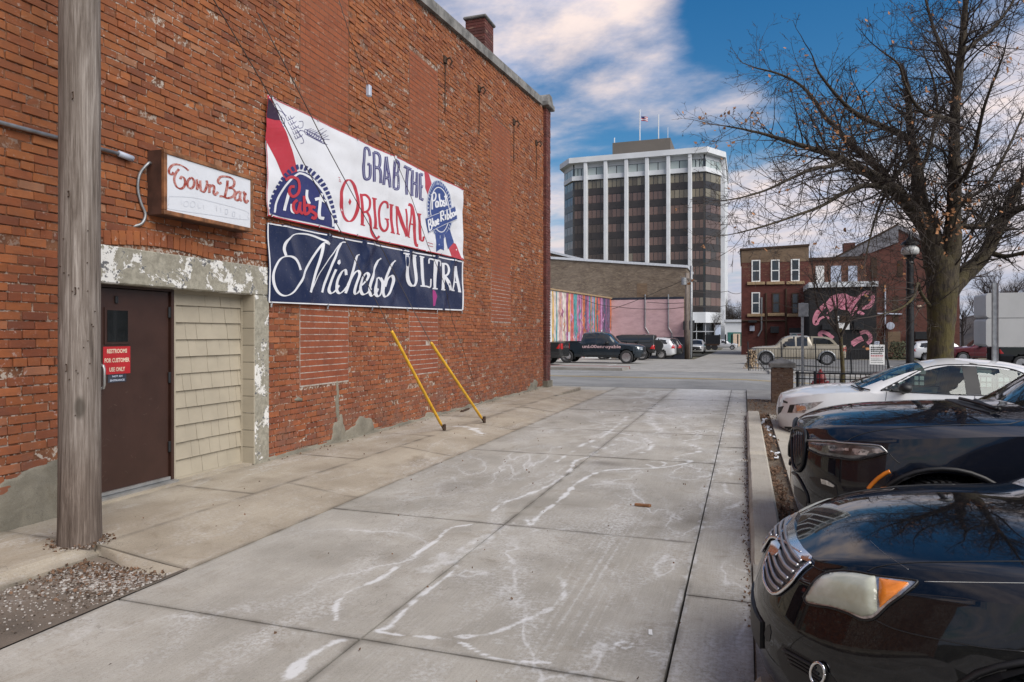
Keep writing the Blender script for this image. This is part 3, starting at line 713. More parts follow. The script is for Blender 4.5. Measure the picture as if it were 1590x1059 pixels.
# shake siding panel : one shingle each
zr = 2.03; rowh = .178
for r in range(11):
    z0 = .14+r*rowh; y = 5.53; cuts = [5.53]
    while y < 6.50: y += random.choice((.11, .15, .19, .23)); cuts.append(min(y, 6.505))
    for a, b in zip(cuts[:-1], cuts[1:]):
        if b-a < .02: continue
        tl = random.uniform(-.004, .004); me = MB(); x = -5.555; me.add([(x-.02, a, z0), (x-.02, b, z0), (x+.012+tl, b-.002, z0-.004), (x+.012+tl, a+.002, z0-.004), (x-.022, a, z0+rowh), (x-.022, b, z0+rowh), (x-.012, b-.002, z0+rowh+.01), (x-.012, a+.002, z0+rowh+.01)], [(0, 1, 2, 3), (4, 7, 6, 5), (3, 2, 6, 7), (0, 3, 7, 4), (1, 5, 6, 2), (0, 4, 5, 1)])
        tp(me.obj('shingle', M['taupe']))
tp(MB().bx(-5.58, -5.535, 5.475, 5.53, .11, 2.07).bx(-5.58, -5.535, 6.5, 6.53, .11, 2.07).bx(-5.58, -5.535, 5.53, 6.5, 2.04, 2.07).bx(-5.58, -5.53, 5.53, 6.5, .11, .135).obj('panel_frame', M['taupe']))
# door
M['door'] = simple('dark_brown_door_paint', (.036, .015, .010), .42, 0, .12, 5, .15, 30)
M['alu'] = simple('aluminium', (.42, .42, .41), .4, .8, .15)
dr = MB().cbox(-5.57, -5.525, 4.56, 5.43, .16, 2.04, .004).obj('door', M['door']); tp(dr)
tp(MB().bx(-5.6, -5.50, 5.44, 5.475, .11, 2.07).bx(-5.6, -5.50, 4.50, 4.55, .11, 2.07).bx(-5.6, -5.502, 4.55, 5.44, 2.045, 2.07).obj('door_frame', M['door']))
def sub(o, par):
    o.parent = par; o.matrix_parent_inverse = (Matrix.Translation((-5.4, 11, 0)) @ Matrix.Translation((5.4, -11, 0))).inverted(); return o
sub(MB().bx(-5.53, -5.515, 4.69, 4.96, 1.52, 1.86).obj('window_frame', M['door']), dr); sub(MB().bx(-5.53, -5.511, 4.715, 4.935, 1.545, 1.835).obj('window_pane', M['glass_dark']), dr)
hd = MB().cbox(-5.526, -5.52, 4.585, 4.66, .98, 1.36, .002); hd.tube([(-5.52, 4.64, 1.12), (-5.47, 4.64, 1.13), (-5.46, 4.64, 1.16), (-5.46, 4.64, 1.30), (-5.47, 4.64, 1.33), (-5.52, 4.64, 1.34)], .012, 8); sub(hd.obj('handle', M['alu'], smooth=True, angle=40), dr)
for z in (.42, 1.12, 1.78): sub(MB().cbox(-5.523, -5.505, 5.415, 5.45, z, z+.11, .004).obj('hinge', M['black_metal']), dr)
sub(MB().bx(-5.535, -5.5, 4.56, 5.43, .145, .175).obj('kick_strip', M['alu']), dr)
sub(MB().cbox(-5.53, -5.505, 4.80, 4.83, 1.9, 1.97, .006).obj('door_viewer', M['black_metal']), dr)
rq = random.Random(8); M['scuff'] = simple('door_scuff', (.16, .12, .10), .7)
for k in range(22):
    y = rq.uniform(4.66, 5.3); z = rq.choice((rq.uniform(.25, .7), rq.uniform(.8, 1.15))); a_ = rq.uniform(-1.2, 1.2); L_ = rq.uniform(.01, .05); w_ = rq.uniform(.0008, .002)
    sub(MB().add([(-5.5240, y, z), (-5.5240, y+L_*math.cos(a_), z+L_*math.sin(a_)), (-5.5240, y+L_*math.cos(a_), z+L_*math.sin(a_)+w_), (-5.5240, y, z+w_)], [(0, 1, 2, 3)]).obj('scuff_mark', M['scuff'], fix=False), dr)
tp(MB().bx(-5.6, -5.44, 4.5, 5.48, .115, .14).obj('threshold', M['alu']))

# ------------------------------------------------------------------ vehicles
def paint(name, c, flake=0.0, rough=.28, dust=.0, coat=1.0):
    s = NT(name); v = s.ob(); n = s.noise(v, 2.5, 5, .6); d = s.noise(v, 45, 3, .7)
    cc = s.mix(s.rng(n, .3, .7), tuple(x*.93 for x in c), tuple(min(1, x*1.06) for x in c))
    if dust:
        z = s.sep(v)[2]; lowd = s.rng(z, .15, .7, 1, 0)
        cc = s.mix(s.ma('MULTIPLY', s.rng(d, .35, .8), s.ma('ADD', dust*.35, s.ma('MULTIPLY', lowd, dust))), cc, (.25, .24, .22))
        sp = s.rng(s.noise(v, 130, 2, .8), .69, .74, 0, dust*.6); cc = s.mix(sp, cc, (.5, .5, .48))
    s.setv(s.b.inputs['Coat Weight'], coat); s.setv(s.b.inputs['Coat Roughness'], s.rng(n, .3, .7, .03, .03+dust*.18)); s.setv(s.b.inputs['Coat IOR'], 1.5)
    if sum(c) < .1: s.setv(s.b.inputs['Specular IOR Level'], 0.0)
    return s.fin(cc, rough, flake)
M['paint_black'] = paint('black_car_paint', (.0035, .004, .006), 0, .3, .06)
M['paint_navy'] = paint('blue_black_car_paint', (.006, .0075, .013), 0, .3, .025)
M['paint_white'] = paint('white_car_paint', (.66, .665, .67), 0, .4, .08)
M['paint_grey'] = paint('slate_car_paint', (.018, .026, .034), .2, .4, .15)
M['paint_gold'] = paint('beige_car_paint', (.35, .31, .235), .2, .45, .2)
M['paint_red'] = paint('dark_red_car_paint', (.10, .010, .016), .2, .35, .15)
M['paint_silver'] = paint('silver_car_paint', (.55, .56, .57), .2, .4, .15)
M['paint_matte'] = paint('dull_black_paint', (.02, .021, .022), 0, .5, .2)
M['red_lens'] = simple('red_lamp_lens', (.38, .012, .012), .15, 0, .1, Coat_Weight=.8)
M['amber'] = simple('amber_lens', (.72, .21, .02), .25, 0, .12, 20, Coat_Weight=.7)
M['lens_smoke'] = simple('smoked_lamp', (.10, .10, .105), .12, .4, .5, 14, Coat_Weight=1.0)
M['lens_clear'] = simple('clear_lamp', (.45, .46, .47), .1, .5, .5, 24, Coat_Weight=1.0)
def cloudy():
    s = NT('clouded_lamp_lens'); v = s.ob(); n = s.noise(v, 5, 5, .6); c = s.mix(s.rng(n, .35, .65), (.36, .37, .29), (.56, .57, .50)); z = s.sep(v)[2]
    c = s.mix(s.rng(s.noise(v, 14, 4, .6), .5, .7, 0, .4), c, (.30, .29, .2)); return s.fin(c, .3, 0, Coat_Weight=.8, Coat_Roughness=.12)
M['cloudy'] = cloudy()
def window_glass():
    s = NT('clear_car_glass'); N = s.n
    gl = N('ShaderNodeBsdfGlossy'); gl.inputs['Roughness'].default_value = .01; gl.inputs['Color'].default_value = (.9, .95, .95, 1)
    tr = N('ShaderNodeBsdfTransparent'); tr.inputs['Color'].default_value = (.62, .74, .69, 1); lw = N('ShaderNodeLayerWeight'); lw.inputs[0].default_value = .5; fr = N('ShaderNodeMapRange'); s.l(s.ma('POWER', lw.outputs['Facing'], 3.0), fr.inputs[0]); fr.inputs[3].default_value = .07; fr.inputs[4].default_value = .75
    mx = N('ShaderNodeMixShader'); s.l(fr.outputs[0], mx.inputs[0]); s.l(tr.outputs[0], mx.inputs[1]); s.l(gl.outputs[0], mx.inputs[2]); s.l(mx.outputs[0], s.out.inputs[0]); return s.m
M['glass'] = window_glass(); M['grille_bar'] = simple('dulled_chrome', (.42, .42, .44), .32, .9, .2)
M['interior'] = simple('grey_cloth_interior', (.09, .09, .088), .9)

class Car: pass
def car(spec, root, fine=True):
    """spec lengths in metres, x runs from the nose (0) to the tail (L); y sideways; z up. Parts are parented to root."""
    S = spec; L = S['L']; W = S['W']/2; a = S.get('nose', .8); b_ = S.get('tail', .6); pf = S.get('pf', 2.5); pr = S.get('pr', 3.0)
    zl, zs, zt, wr, ws = (Curve1(S[k]) for k in ('zl', 'zs', 'zt', 'wr', 'ws'))
    sl = Curve1(S['slant']); slr = Curve1(S.get('rslant', [(0, 0), (2, 0)]))
    st = .05 if fine else .11
    def hw(x):
        t = min(1, max(0, x/a)); w1 = (1-(1-t)**pf)**(1/pf)
        t = min(1, max(0, (L-x)/b_)); w2 = (1-(1-t)**pr)**(1/pr)
        return max(.004, W*min(w1, 1)*min(w2, 1))*S['plan'](x) if 'plan' in S else max(.004, W*w1*w2)
    xs = [a*(1-math.cos(t))*1.0 for t in np.linspace(0, PI/2*.75, 20 if fine else 9)]
    e0 = xs[-1]; xe = [L-b_*(1-math.cos(t)) for t in np.linspace(0, PI/2*.75, 14 if fine else 7)][::-1]
    mid = list(np.linspace(e0, xe[0], int((xe[0]-e0)/st)+2))[1:-1]; xs = xs+mid+xe
    for k in S.get('snapx', []):
        i = min(range(1, len(xs)-1), key=lambda q: abs(xs[q]-k)); xs[i] = k
    NA, NB, NC = (18, 8, 10) if fine else (10, 5, 6)
    rows = []
    cr = S.get('crown', .03); mid_b = S.get('bulge', 1.0)
    for x in xs:
        w = hw(x); A, E, T = zl(x), zs(x), zt(x); wse = ws(x)*w; wre = min(wr(x), .985*wse/ (W or 1) if False else wr(x))*w
        H = E-A
        low = [(w*S.get('sillw', .93), A), (w*.975, A+.08*H), (w*.995, A+.22*H), (w*(1.0), A+.45*H), (w*.992, A+.68*H), (w*(wse/w*.55+.45*.992) if w > 0 else 0, A+.88*H), (wse, E)]
        pl = catmull(low, 6); 
        idx = np.linspace(0, len(pl)-1, NA+1); P1 = [tuple(np.array(pl[int(i)])*(1-(i % 1))+np.array(pl[min(int(i)+1, len(pl)-1)])*(i % 1)) for i in idx]
        zr = T-cr*(w/W)-.3*max(0, min(1, (T-E)/.5))*.12
        zr = max(zr, E+.004)
        P2 = []
        for i in range(1, NB+1):
            t = i/NB; bul = .022*math.sin(PI*t)*min(1, (T-E)/.4)
            P2.append((wse+(wre-wse)*t+bul, E+(zr-E)*t))
        P3 = []
        for i in range(1, NC+1):
            t = i/NC; P3.append((wre*(1-t), zr+(T-zr)*math.sin(t*PI/2)**(.8)))
        rows.append(P1+P2+P3)
    n = len(rows[0]); V = []; 
    for x, R in zip(xs, rows):
        f = max(0, 1-x/(a*.9))**1.5; fr = max(0, 1-(L-x)/(b_*1.2))**1.5
        for (y, z) in R: V.append([x+sl(z)*f-slr(z)*fr, y, z])
    idn = lambda i, j: i*n+j
    F = {}; fx = []
    polys = S.get('side_windows', []); arches = S['arches']; cl = .6*st*(1.5 if not fine else 1)
    def snap(poly, j0, j1, thr):
        segs = [(np.array(poly[i]), np.array(poly[(i+1) % len(poly)])) for i in range(len(poly))]
        moved = set()
        for i in range(len(xs)):
            for j in range(j0, j1+1):
                p = V[idn(i, j)]; q = np.array([p[0], p[2]]); best = None
                for A_, B_ in segs:
                    d = B_-A_; t = min(1, max(0, float((q-A_)@d)/max(1e-9, float(d@d)))); c = A_+d*t; dd = float(np.linalg.norm(q-c))
                    if best is None or dd < best[0]: best = (dd, c)
                if best[0] < thr and (i, j) not in moved: p[0], p[2] = float(best[1][0]), float(best[1][1]); moved.add((i, j))
    for (cx, cz, R) in arches:
        poly = [(cx+R*math.cos(t), cz+R*math.sin(t)) for t in np.linspace(0, 2*PI, 40, endpoint=False)]
        snap(poly, 0, NA-1, .030 if fine else .05)
    for poly in polys: snap(poly, NA, NA+NB, .031 if fine else .045)
    def inp(x, y, pl):
        c = False; j = len(pl)-1
        for i in range(len(pl)):
            if (pl[i][1] > y) != (pl[j][1] > y) and x < (pl[j][0]-pl[i][0])*(y-pl[i][1])/(pl[j][1]-pl[i][1])+pl[i][0]: c = not c
            j = i
        return c
    body, glass, wsh, rear = [], [], [], []
    x0w, x1w = S['windshield']; x0r, x1r = S.get('rear_glass', (99, 99)); wm = S.get('ws_margin', .9)
    rm = S.get('mat_split')
    for i in range(len(xs)-1):
        for j in range(n-1):
            q = (idn(i, j), idn(i+1, j), idn(i+1, j+1), idn(i, j+1)); c = np.mean([V[k] for k in q], axis=0)
            if j < NA and any((c[0]-cx)**2+(c[2]-cz)**2 < R*R for cx, cz, R in arches): continue
            if NA <= j < NA+NB:
                hitp = [k for k, pl in enumerate(polys) if inp(c[0], c[2], pl)]
                if hitp: glass.append((hitp[0], q)); continue
            if j >= NA+NB and x0w < (xs[i]+xs[i+1])/2 < x1w and c[1] < wm*rows[i][NA+NB-1][0]: wsh.append(q); continue
            if j >= NA+NB and x0r < (xs[i]+xs[i+1])/2 < x1r and c[1] < .9*rows[i][NA+NB-1][0]: rear.append(q); continue
            body.append(q)
    # close the underside
    for i in range(len(xs)-1): fx.append((i, i+1))
    def both(faces, name, m, off=0.0, smooth=True, under=False, sides=(1, -1)):
        mb = MB(); used = sorted({k for f in faces for k in f}); mp = {k: t for t, k in enumerate(used)}
        vv = [V[k] for k in used]; k2 = len(vv)
        zero = {t for t, v in enumerate(vv) if v[1] < 1e-4}
        v2 = [[v[0], -v[1], v[2]] for v in vv]
        mb.v = [tuple(v) for v in vv]+[tuple(v) for v in v2]
        for f in faces:
            g = [mp[k] for k in f]
            if 1 in sides: mb.f.append(tuple(g))
            if -1 in sides: mb.f.append(tuple(k2+t for t in reversed(g)))
        if under:
            for i in range(len(xs)-1):
                if any(abs(V[idn(i, 0)][0]-cx) < R+.02 for cx, cz, R in arches): continue
                p, q = V[idn(i, 0)], V[idn(i+1, 0)]; mb.add([p, q, (q[0], -q[1], q[2]), (p[0], -p[1], p[2])], [(0, 1, 2, 3)])
        import bmesh
        me = bpy.data.meshes.new(name); me.from_pydata(mb.v, [], mb.f); bm = bmesh.new(); bm.from_mesh(me)
        bmesh.ops.delete(bm, geom=[v for v in bm.verts if not v.link_faces], context='VERTS'); bmesh.ops.remove_doubles(bm, verts=bm.verts, dist=.0006); bmesh.ops.recalc_face_normals(bm, faces=bm.faces); bm.to_mesh(me); bm.free()
        me.materials.append(m); me.shade_smooth(); me.set_sharp_from_angle(angle=math.radians(50))
        return link_mesh(name, me, root)
    C = Car(); C.V = V; C.root = root; C.spec = S
    C.body = both(body, 'body', S['paint'], under=True)
    gm = S.get('glass', M['glass_dark'])
    for k in range(len(polys)):
        fs = [q for kk, q in glass if kk == k]
        if fs:
            for s_ in (1, -1): both(fs, 'side_window', gm, sides=(s_,))
    if wsh: C.ws = both(wsh, 'windshield', gm)
    if rear: C.rear = both(rear, 'rear_window', gm)
    bv = [tuple(v) for v in V]+[(v[0], -v[1], v[2]) for v in V]; nv = len(V)
    allf = [(idn(i, j), idn(i+1, j), idn(i+1, j+1), idn(i, j+1)) for i in range(len(xs)-1) for j in range(n-1)]
    C.bvh = BVHTree.FromPolygons(bv, allf+[tuple(nv+k for k in reversed(f)) for f in allf])
    # dark wheel wells and arch lips
    for (cx, cz, R) in arches:
        for s_ in (1, -1):
            w = MB(); nn = 20; V_ = []
            for k in range(nn+1):
                t = -.35+(PI+.7)*k/nn; x, z = cx+(R+.008)*math.cos(t), cz+(R+.008)*math.sin(t); V_ += [(x, s_*hw(cx)*.99, z), (x, s_*(W-.42), z)]
            w.add(V_, [(2*k, 2*k+1, 2*k+3, 2*k+2) for k in range(nn)]+[tuple(range(1, 2*nn+2, 2))])
            w.obj('wheel_well', M['black_plastic'], root, fix=False)
        if S.get('flare'):
            for s_ in (1, -1):
                fl_ = MB(); P = []; 
                for t in np.linspace(-.1, PI+.1, 22):
                    x, z = cx+(R+.02)*math.cos(t), cz+(R+.02)*math.sin(t); h = C.bvh.ray_cast(Vector((x, s_*3, z)), Vector((0, -s_, 0))); y = abs(h[0].y) if h[0] else hw(x); P.append((x, s_*(y+.0), z))
                fl_.tube(P, S['flare'], 6); fl_.obj('wheel_flare', S.get('flare_mat', M['black_plastic']), root, smooth=True)
    C.hw = hw
    return C
def wheel(root, x, y, z, R, wd, side, spokes=5, rimm=None, rimR=None, tread=False, parts=True):
    rimR = rimR or R*.66; M_ = Matrix.Translation((x, y, z)) @ Matrix.Rotation(-side*PI/2, 4, 'X')
    prof = [(rimR*.98, -wd/2), (R*.93, -wd/2), (R*.985, -wd*.42), (R, -wd*.3), (R, wd*.3), (R*.985, wd*.42), (R*.93, wd/2), (R*.8, wd/2+.006), (rimR*1.02, wd/2-.01), (rimR*.98, wd/2-.03)]
    w = MB().lathe(prof, 36, M_)
    if tread:
        for k in range(64):
            for q in (-1, 1):
                t = 2*PI*k/64; c = M_ @ Vector((R*math.cos(t), R*math.sin(t), q*wd*.27)); n0 = len(w.v); mb = MB().box((0, 0, 0), (.012, .019, wd*.3), 0)
                RM = M_.to_3x3() @ Matrix.Rotation(t, 3, 'Z') @ Matrix.Rotation(.25*q, 3, 'X')
                w.add([RM @ Vector(v)+c for v in mb.v], mb.f)
    ty = w.obj('wheel', M['rubber'], root, smooth=True, angle=40)
    r = MB(); rm = rimm or M['chrome']; h = wd/2-.012
    r.lathe([(rimR*1.0, h+.004), (rimR*.93, h+.002), (rimR*.9, h-.05)], 36, M_); 
    for k in range(spokes):
        t = 2*PI*k/spokes; a1 = PI/spokes*.55
        pts = []
        for (rr, da, hh) in ((rimR*.18, a1*1.1, h-.02), (rimR*.92, a1*.55, h-.012)):
            pts += [Vector((rr*math.cos(t-da), rr*math.sin(t-da), hh)), Vector((rr*math.cos(t+da), rr*math.sin(t+da), hh))]
        dn = Vector((0, 0, -.03)); pts += [p+dn for p in pts]
        r.add([M_ @ p for p in pts], [(0, 1, 3, 2), (4, 6, 7, 5), (0, 2, 6, 4), (1, 5, 7, 3), (2, 3, 7, 6)])
    r.lathe([(0, h-.012), (rimR*.2, h-.014), (rimR*.22, h-.05)], 14, M_)
    ro = r.obj('rim', rm, root, fix=True); ro.parent = ty
    d = MB().lathe([(0, h-.06), (rimR*.9, h-.06)], 20, M_).obj('brake_disc', M['black_plastic'], ty)
    return ty
def shell(C, name, poly, m, axis='y', side=-1, off=.005, h=.03, bulge=0.0, rimw=.004, dens=.02, parent=None, smooth=True, o0=None):
    """a fitted piece laid on the body: polygon in (x,z) seen from the side, (y,z) from the front, (x,y) from the top or (s,z) on the front corner"""
    poly = densify(poly, dens); V2, T = patch2d(poly, h); bnd = np.array(poly); out = []; nrm = []
    for (p, q) in V2:
        if axis == 'y': o_, d = Vector((p, side*4, q)), Vector((0, -side, 0))
        elif axis == 'x': o_, d = Vector((-3, p, q)), Vector((1, 0, 0))
        elif axis == 'r': o_, d = Vector((12, p, q)), Vector((-1, 0, 0))
        elif axis == 'z': o_, d = Vector((p, q, 4)), Vector((0, 0, -1))
        else: d = Vector((1, -side, 0)).normalized(); sdir = Vector((1, side, 0)).normalized(); o_ = sdir*p-d*4+Vector((0, 0, q))
        hit = C.bvh.ray_cast(o_, d)
        if hit[0] is None: out.append(None); nrm.append(None); continue
        nn = hit[1]; nn = nn if nn.dot(d) < 0 else -nn
        e = min(1.0, float(np.min(np.linalg.norm(bnd-np.array((p, q)), axis=1)))/.06) if bulge else 0
        out.append(hit[0]+nn*(off+bulge*(1-(1-e)**2))); nrm.append(nn)
    good = [t for t in T if all(out[k] is not None for k in t)]
    if not good: return None
    used = sorted({k for t in good for k in t}); mp = {k: i for i, k in enumerate(used)}
    mb = MB(); mb.v = [tuple(out[k]) for k in used]; mb.f = [tuple(mp[k] for k in t) for t in good]
    from collections import Counter
    ec = Counter(); od = {}
    for f in mb.f:
        for i in range(3): e = (f[i], f[(i+1) % 3]); ec[frozenset(e)] += 1; od[frozenset(e)] = e
    nb = len(mb.v)
    mb.v += [tuple(out[k]-nrm[k]*(off+.004)) for k in used]
    for e, c in ec.items():
        if c == 1: i, j = od[e]; mb.f.append((j, i, nb+i, nb+j))
    return mb.obj(name, m, parent if parent is not None else C.root, smooth=smooth, fix=False, angle=50)
def seam(C, pts, axis='y', side=-1, r=.003, m=None, name='panel_gap', parent=None, k=8, off=.0005):
    P = catmull(pts, k) if len(pts) > 2 else [tuple(np.array(pts[0])+(np.array(pts[1])-np.array(pts[0]))*i/12) for i in range(13)]
    out = []
    for p, q in P:
        if axis == 'y': o_, d = Vector((p, side*4, q)), Vector((0, -side, 0))
        elif axis == 'x': o_, d = Vector((-3, p, q)), Vector((1, 0, 0))
        elif axis == 'r': o_, d = Vector((12, p, q)), Vector((-1, 0, 0))
        elif axis == 'z': o_, d = Vector((p, q, 4)), Vector((0, 0, -1))
        else: d = Vector((1, -side, 0)).normalized(); sdir = Vector((1, side, 0)).normalized(); o_ = sdir*p-d*4+Vector((0, 0, q))
        h = C.bvh.ray_cast(o_, d)
        if h[0]: nn = h[1]; nn = nn if nn.dot(d) < 0 else -nn; out.append(h[0]+nn*off)
    if len(out) < 2: return
    return MB().tube(out, r, 5).obj(name, m or M['black_plastic'], parent if parent is not None else C.root, smooth=True)

# ---- near black sedan with clouded headlight
def near_sedan():
    root = empty('black_sedan', (.03, 3.30, ground_z(1.5, 3.3)+.005), 0, 'glossy black sedan nearest the camera with clouded amber-cornered headlight and chrome grille', 'car', 'cars parked nose-in along the kerb')
    root.rotation_euler = (0, math.radians(1.2), 0)
    S = dict(L=4.95, W=1.85, nose=1.25, tail=.8, pf=2.35, pr=2.6, crown=.045, paint=M['paint_black'], windshield=(1.18, 1.93), rear_glass=(3.75, 4.35),
        zl=[(0, .24), (.35, .20), (1.2, .19), (4.2, .2), (4.95, .32)],
        zs=[(0, .66), (.12, .72), (.35, .79), (.7, .855), (1.2, .91), (2.2, .965), (3.6, 1.0), (4.5, .99), (4.95, .9)],
        zt=[(0, .72), (.05, .765), (.15, .825), (.4, .905), (.8, .965), (1.17, 1.0), (1.21, 1.02), (1.93, 1.38), (2.6, 1.47), (3.3, 1.42), (3.75, 1.34), (4.35, 1.12), (4.6, 1.1), (4.95, 1.02)],
        wr=[(0, .80), (.3, .80), (1.0, .78), (1.27, .77), (2.0, .62), (3.4, .6), (4.3, .70), (4.95, .8)],
        ws=[(0, .97), (.6, .955), (1.2, .955), (2, .945), (4, .95), (4.95, .95)],
        slant=[(.15, .09), (.25, .03), (.38, 0), (.50, 0), (.60, .025), (.72, .07), (.80, .13), (1.2, .2)],
        flare=.012, arches=[(.90, .33, .375), (3.72, .33, .375)], snapx=[1.18, 1.93, 3.75, 4.35],
        side_windows=[[(1.75, .99), (2.25, 1.30), (2.55, 1.35), (2.62, 1.0)], [(2.70, 1.0), (2.66, 1.36), (3.35, 1.31), (3.65, 1.03)]])
    C = car(S, root)
    for x in (.90, 3.72):
        for s_ in (-1, 1): wheel(root, x, s_*.80, .33, .33, .215, s_, 7, tread=(s_ == -1 and x < 2))
    # headlight on the near front corner: s runs rearwards along the corner, z up
    HL = [(-.30, .60), (-.345, .63), (-.33, .68), (-.26, .735), (-.10, .765), (.10, .775), (.36, .765), (.43, .755), (.36, .71), (.22, .635), (.12, .575), (.04, .55), (-.06, .56), (-.16, .59)]
    C.HL = HL
    return C

def shell_cam(C, name, poly, m, off=.005, h=6, bulge=0.0, dens=4, parent=None, mirror=True, smooth=True, edge=25.0, holes=()):
    """a traced outline dropped onto the body surface and mirrored to the far side, both as fitted pieces with thickness"""
    bpy.context.view_layer.update(); Mi = C.root.matrix_world.inverted(); R3 = Mi.to_3x3(); o_ = Mi @ Vector((0, 0, EYE))
    pd = densify(poly, dens); V2, T = patch2d(pd, h, [densify(q, dens) for q in holes]); bnd = np.array(pd); pts = []
    for (p, q) in V2:
        d = (R3 @ Vector(ray(p, q))).normalized(); hit = C.bvh.ray_cast(o_, d)
        if hit[0] is None: pts.append(None); continue
        nn = hit[1]; nn = nn if nn.dot(d) < 0 else -nn
        e = min(1.0, float(np.min(np.linalg.norm(bnd-np.array((p, q)), axis=1)))/edge) if bulge else 0
        pts.append((hit[0]+nn*(off+bulge*(1-(1-e)**2)), nn))
    res = []
    for s_ in ((1, -1) if mirror else (1,)):
        good = [t for t in T if all(pts[k] is not None for k in t)]; used = sorted({k for t in good for k in t}); mp = {k: i for i, k in enumerate(used)}
        if not good: return None
        mb = MB(); mb.v = [(pts[k][0].x, s_*pts[k][0].y, pts[k][0].z) for k in used]; mb.f = [tuple(mp[k] for k in (t if s_ == 1 else t[::-1])) for t in good]
        from collections import Counter
        ec = Counter(); od = {}
        for f in mb.f:
            for i in range(len(f)): e = (f[i], f[(i+1) % len(f)]); ec[frozenset(e)] += 1; od[frozenset(e)] = e
        nb = len(mb.v)
        for k in used: b = pts[k][0]-pts[k][1]*(off+.005); mb.v.append((b.x, s_*b.y, b.z))
        for e, c in ec.items():
            if c == 1: i, j = od[e]; mb.f.append((j, i, nb+i, nb+j))
        res.append(mb.obj(name, m, (parent[0 if s_ == 1 else 1] if isinstance(parent, (list, tuple)) else parent) or C.root, smooth=smooth, fix=False, angle=50))
    return res
def line_cam(C, name, pts2, m, r=.004, off=.002, k=6, mirror=True, parent=None):
    bpy.context.view_layer.update(); Mi = C.root.matrix_world.inverted(); R3 = Mi.to_3x3(); o_ = Mi @ Vector((0, 0, EYE)); out = []
    for (p, q) in (catmull(pts2, k) if len(pts2) > 2 else [tuple(np.array(pts2[0])+(np.array(pts2[1])-np.array(pts2[0]))*i/12) for i in range(13)]):
        d = (R3 @ Vector(ray(p, q))).normalized(); hit = C.bvh.ray_cast(o_, d)
        if hit[0]: nn = hit[1]; nn = nn if nn.dot(d) < 0 else -nn; out.append(hit[0]+nn*off)
    if len(out) < 2: return
    for s_ in ((1, -1) if mirror else (1,)):
        MB().tube([(v.x, s_*v.y, v.z) for v in out], r, 6).obj(name, m, (parent[0 if s_ == 1 else 1] if isinstance(parent, (list, tuple)) else parent) or C.root, smooth=True)
def A6(x, y): return (1170+x/3.319, 740+y/3.319)         # traced on the enlarged nearest car
def A7(x, y): return (1190+x/3.975, 540+y/3.975)
C1 = near_sedan()

def near_suv():
    root = empty('black_suv', (.33, 5.72, ground_z(2, 5.7)+.005), 0, 'large glossy blue-black suv with twin tall grilles and orange wheel-arch reflector', 'suv', 'cars parked nose-in along the kerb')
    root.rotation_euler = (0, math.radians(1.2), 0); root.scale = (1, 1, 1.07); root.location.z += .03
    S = dict(L=5.1, W=2.0, nose=1.0, tail=.6, pf=2.7, pr=3.2, crown=.05, paint=M['paint_navy'], windshield=(1.42, 2.2), rear_glass=(4.55, 4.95),
        zl=[(0, .30), (.3, .24), (1.2, .24), (4.3, .24), (5.1, .36)],
        zs=[(0, .86), (.12, .90), (.4, .97), (.8, 1.02), (1.4, 1.07), (2.5, 1.12), (4.2, 1.16), (5.1, 1.1)],
        zt=[(0, .96), (.06, 1.0), (.2, 1.05), (.5, 1.10), (1.0, 1.145), (1.42, 1.17), (1.46, 1.19), (2.2, 1.70), (2.9, 1.79), (4.0, 1.76), (4.55, 1.68), (4.95, 1.25), (5.1, 1.15)],
        wr=[(0, .82), (.3, .82), (1.2, .8), (1.42, .79), (2.2, .66), (4.4, .64), (5.0, .75), (5.1, .8)],
        ws=[(0, .97), (.8, .96), (1.4, .96), (2.2, .94), (4.4, .93), (5.1, .95)],
        slant=[(.25, .10), (.38, .03), (.55, 0), (.75, .0), (.92, .025), (1.0, .06), (1.2, .1)],
        flare=.014, arches=[(.82, .39, .44), (3.92, .39, .44)], snapx=[1.42, 2.2, 4.55, 4.95],
        side_windows=[[(1.95, 1.14), (2.4, 1.60), (2.85, 1.66), (2.9, 1.15)], [(3.0, 1.16), (2.97, 1.66), (3.8, 1.63), (3.85, 1.18)], [(3.93, 1.19), (3.9, 1.62), (4.35, 1.55), (4.5, 1.22)]])
    C = car(S, root)
    for x in (.82, 3.92):
        for s_ in (-1, 1): wheel(root, x, s_*.845, .385, .385, .275, s_, 5, tread=(s_ == -1 and x < 2))
    return C
C2 = near_suv()
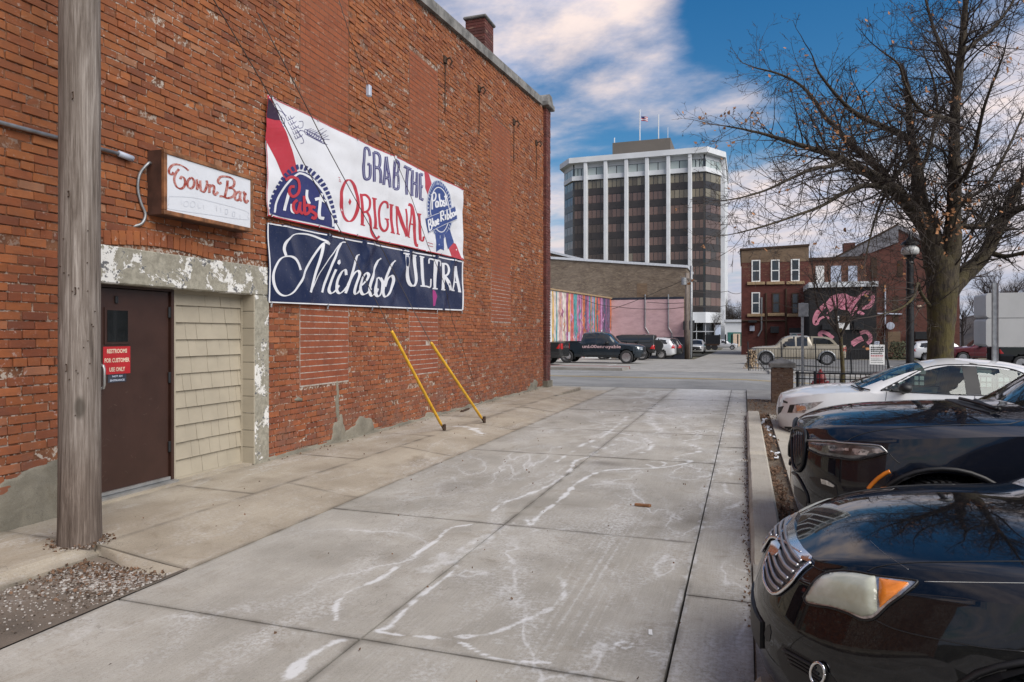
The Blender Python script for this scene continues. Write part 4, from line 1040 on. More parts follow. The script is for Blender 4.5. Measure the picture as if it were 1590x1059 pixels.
def white_sedan():
    root = empty('white_sedan', (.50, 12.6, ground_z(2, 12.6)+.115), 0, 'white four-door sedan with black mirror and see-through windows parked at the kerb end', 'car', 'cars parked nose-in along the kerb')
    root.rotation_euler = (0, math.radians(2.0), 0); root.scale = (1.05,)*3
    S = dict(L=4.6, W=1.8, nose=.95, tail=.7, pf=2.5, pr=2.8, crown=.05, paint=M['paint_white'], windshield=(1.12, 1.98), rear_glass=(3.35, 4.05), glass=M['glass'],
        zl=[(0, .22), (.3, .18), (1.2, .17), (4.0, .19), (4.6, .3)],
        zs=[(0, .68), (.12, .72), (.4, .80), (.8, .86), (1.3, .895), (2.2, .92), (3.4, .96), (4.2, .98), (4.6, .9)],
        zt=[(0, .74), (.05, .765), (.15, .81), (.4, .88), (.8, .935), (1.12, .965), (1.16, .985), (1.98, 1.34), (2.5, 1.425), (3.0, 1.41), (3.35, 1.36), (4.05, 1.08), (4.3, 1.06), (4.6, 1.0)],
        wr=[(0, .82), (.3, .80), (1.0, .78), (1.12, .77), (2.0, .62), (3.2, .6), (4.1, .70), (4.6, .8)],
        ws=[(0, .97), (.6, .955), (1.2, .955), (2, .945), (4, .95), (4.6, .95)],
        slant=[(.15, .08), (.3, .02), (.45, 0), (.6, .02), (.72, .06), (.8, .12), (1.2, .2)],
        flare=.010, arches=[(.88, .31, .345), (3.56, .31, .345)], snapx=[1.12, 1.98, 3.35, 4.05],
        side_windows=[[(1.42, .925), (1.95, 1.23), (2.3, 1.325), (2.46, 1.33), (2.46, .935)], [(2.62, .94), (2.62, 1.335), (3.1, 1.29), (3.45, 1.12), (3.5, .97)]])
    C = car(S, root)
    for x in (.88, 3.56):
        for s_ in (-1, 1): wheel(root, x, s_*.775, .31, .31, .2, s_, 5)
    return C
C3 = white_sedan()

M['grille_back'] = simple('grey_grille_back', (.10, .10, .105), .4, .5)
# ---- fittings of the nearest car
def P6(*p): return [A6(*q) for q in p]
def P7(*p): return [A7(*q) for q in p]
hl = shell_cam(C1, 'headlight', P6((262,625),(300,560),(350,512),(420,490),(520,492),(650,515),(820,536),(842,548),(830,570),(780,604),(700,662),(625,728),(560,735),(480,702),(400,677),(330,665),(275,652)), M['lens_clear'], off=.003, h=5)
shell_cam(C1, 'lens', P6((275,622),(308,566),(356,520),(422,500),(520,502),(630,520),(642,600),(640,690),(612,715),(562,722),(482,690),(402,665),(332,655),(282,644)), M['cloudy'], off=.007, h=4, bulge=.016, parent=hl, edge=16)
shell_cam(C1, 'turn_lamp', P6((652,530),(800,553),(735,608),(656,674),(650,620)), M['amber'], off=.008, h=4, bulge=.008, parent=hl, edge=12)
line_cam(C1, 'lamp_trim', [A6(*p) for p in ((262,625),(300,560),(350,512),(420,490),(520,492),(650,515),(820,536),(842,550),(780,604),(700,662),(625,730),(560,737),(480,702),(400,677),(330,667),(275,652),(262,625))], M['black_plastic'], r=.0045, off=.003, parent=hl)
gr = shell_cam(C1, 'grille', P6((200,228),(175,262),(130,330),(88,400),(66,470),(68,540),(95,592),(132,602),(190,560),(250,490),(298,452),(240,405),(205,340),(194,280)), M['grille_back'], off=.004, h=5)
line_cam(C1, 'grille_surround', [A6(*p) for p in ((203,224),(175,260),(130,330),(86,400),(64,470),(66,540),(95,596),(132,605),(190,562),(252,488),(300,448))], M['chrome'], r=.0075, off=.008, parent=gr)
shell_cam(C1, 'grille_top_bar', P6((196,222),(212,210),(214,270),(232,330),(262,378),(310,425),(302,452),(262,440),(215,408),(190,350),(180,290)), M['chrome'], off=.012, h=5, parent=gr)
for p in (((166,278),(178,340),(214,408),(252,446)), ((146,312),(164,380),(200,440),(236,468)), ((126,346),(146,415),(178,470),(214,500)), ((106,380),(124,450),(154,502),(188,530)), ((90,414),(106,482),(132,532),(164,556)), ((76,450),(90,516),(114,560),(142,584))):
    line_cam(C1, 'grille_bar', [A6(*q) for q in p], M['grille_bar'], r=.0085, off=.010, parent=gr)
shell_cam(C1, 'emblem', P6((105,355),(130,345),(150,372),(140,410),(115,420),(98,395)), M['chrome'], off=.02, h=5, parent=[gr[0], gr[0]], mirror=False)
for p in ([(300,458),(335,478),(372,490)], [(585,490),(640,466),(760,448),(950,441),(1150,438),(1394,437),(1600,440)], [(625,738),(700,775),(800,806),(950,838),(1180,880),(1400,902)]):
    line_cam(C1, 'panel_gap', [A6(*q) for q in p], M['black_plastic'], r=.0022, off=.0004)
shell(C1, 'licence_bracket', [(-.28, .36), (.28, .36), (.28, .47), (-.28, .47)], M['black_plastic'], 'x', dens=.05, h=.05, off=.012)
for s_ in (-1, 1): shell(C1, 'side_marker_slot', [(.10, .42), (.20, .42), (.20, .47), (.10, .46)], M['black_plastic'], 'y', s_, off=.002, h=.05)
line_cam(C1, 'paint_scratch', P6((880,541),(1100,545),(1394,549),(1500,551)), M['line_white'], r=.0011, off=.0004, mirror=False)
line_cam(C1, 'paint_scratch', P6((600,330),(680,400),(800,480)), M['grey_metal'], r=.0006, off=.0004, mirror=False)
li = shell_cam(C1, 'lower_intake', P6((118,905),(150,868),(185,880),(310,955),(400,1020),(440,1075),(470,1130),(240,1130),(150,1000)), M['black_plastic'], off=.002, h=6)
for k in range(4): line_cam(C1, 'intake_slat', P6((160+k*14,890+k*26),(240+k*14,935+k*26),(330+k*14,985+k*30)), M['black_metal'], r=.006, off=.008, parent=li)
line_cam(C1, 'fog_lamp_ring', [A6(342+36*math.cos(t)+.0, 1012+56*math.sin(t)) for t in np.linspace(0, 2*PI, 15)], M['chrome'], r=.006, off=.012, parent=li)
shell_cam(C1, 'fog_lamp', [A6(342+26*math.cos(t), 1012+44*math.sin(t)) for t in np.linspace(0, 2*PI, 15)[:-1]], M['glass_dark'], off=.008, h=5, parent=li)
shell_cam(C1, 'bumper_slot', P6((68,770),(84,760),(92,800),(84,850),(66,850),(58,810)), M['black_plastic'], off=.002, h=4, mirror=False)
# ---- fittings of the suv
g2 = shell_cam(C2, 'grille', P7((165,540),(172,512),(204,498),(238,517),(246,560),(240,650),(226,722),(202,752),(180,735),(166,655)), M['black_plastic'], off=.003, h=3)
line_cam(C2, 'grille_rim', P7((165,545),(172,510),(204,496),(240,515),(248,560),(242,650),(228,724),(202,758),(178,738),(166,655),(165,545)), M['black_metal'], r=.014, off=.008, parent=g2)
for k in range(6): line_cam(C2, 'grille_slat', P7((178+k*10.5,520+abs(k-2.5)*4),(180+k*10,640),(186+k*7,728-abs(k-2)*6)), M['glass_dark'], r=.006, off=.010, parent=g2)
h2 = shell_cam(C2, 'headlight', P7((255,572),(400,578),(560,590),(690,600),(722,617),(752,645),(700,664),(600,684),(540,692),(440,680),(340,664),(262,628)), M['lens_smoke'], off=.004, h=3, bulge=.01, edge=8)
for q in (((388,606),(430,604),(440,618),(515,620),(515,636),(400,636),(392,624)), ((528,622),(600,626),(640,640),(625,664),(560,662),(545,650)), ((655,625),(700,622),(735,642),(690,652),(660,648))): shell_cam(C2, 'lamp_element', P7(*q), M['lens_clear'], off=.014, h=2, parent=h2)
line_cam(C2, 'lamp_trim', P7((262,574),(400,581),(560,593),(690,603),(722,620),(748,645)), M['steel'], r=.0045, off=.012, parent=h2); line_cam(C2, 'lamp_trim', P7((262,628),(340,664),(440,681),(540,692),(640,678),(748,648)), M['black_plastic'], r=.006, off=.008, parent=h2)
line_cam(C2, 'side_reflector', P7((630,870),(655,840),(690,806),(730,778),(764,762)), M['amber'], r=.012, off=.008)
for p in ([(500,576),(530,556),(600,530),(700,510),(900,490),(1200,476),(1480,470),(1590,446)], [(500,576),(400,575),(260,568)], [(760,655),(790,688),(824,716)]): line_cam(C2, 'panel_gap', P7(*p), M['black_plastic'], r=.0028, off=.0005)
v2 = shell_cam(C2, 'side_intake', P7((262,795),(370,806),(432,846),(442,915),(400,900),(320,860)), M['black_plastic'], off=.003, h=3)
shell_cam(C2, 'fog_lamp', P7((340,808),(380,820),(425,850),(420,862),(345,838)), M['lens_clear'], off=.008, h=3, parent=v2)
shell_cam(C2, 'lower_grille', P7((172,850),(208,870),(250,912),(246,985),(205,955),(175,905)), M['black_plastic'], off=.003, h=3, mirror=False)
line_cam(C2, 'bumper_trim', P7((165,770),(200,800),(250,900),(262,960)), M['black_plastic'], r=.010, off=.004)
for p in ([(1195,335),(1300,362),(1420,402)], [(1290,345),(1350,375),(1440,405)]): line_cam(C2, 'wiper', P7(*p), M['black_metal'], r=.012, off=.025, mirror=False)
shell_cam(C2, 'cowl', P7((1130,330),(1180,318),(1230,322),(1300,352),(1420,402),(1380,405),(1260,375),(1190,352)), M['black_plastic'], off=.006, h=3)
shell_cam(C2, 'emblem', [A7(218+12*math.cos(t), 458+9*math.sin(t)) for t in np.linspace(0, 2*PI, 11)[:-1]], M['steel'], off=.008, h=2, mirror=False)
# ---- fittings of the white sedan
h3 = shell_cam(C3, 'headlight', P7((130,402),(146,352),(230,342),(355,331),(302,364),(248,388),(234,403)), M['lens_clear'], off=.004, h=2.5)
shell_cam(C3, 'lamp_bezel', P7((132,400),(146,354),(176,352),(160,400)), M['black_plastic'], off=.008, h=2.5, parent=h3)
shell_cam(C3, 'lamp_element', P7((186,356),(240,348),(248,382),(190,392)), M['chrome'], off=.009, h=2.5, parent=h3)
shell_cam(C3, 'grille', P7((72,366),(108,360),(90,398),(72,414)), M['black_plastic'], off=.004, h=2)
shell_cam(C3, 'upper_grille', P7((104,322),(132,334),(130,344),(104,338)), M['black_plastic'], off=.004, h=2)
shell_cam(C3, 'lower_intake', P7((112,486),(176,488),(176,530),(150,528),(118,512)), M['black_plastic'], off=.004, h=2)
line_cam(C3, 'bumper_strip', P7((60,508),(110,540),(160,556)), M['alu'], r=.012, off=.004)
tb = MB()
for s_ in (-1, 1): shell(C3, 'window_pillar', [(2.45, .94), (2.45, 1.33), (2.63, 1.33), (2.63, .945)], M['black_plastic'], 'y', s_, off=.004, h=.05)
for s_ in (-1, 1):
    for q in ([(1.45, .92), (1.43, .7), (1.44, .35)], [(2.55, .93), (2.54, .6), (2.5, .3)]): seam(C3, q, 'y', s_, r=.004)
    seam(C3, [(1.38, .925), (1.62, 1.06), (1.93, 1.235), (2.15, 1.31), (2.46, 1.345), (2.8, 1.34), (3.1, 1.30), (3.46, 1.13)], 'y', s_, r=.011, name='window_trim'); seam(C3, [(1.38, .922), (2.4, .93), (3.5, .965)], 'y', s_, r=.008, name='window_trim')
    shell(C3, 'mirror_triangle', [(1.38, .93), (1.62, 1.05), (1.64, .93)], M['black_plastic'], 'y', s_, off=.004, h=.05)
    seam(C3, [(2.28, .80), (2.46, .80)], 'y', s_, r=.014, m=M['paint_white'], name='door_handle', off=.012)
for p in ([(525,240),(560,255),(600,268)], [(560,238),(590,256),(640,268)]): line_cam(C3, 'wiper', P7(*p), M['black_metal'], r=.012, off=.02, mirror=False)
def mirror(C, x, y, z, m, s=1.0):
    for sd_ in (-1, 1):
        mb = MB(); V = []; F = []
        for i in range(9):
            for j in range(12):
                t = PI*i/8; p = 2*PI*j/12; V.append((x+.085*s*abs(math.cos(t))**.7*math.copysign(1, math.cos(t)), sd_*(y+.115*s*math.sin(t)*math.cos(p)), z+.075*s*math.sin(t)*math.sin(p)))
        F = [(i*12+j, i*12+(j+1) % 12, (i+1)*12+(j+1) % 12, (i+1)*12+j) for i in range(8) for j in range(12)]
        mb.add(V, F); mb.tube([(x+.02, sd_*(y-.05), z-.05), (x+.0, sd_*(y-.17), z-.08)], .025, 6); mb.obj('wing_mirror', m, C.root, smooth=True)
mirror(C3, 1.66, 1.0, .99, M['black_plastic']); mirror(C2, 2.2, 1.1, 1.25, M['paint_navy'], 1.2); mirror(C1, 1.72, 1.02, 1.06, M['paint_black'])
def cabin(C, x0, x1, zf, seats):
    MB().bx(x0, x1, -.74, .74, zf-.05, zf).bx(x0, x0+.35, -.7, .7, zf, zf+.42).obj('cabin_floor', M['interior'], C.root)
    for (x, y) in seats:
        s = MB().cbox(x, x+.5, y-.24, y+.24, zf, zf+.22, .04); b = MB().box((x+.56, y, zf+.48), (.14, .46, .62), 0, .22); s.add(b.v, b.f); h = MB().box((x+.66, y, zf+.86), (.09, .24, .18), 0, .15); s.add(h.v, h.f); s.obj('seat', M['interior'], C.root)
    MB().lathe([(.17, -.012), (.185, 0), (.17, .012), (.155, 0), (.17, -.012)], 20, Matrix.Translation((x0+.5, -.36, zf+.5)) @ Matrix.Rotation(-1.1, 4, 'Y')).obj('steering_wheel', M['black_plastic'], C.root, smooth=True)
cabin(C3, 1.25, 3.6, .42, [(1.95, -.37), (1.95, .37), (2.9, -.37), (2.9, .37)])

# ------------------------------------------------------------------ banners, signs, pole, wires
def vinyl(name, c, rough=.42, var=.05):
    s = NT(name); p = s.pos(); n = s.noise(p, 2.5, 4, .6); cc = s.mix(s.rng(n, .3, .7), tuple(x*(1-var) for x in c), c); cc = s.mix(s.rng(s.noise(p, 30, 4, .7), .58, .72, 0, .18), cc, (.25, .24, .22)); return s.fin(cc, rough)
M['v_white'] = vinyl('white_vinyl', (.66, .67, .70)); M['v_navy'] = vinyl('navy_vinyl', (.012, .020, .058), .27); M['v_red'] = vinyl('red_print', (.42, .03, .045)); M['v_blue'] = vinyl('navy_print', (.022, .028, .12))
M['v_roy'] = vinyl('blue_print', (.02, .05, .20)); M['v_ink'] = vinyl('ink_print', (.06, .05, .16)); M['v_dark'] = vinyl('dark_print', (.03, .012, .03)); M['v_pink'] = vinyl('pink_print', (.32, .03, .17)); M['v_pale'] = vinyl('pale_shadow_print', (.42, .46, .55))
def WALLP(px, py, X): return on_wall(px, py, X)
class Plane:                                          # a hung sheet: X = x0 + relief(Y, z)
    def __init__(s, x0, fn=None): s.x0 = x0; s.fn = fn or (lambda y, z: 0)
    def map(s, V, F, name, m, parent, off, px=True):
        mb = MB(); 
        for i, p in enumerate(V):
            y, z = on_wall(p[0], p[1], s.x0) if px else p
            mb.v.append((s.x0+s.fn(y, z)+(off[i] if isinstance(off, list) else off), y, z))
        mb.f = [tuple(f) for f in F]
        o = mb.obj(name, m, parent, fix=False); me = o.data
        import bmesh
        bm = bmesh.new(); bm.from_mesh(me)
        for f in bm.faces:
            if f.normal.x < 0: f.normal_flip()
        bm.to_mesh(me); bm.free(); return o
def wr1(y, z):
    e = min(1, (y-6.75)/1.0, (12.8-y)/1.0) if 6.75 < y < 12.8 else 0
    cr_ = sum(.014*math.exp(-(((y-cy)*sn-(z-cz)*cn)/.055)**2)*math.exp(-(abs(y-cy)+abs(z-cz))*.9) for cy, cz, a in ((6.8, 4.45, .5), (6.8, 4.45, .9), (6.8, 3.0, -.4), (6.8, 3.0, -.9), (12.75, 4.5, 2.6), (12.75, 4.5, 2.2), (12.75, 3.15, 3.6), (12.75, 3.15, 3.9), (9.8, 4.5, 1.3), (9.8, 4.5, 1.9), (8.2, 3.05, 1.2), (11, 3.1, 1.9)) for sn, cn in ((math.sin(a), math.cos(a)),))
    return cr_+.010*math.sin(y*2.1+z*1.3)+.007*math.sin(y*5.3-z*3.1+1)+.006*math.sin(y*3+z*9)+.012*mnoise.noise(Vector((y*1.6, z*5, 2)))+.004*mnoise.noise(Vector((y*6, z*9, 7)))
def wr2(y, z):
    t = (3.02-z); a = .016*mnoise.noise(Vector((y*1.4, z*1.1, 4)))
    fold = sum(.04*math.exp(-((y-cy-(z-3.0)*k)/.10)**2)*math.exp(-t*1.6) for cy, k in ((7.0, -.6), (8.0, .5), (8.9, -.5), (9.15, .7), (10.15, -.6), (10.4, .8), (11.4, -.4), (12.2, .5)))
    return a+fold+.008*math.sin(y*3.3+z*7)+.009*mnoise.noise(Vector((y*5+z*4, z*3, 8)))
def sheetobj(name, X0, fn, cor, m, label, cat, nx=120, nz=34, sag=0.0):
    root = empty(name, (X0, cor[0][0], cor[3][1]), 0, label, cat)
    (y0, zt0), (y1, zt1), (_, zb1), (_, zb0) = cor; V = []
    for j in range(nz+1):
        for i in range(nx+1):
            s_ = i/nx; t = j/nz; y = y0+(y1-y0)*s_; a = zb0+(zb1-zb0)*s_; b = zt0+(zt1-zt0)*s_
            sc = sag*(abs(math.sin(s_*PI*4))-1)*(t**6 if t > .5 else (1-t)**6*-1)
            z = a+(b-a)*t+sc; V.append((X0+fn(y, z), y, z))
    mb = MB().add(V, [(j*(nx+1)+i, j*(nx+1)+i+1, (j+1)*(nx+1)+i+1, (j+1)*(nx+1)+i) for j in range(nz) for i in range(nx)])
    return root, V, mb, nx, nz
def keep(o, root):
    o.parent = root; o.matrix_parent_inverse = Matrix.Translation(-root.location); return o
XB = -5.355
c1 = [on_wall(414, 147, XB), on_wall(719, 294, XB), on_wall(719, 403, XB), on_wall(414, 335, XB)]
r1, V1, mb1, _, _ = sheetobj('beer_banner', XB, wr1, c1, None, 'white vinyl beer banner reading GRAB THE ORIGINAL with blue ribbon seal, above the navy banner', 'banner')
keep(mb1.obj('banner_cloth', M['v_white'], None, smooth=True, fix=False), r1)
mb1b = MB(); mb1b.v = [(x-.002, y, z) for x, y, z in mb1.v]; mb1b.f = [f[::-1] for f in mb1.f]; keep(mb1b.obj('banner_backing', M['v_white'], None, smooth=True, fix=False), r1)
P1 = Plane(XB, wr1)
def pr(plane, root, name, poly, m, off, h=6, dens=5): 
    V, F = patch2d(densify(poly, dens), h); return keep(plane.map(V, F, name, m, None, off), root)
def st(plane, root, name, strokes, m, w, off, nib=None, closed=False, taper=False, k=8):
    V = []; F = []; offs = []
    for si, q in enumerate(strokes):
        ww = w
        if isinstance(q, tuple) and len(q) == 2 and isinstance(q[1], (int, float)) and isinstance(q[0], list): q, ww = q
        v, f = ribbon(q, ww, k, nib, closed, taper); n = len(V); V += v; F += [tuple(i+n for i in g) for g in f]; L_ = max(1, len(v)-1); offs += [off+.00015*(si % 9)+.0004*i/L_ for i in range(len(v))]
    # every stroke a hair above the last, so crossings never share a plane
    return keep(plane.map(V, F, name, m, None, offs), root)
def A(*p): return [(410+x/4.8125, 140+y/4.8125) for x, y in p]
def B(*p): return [(520+x/5.293, 210+y/5.293) for x, y in p]
def Cc(*p): return [(410+x/5.048, 340+y/5.048) for x, y in p]
e = .0022
# red border
pr(P1, r1, 'border_print', [(414.3,147.5),(719,294),(719,295.3),(415.5,149.6),(415.3,335),(414.3,335)], M['v_red'], e)
pr(P1, r1, 'border_print', [(414.3,335.2),(719,403),(719,401.8),(414.3,333.2)], M['v_red'], e)
pr(P1, r1, 'ribbon_stripe', A((14,35),(45,70),(80,130),(112,220),(155,320),(200,440),(235,560),(252,640),(140,665),(100,560),(50,440),(14,365)), M['v_red'], e)
pr(P1, r1, 'ribbon_shade', A((16,60),(55,95),(95,150),(115,225),(70,222),(16,205)), M['v_dark'], e*2)
disc = [(30,920),(45,870),(62,800),(88,740),(120,685),(165,640),(215,615),(262,605),(310,612),(360,645),(410,700),(450,770),(480,840),(500,910),(512,985),(520,1035)]
pr(P1, r1, 'seal_disc', A(*(disc+[(400,1003),(250,970),(120,945)])), M['v_blue'], e*2)
ring = [(76,915),(88,850),(112,785),(150,715),(195,665),(245,628),(270,622),(310,634),(360,668),(405,715),(440,770),(468,835),(490,905),(502,970),(506,1020)]
st(P1, r1, 'seal_ring', [A(*ring)], M['v_white'], 3.2, e*3)
teeth = catmull([(48,905),(56,850),(74,785),(98,725),(132,665),(172,618),(216,585),(262,572),(306,582),(352,610),(400,655),(440,712),(468,775),(492,838),(508,890),(520,945),(526,1000)], 12)
tv, tf = [], []; acc = 0; nxt = 0
pts = [np.array(p) for p in teeth]
for i in range(1, len(pts)):
    acc += float(np.linalg.norm(pts[i]-pts[i-1]))
    if acc >= nxt:
        d = (pts[i]-pts[i-1])/np.linalg.norm(pts[i]-pts[i-1]); nrm = np.array([-d[1], d[0]]); nxt = acc+34
        q = [pts[i]+d*a+nrm*b for a, b in ((-11, -18), (11, -18), (12, 10), (6, 20), (-6, 20), (-12, 10))]; n = len(tv); tv += A(*[tuple(z) for z in q]); tf.append(tuple(range(n, n+6)))
keep(P1.map(tv, tf, 'seal_teeth', M['v_blue'], None, e*2), r1)
st(P1, r1, 'lettering', [A((178,768),(165,830),(150,900)), A((205,850),(208,900),(228,915)), A((318,745),(312,800),(330,850)), A((424,772),(408,850),(396,915),(402,952),(432,960)), A((374,818),(405,812),(450,834))], M['v_white'], 4.6, e*4)
st(P1, r1, 'lettering', [A((145,672),(190,650),(240,665),(258,710),(246,770),(208,795),(180,765),(186,725),(218,722)), A((240,820),(215,850),(222,900),(245,912),(262,850)), A((262,835),(262,900),(285,925)), A((290,790),(292,870),(300,925),(330,905),(325,860),(300,865)), A((370,880),(345,872),(340,900),(372,930),(365,958),(342,950))], M['v_red'], 4.4, e*5)
# hop and barley line drawing
hs = [A((78,115),(95,100),(115,125),(150,180),(165,190)), A((115,205),(145,215),(140,270),(120,268)), A((255,235),(285,235),(285,275),(255,285),(245,270)), A((230,300),(270,350),(285,390),(262,400)), A((100,150),(135,165),(160,205)), A((255,300),(300,310),(360,345),(440,385)), A((130,190),(120,230),(135,255))]
for k in range(5):
    for j in range(3):
        cx, cy = 190+k*14-j*16+12, 200+k*34+j*8; hs.append(A((cx-12, cy-10), (cx+2, cy+14), (cx+20, cy-4)))
for k in range(8):
    t = k/7; cx, cy = 295+t*130, 312+t*62
    for s_ in (-1, 1): hs.append(A((cx, cy), (cx+12-s_*2, cy-s_*20), (cx+32, cy-s_*14+10), (cx+20, cy+8)))
    hs.append(A((cx+20, cy-15), (cx+60, cy-25-10*t)))
hs += [A((400,350),(440,320),(470,300)), A((420,370),(460,365),(495,368)), A((425,385),(455,400),(480,405)), A((380,330),(420,300),(445,285))]
st(P1, r1, 'hop_drawing', hs, M['v_ink'], .75, e, k=5)
cap = [B((290,170),(285,122),(264,103),(246,122),(240,230),(244,332),(258,360),(280,357),(291,332),(290,240)), B((268,236),(290,240)), B((323,382),(322,260),(325,138)), B((325,138),(358,150),(372,185),(368,248),(345,268),(326,258)), B((350,262),(370,295),(373,394)),
       B((396,408),(408,290),(420,176)), B((420,176),(434,300),(446,430)), B((404,345),(440,358)), B((478,438),(480,320),(482,205)), B((482,205),(510,222),(518,262),(508,312),(482,318)), B((482,320),(512,330),(521,390),(512,440),(478,438)),
       B((560,256),(622,284)), B((592,272),(591,380),(588,488)), B((633,288),(632,400),(632,500)), B((669,303),(668,400),(667,512)), B((634,388),(667,402)), B((697,314),(696,420),(697,528)), B((697,316),(724,328)), B((697,418),(718,426)), B((697,520),(724,533))]
st(P1, r1, 'lettering', cap, M['v_ink'], 4.3, e, k=4)
st(P1, r1, 'letter_grain', [[(x, y+.6*math.sin(i*2.2+x)) for i, (x, y) in enumerate(q)] for q in cap], M['v_pale'], .5, e*2, k=3)
om = [B(*[(121+72*math.cos(t)+8*math.sin(t), 537+170*math.sin(t)-6*math.cos(t)) for t in np.linspace(0, 2*PI, 25)[:-1]])]
st(P1, r1, 'lettering', om, M['v_red'], 5.2, e, nib=(1.6, 0.0), closed=True, k=3)
pr(P1, r1, 'lettering', B((124,518),(138,545),(126,575),(110,548)), M['v_red'], e, 3, 2)
R_ = (M['v_red'], 4.0, e)
red = [(B((224,488),(226,600),(229,735)), 4.4), B((226,492),(262,492),(289,530),(286,590),(262,625),(232,632)), B((262,630),(285,680),(298,770),(318,825),(348,846),(370,828)), (B((214,483),(250,490)), 2), (B((214,732),(250,742)), 2),
       (B((325,520),(328,640),(332,762)), 4.2), (B((308,515),(345,525)), 2), (B((314,760),(352,768)), 2), B((437,600),(430,560),(400,548),(372,590),(362,680),(372,750),(398,785),(424,775),(438,735),(434,690)), (B((412,686),(452,692)), 2.2),
       (B((466,572),(470,690),(476,800)), 4.2), (B((450,568),(484,576)), 2), (B((458,797),(492,806)), 2), (B((510,588),(512,700),(516,810)), 2.4), (B((512,590),(545,700),(586,832)), 4.6), (B((580,605),(586,720),(590,830)), 2.4), (B((500,585),(524,592)), 2),
       (B((625,572),(612,700),(600,832)), 2.4), (B((600,568),(628,590),(645,740),(655,860),(668,903),(684,905)), 4.6), (B((612,728),(648,738)), 2), (B((684,648),(690,750),(700,862)), 4.4), (B((668,645),(702,652)), 2), (B((700,860),(720,868),(723,832)), 2.4), (B((590,832),(612,840)), 1.8), (B((505,808),(530,815)), 1.8)]
st(P1, r1, 'lettering', [q if isinstance(q, list) else q for q in red], M['v_red'], 3.6, e, k=5)
pr(P1, r1, 'ribbon_stripe', B((738,296),(776,322),(798,392),(780,480),(766,498),(738,432)), M['v_red'], e)
pr(P1, r1, 'ribbon_stripe', B((938,925),(972,880),(1000,892),(1046,1026),(966,1000)), M['v_red'], e)
el = lambda cx, cy, rx, ry, n=36: [(cx+rx*math.cos(2*PI*i/n)+rx*.0, cy+ry*math.sin(2*PI*i/n)+.33*rx*math.cos(2*PI*i/n)) for i in range(n)]
pr(P1, r1, 'seal_halo', B(*el(862, 612, 108, 240)), M['v_pale'], e*1.6)
pr(P1, r1, 'ribbon_tail', B((822,800),(830,958),(862,934),(894,946),(896,820)), M['v_roy'], e*2); pr(P1, r1, 'ribbon_tail', B((905,810),(932,938),(985,880),(950,770)), M['v_roy'], e*2)
tt = []; tq = []
for i in range(46):
    a = 2*PI*i/46; n = len(tt)
    for da, r in ((-.045, .92), (.045, .92), (.045, 1.06), (-.045, 1.06)):
        tt.append((862+94*r*math.cos(a+da), 612+222*r*math.sin(a+da)+.33*94*r*math.cos(a+da)))
    tq.append((n, n+1, n+2, n+3))
keep(P1.map(B(*tt), tq, 'seal_teeth', M['v_roy'], None, e*2.4), r1)
pr(P1, r1, 'seal_disc', B(*el(862, 612, 87, 206)), M['v_roy'], e*3)
st(P1, r1, 'seal_ring', [B(*el(862, 612, 76, 182))], M['v_white'], 1.3, e*4, closed=True, k=3)
pr(P1, r1, 'ribbon_scroll', B((742,682),(850,640),(990,582),(1004,690),(900,735),(760,804)), M['v_roy'], e*5)
st(P1, r1, 'scroll_edge', [B((744,684),(850,642),(988,586))], M['v_white'], .6, e*6, k=3); st(P1, r1, 'scroll_edge', [B((762,800),(900,733),(1002,689))], M['v_white'], .6, e*6, k=3)
def ftxt(plane, root, txt, org, ux, uy, m, off, bold=.02, shear=0, name='lettering'):
    V, F = font2d(txt, 1, 'LEFT', shear, bold); V = [(org[0]+ux[0]*x+uy[0]*y, org[1]+ux[1]*x+uy[1]*y) for x, y in V]; return keep(plane.map(V, F, name, m, None, off), root)
def scr(txtstrokes): return [B(*q) for q in txtstrokes]
st(P1, r1, 'lettering', scr([[(802,490),(800,550),(804,610)], [(792,495),(815,470),(832,492),(822,530),(802,540)], [(842,540),(828,555),(834,590),(846,580),(846,545),(852,590)], [(860,480),(862,540),(868,585),(884,560),(876,535),(864,548)], [(900,535),(890,545),(903,565),(896,582),(886,575)], [(910,480),(912,540),(920,578)], [(898,505),(925,500)]]), M['v_white'], 2.3, e*4, k=5)
st(P1, r1, 'lettering', scr([[(764,700),(768,785)], [(760,702),(782,692),(784,722),(766,735),(790,740),(786,772),(766,785)], [(798,680),(802,750)], [(810,705),(814,742),(826,738),(824,700),(830,738)], [(838,715),(850,705),(846,690),(836,705),(840,732),(852,722)], [(866,630),(870,710)], [(860,635),(882,622),(886,655),(868,668),(892,700)], [(900,650),(904,695)], [(914,610),(918,690),(932,672),(926,650),(916,660)], [(940,600),(944,680),(958,662),(950,640),(942,650)], [(968,632),(960,650),(968,668),(978,655),(974,635),(968,632)], [(985,630),(988,658),(990,630),(998,635),(1000,655)]]), M['v_white'], 2.0, e*7, k=5)
ftxt(P1, r1, 'BEER', B((848, 752))[0], (3.6, -.95), (0, -5), M['v_white'], e*4)
st(P1, r1, 'small_print', [B((758,880),(802,895)), B((760,905),(804,918))], M['v_red'], .8, e, k=3)
st(P1, r1, 'small_print', [B((22,345),(38,350)), B((28,360),(42,372)), B((24,375),(46,385))], M['v_red'], .8, e, k=3)
gm = MB()
for s_ in np.linspace(.01, .99, 7):
    for (za, zb, k) in ((c1[0][1], c1[1][1], -.012), (c1[3][1], c1[2][1], .012)):
        y = c1[0][0]+(c1[1][0]-c1[0][0])*s_; z = za+(zb-za)*s_+k; g = MB().lathe([(.010, 0), (.018, .004), (.018, .0), (.010, 0)], 10, Matrix.Translation((XB+wr1(y, z)+.002, y, z)) @ Matrix.Rotation(PI/2, 4, 'Y')); keep(g.obj('grommet', M['steel'], None), r1)
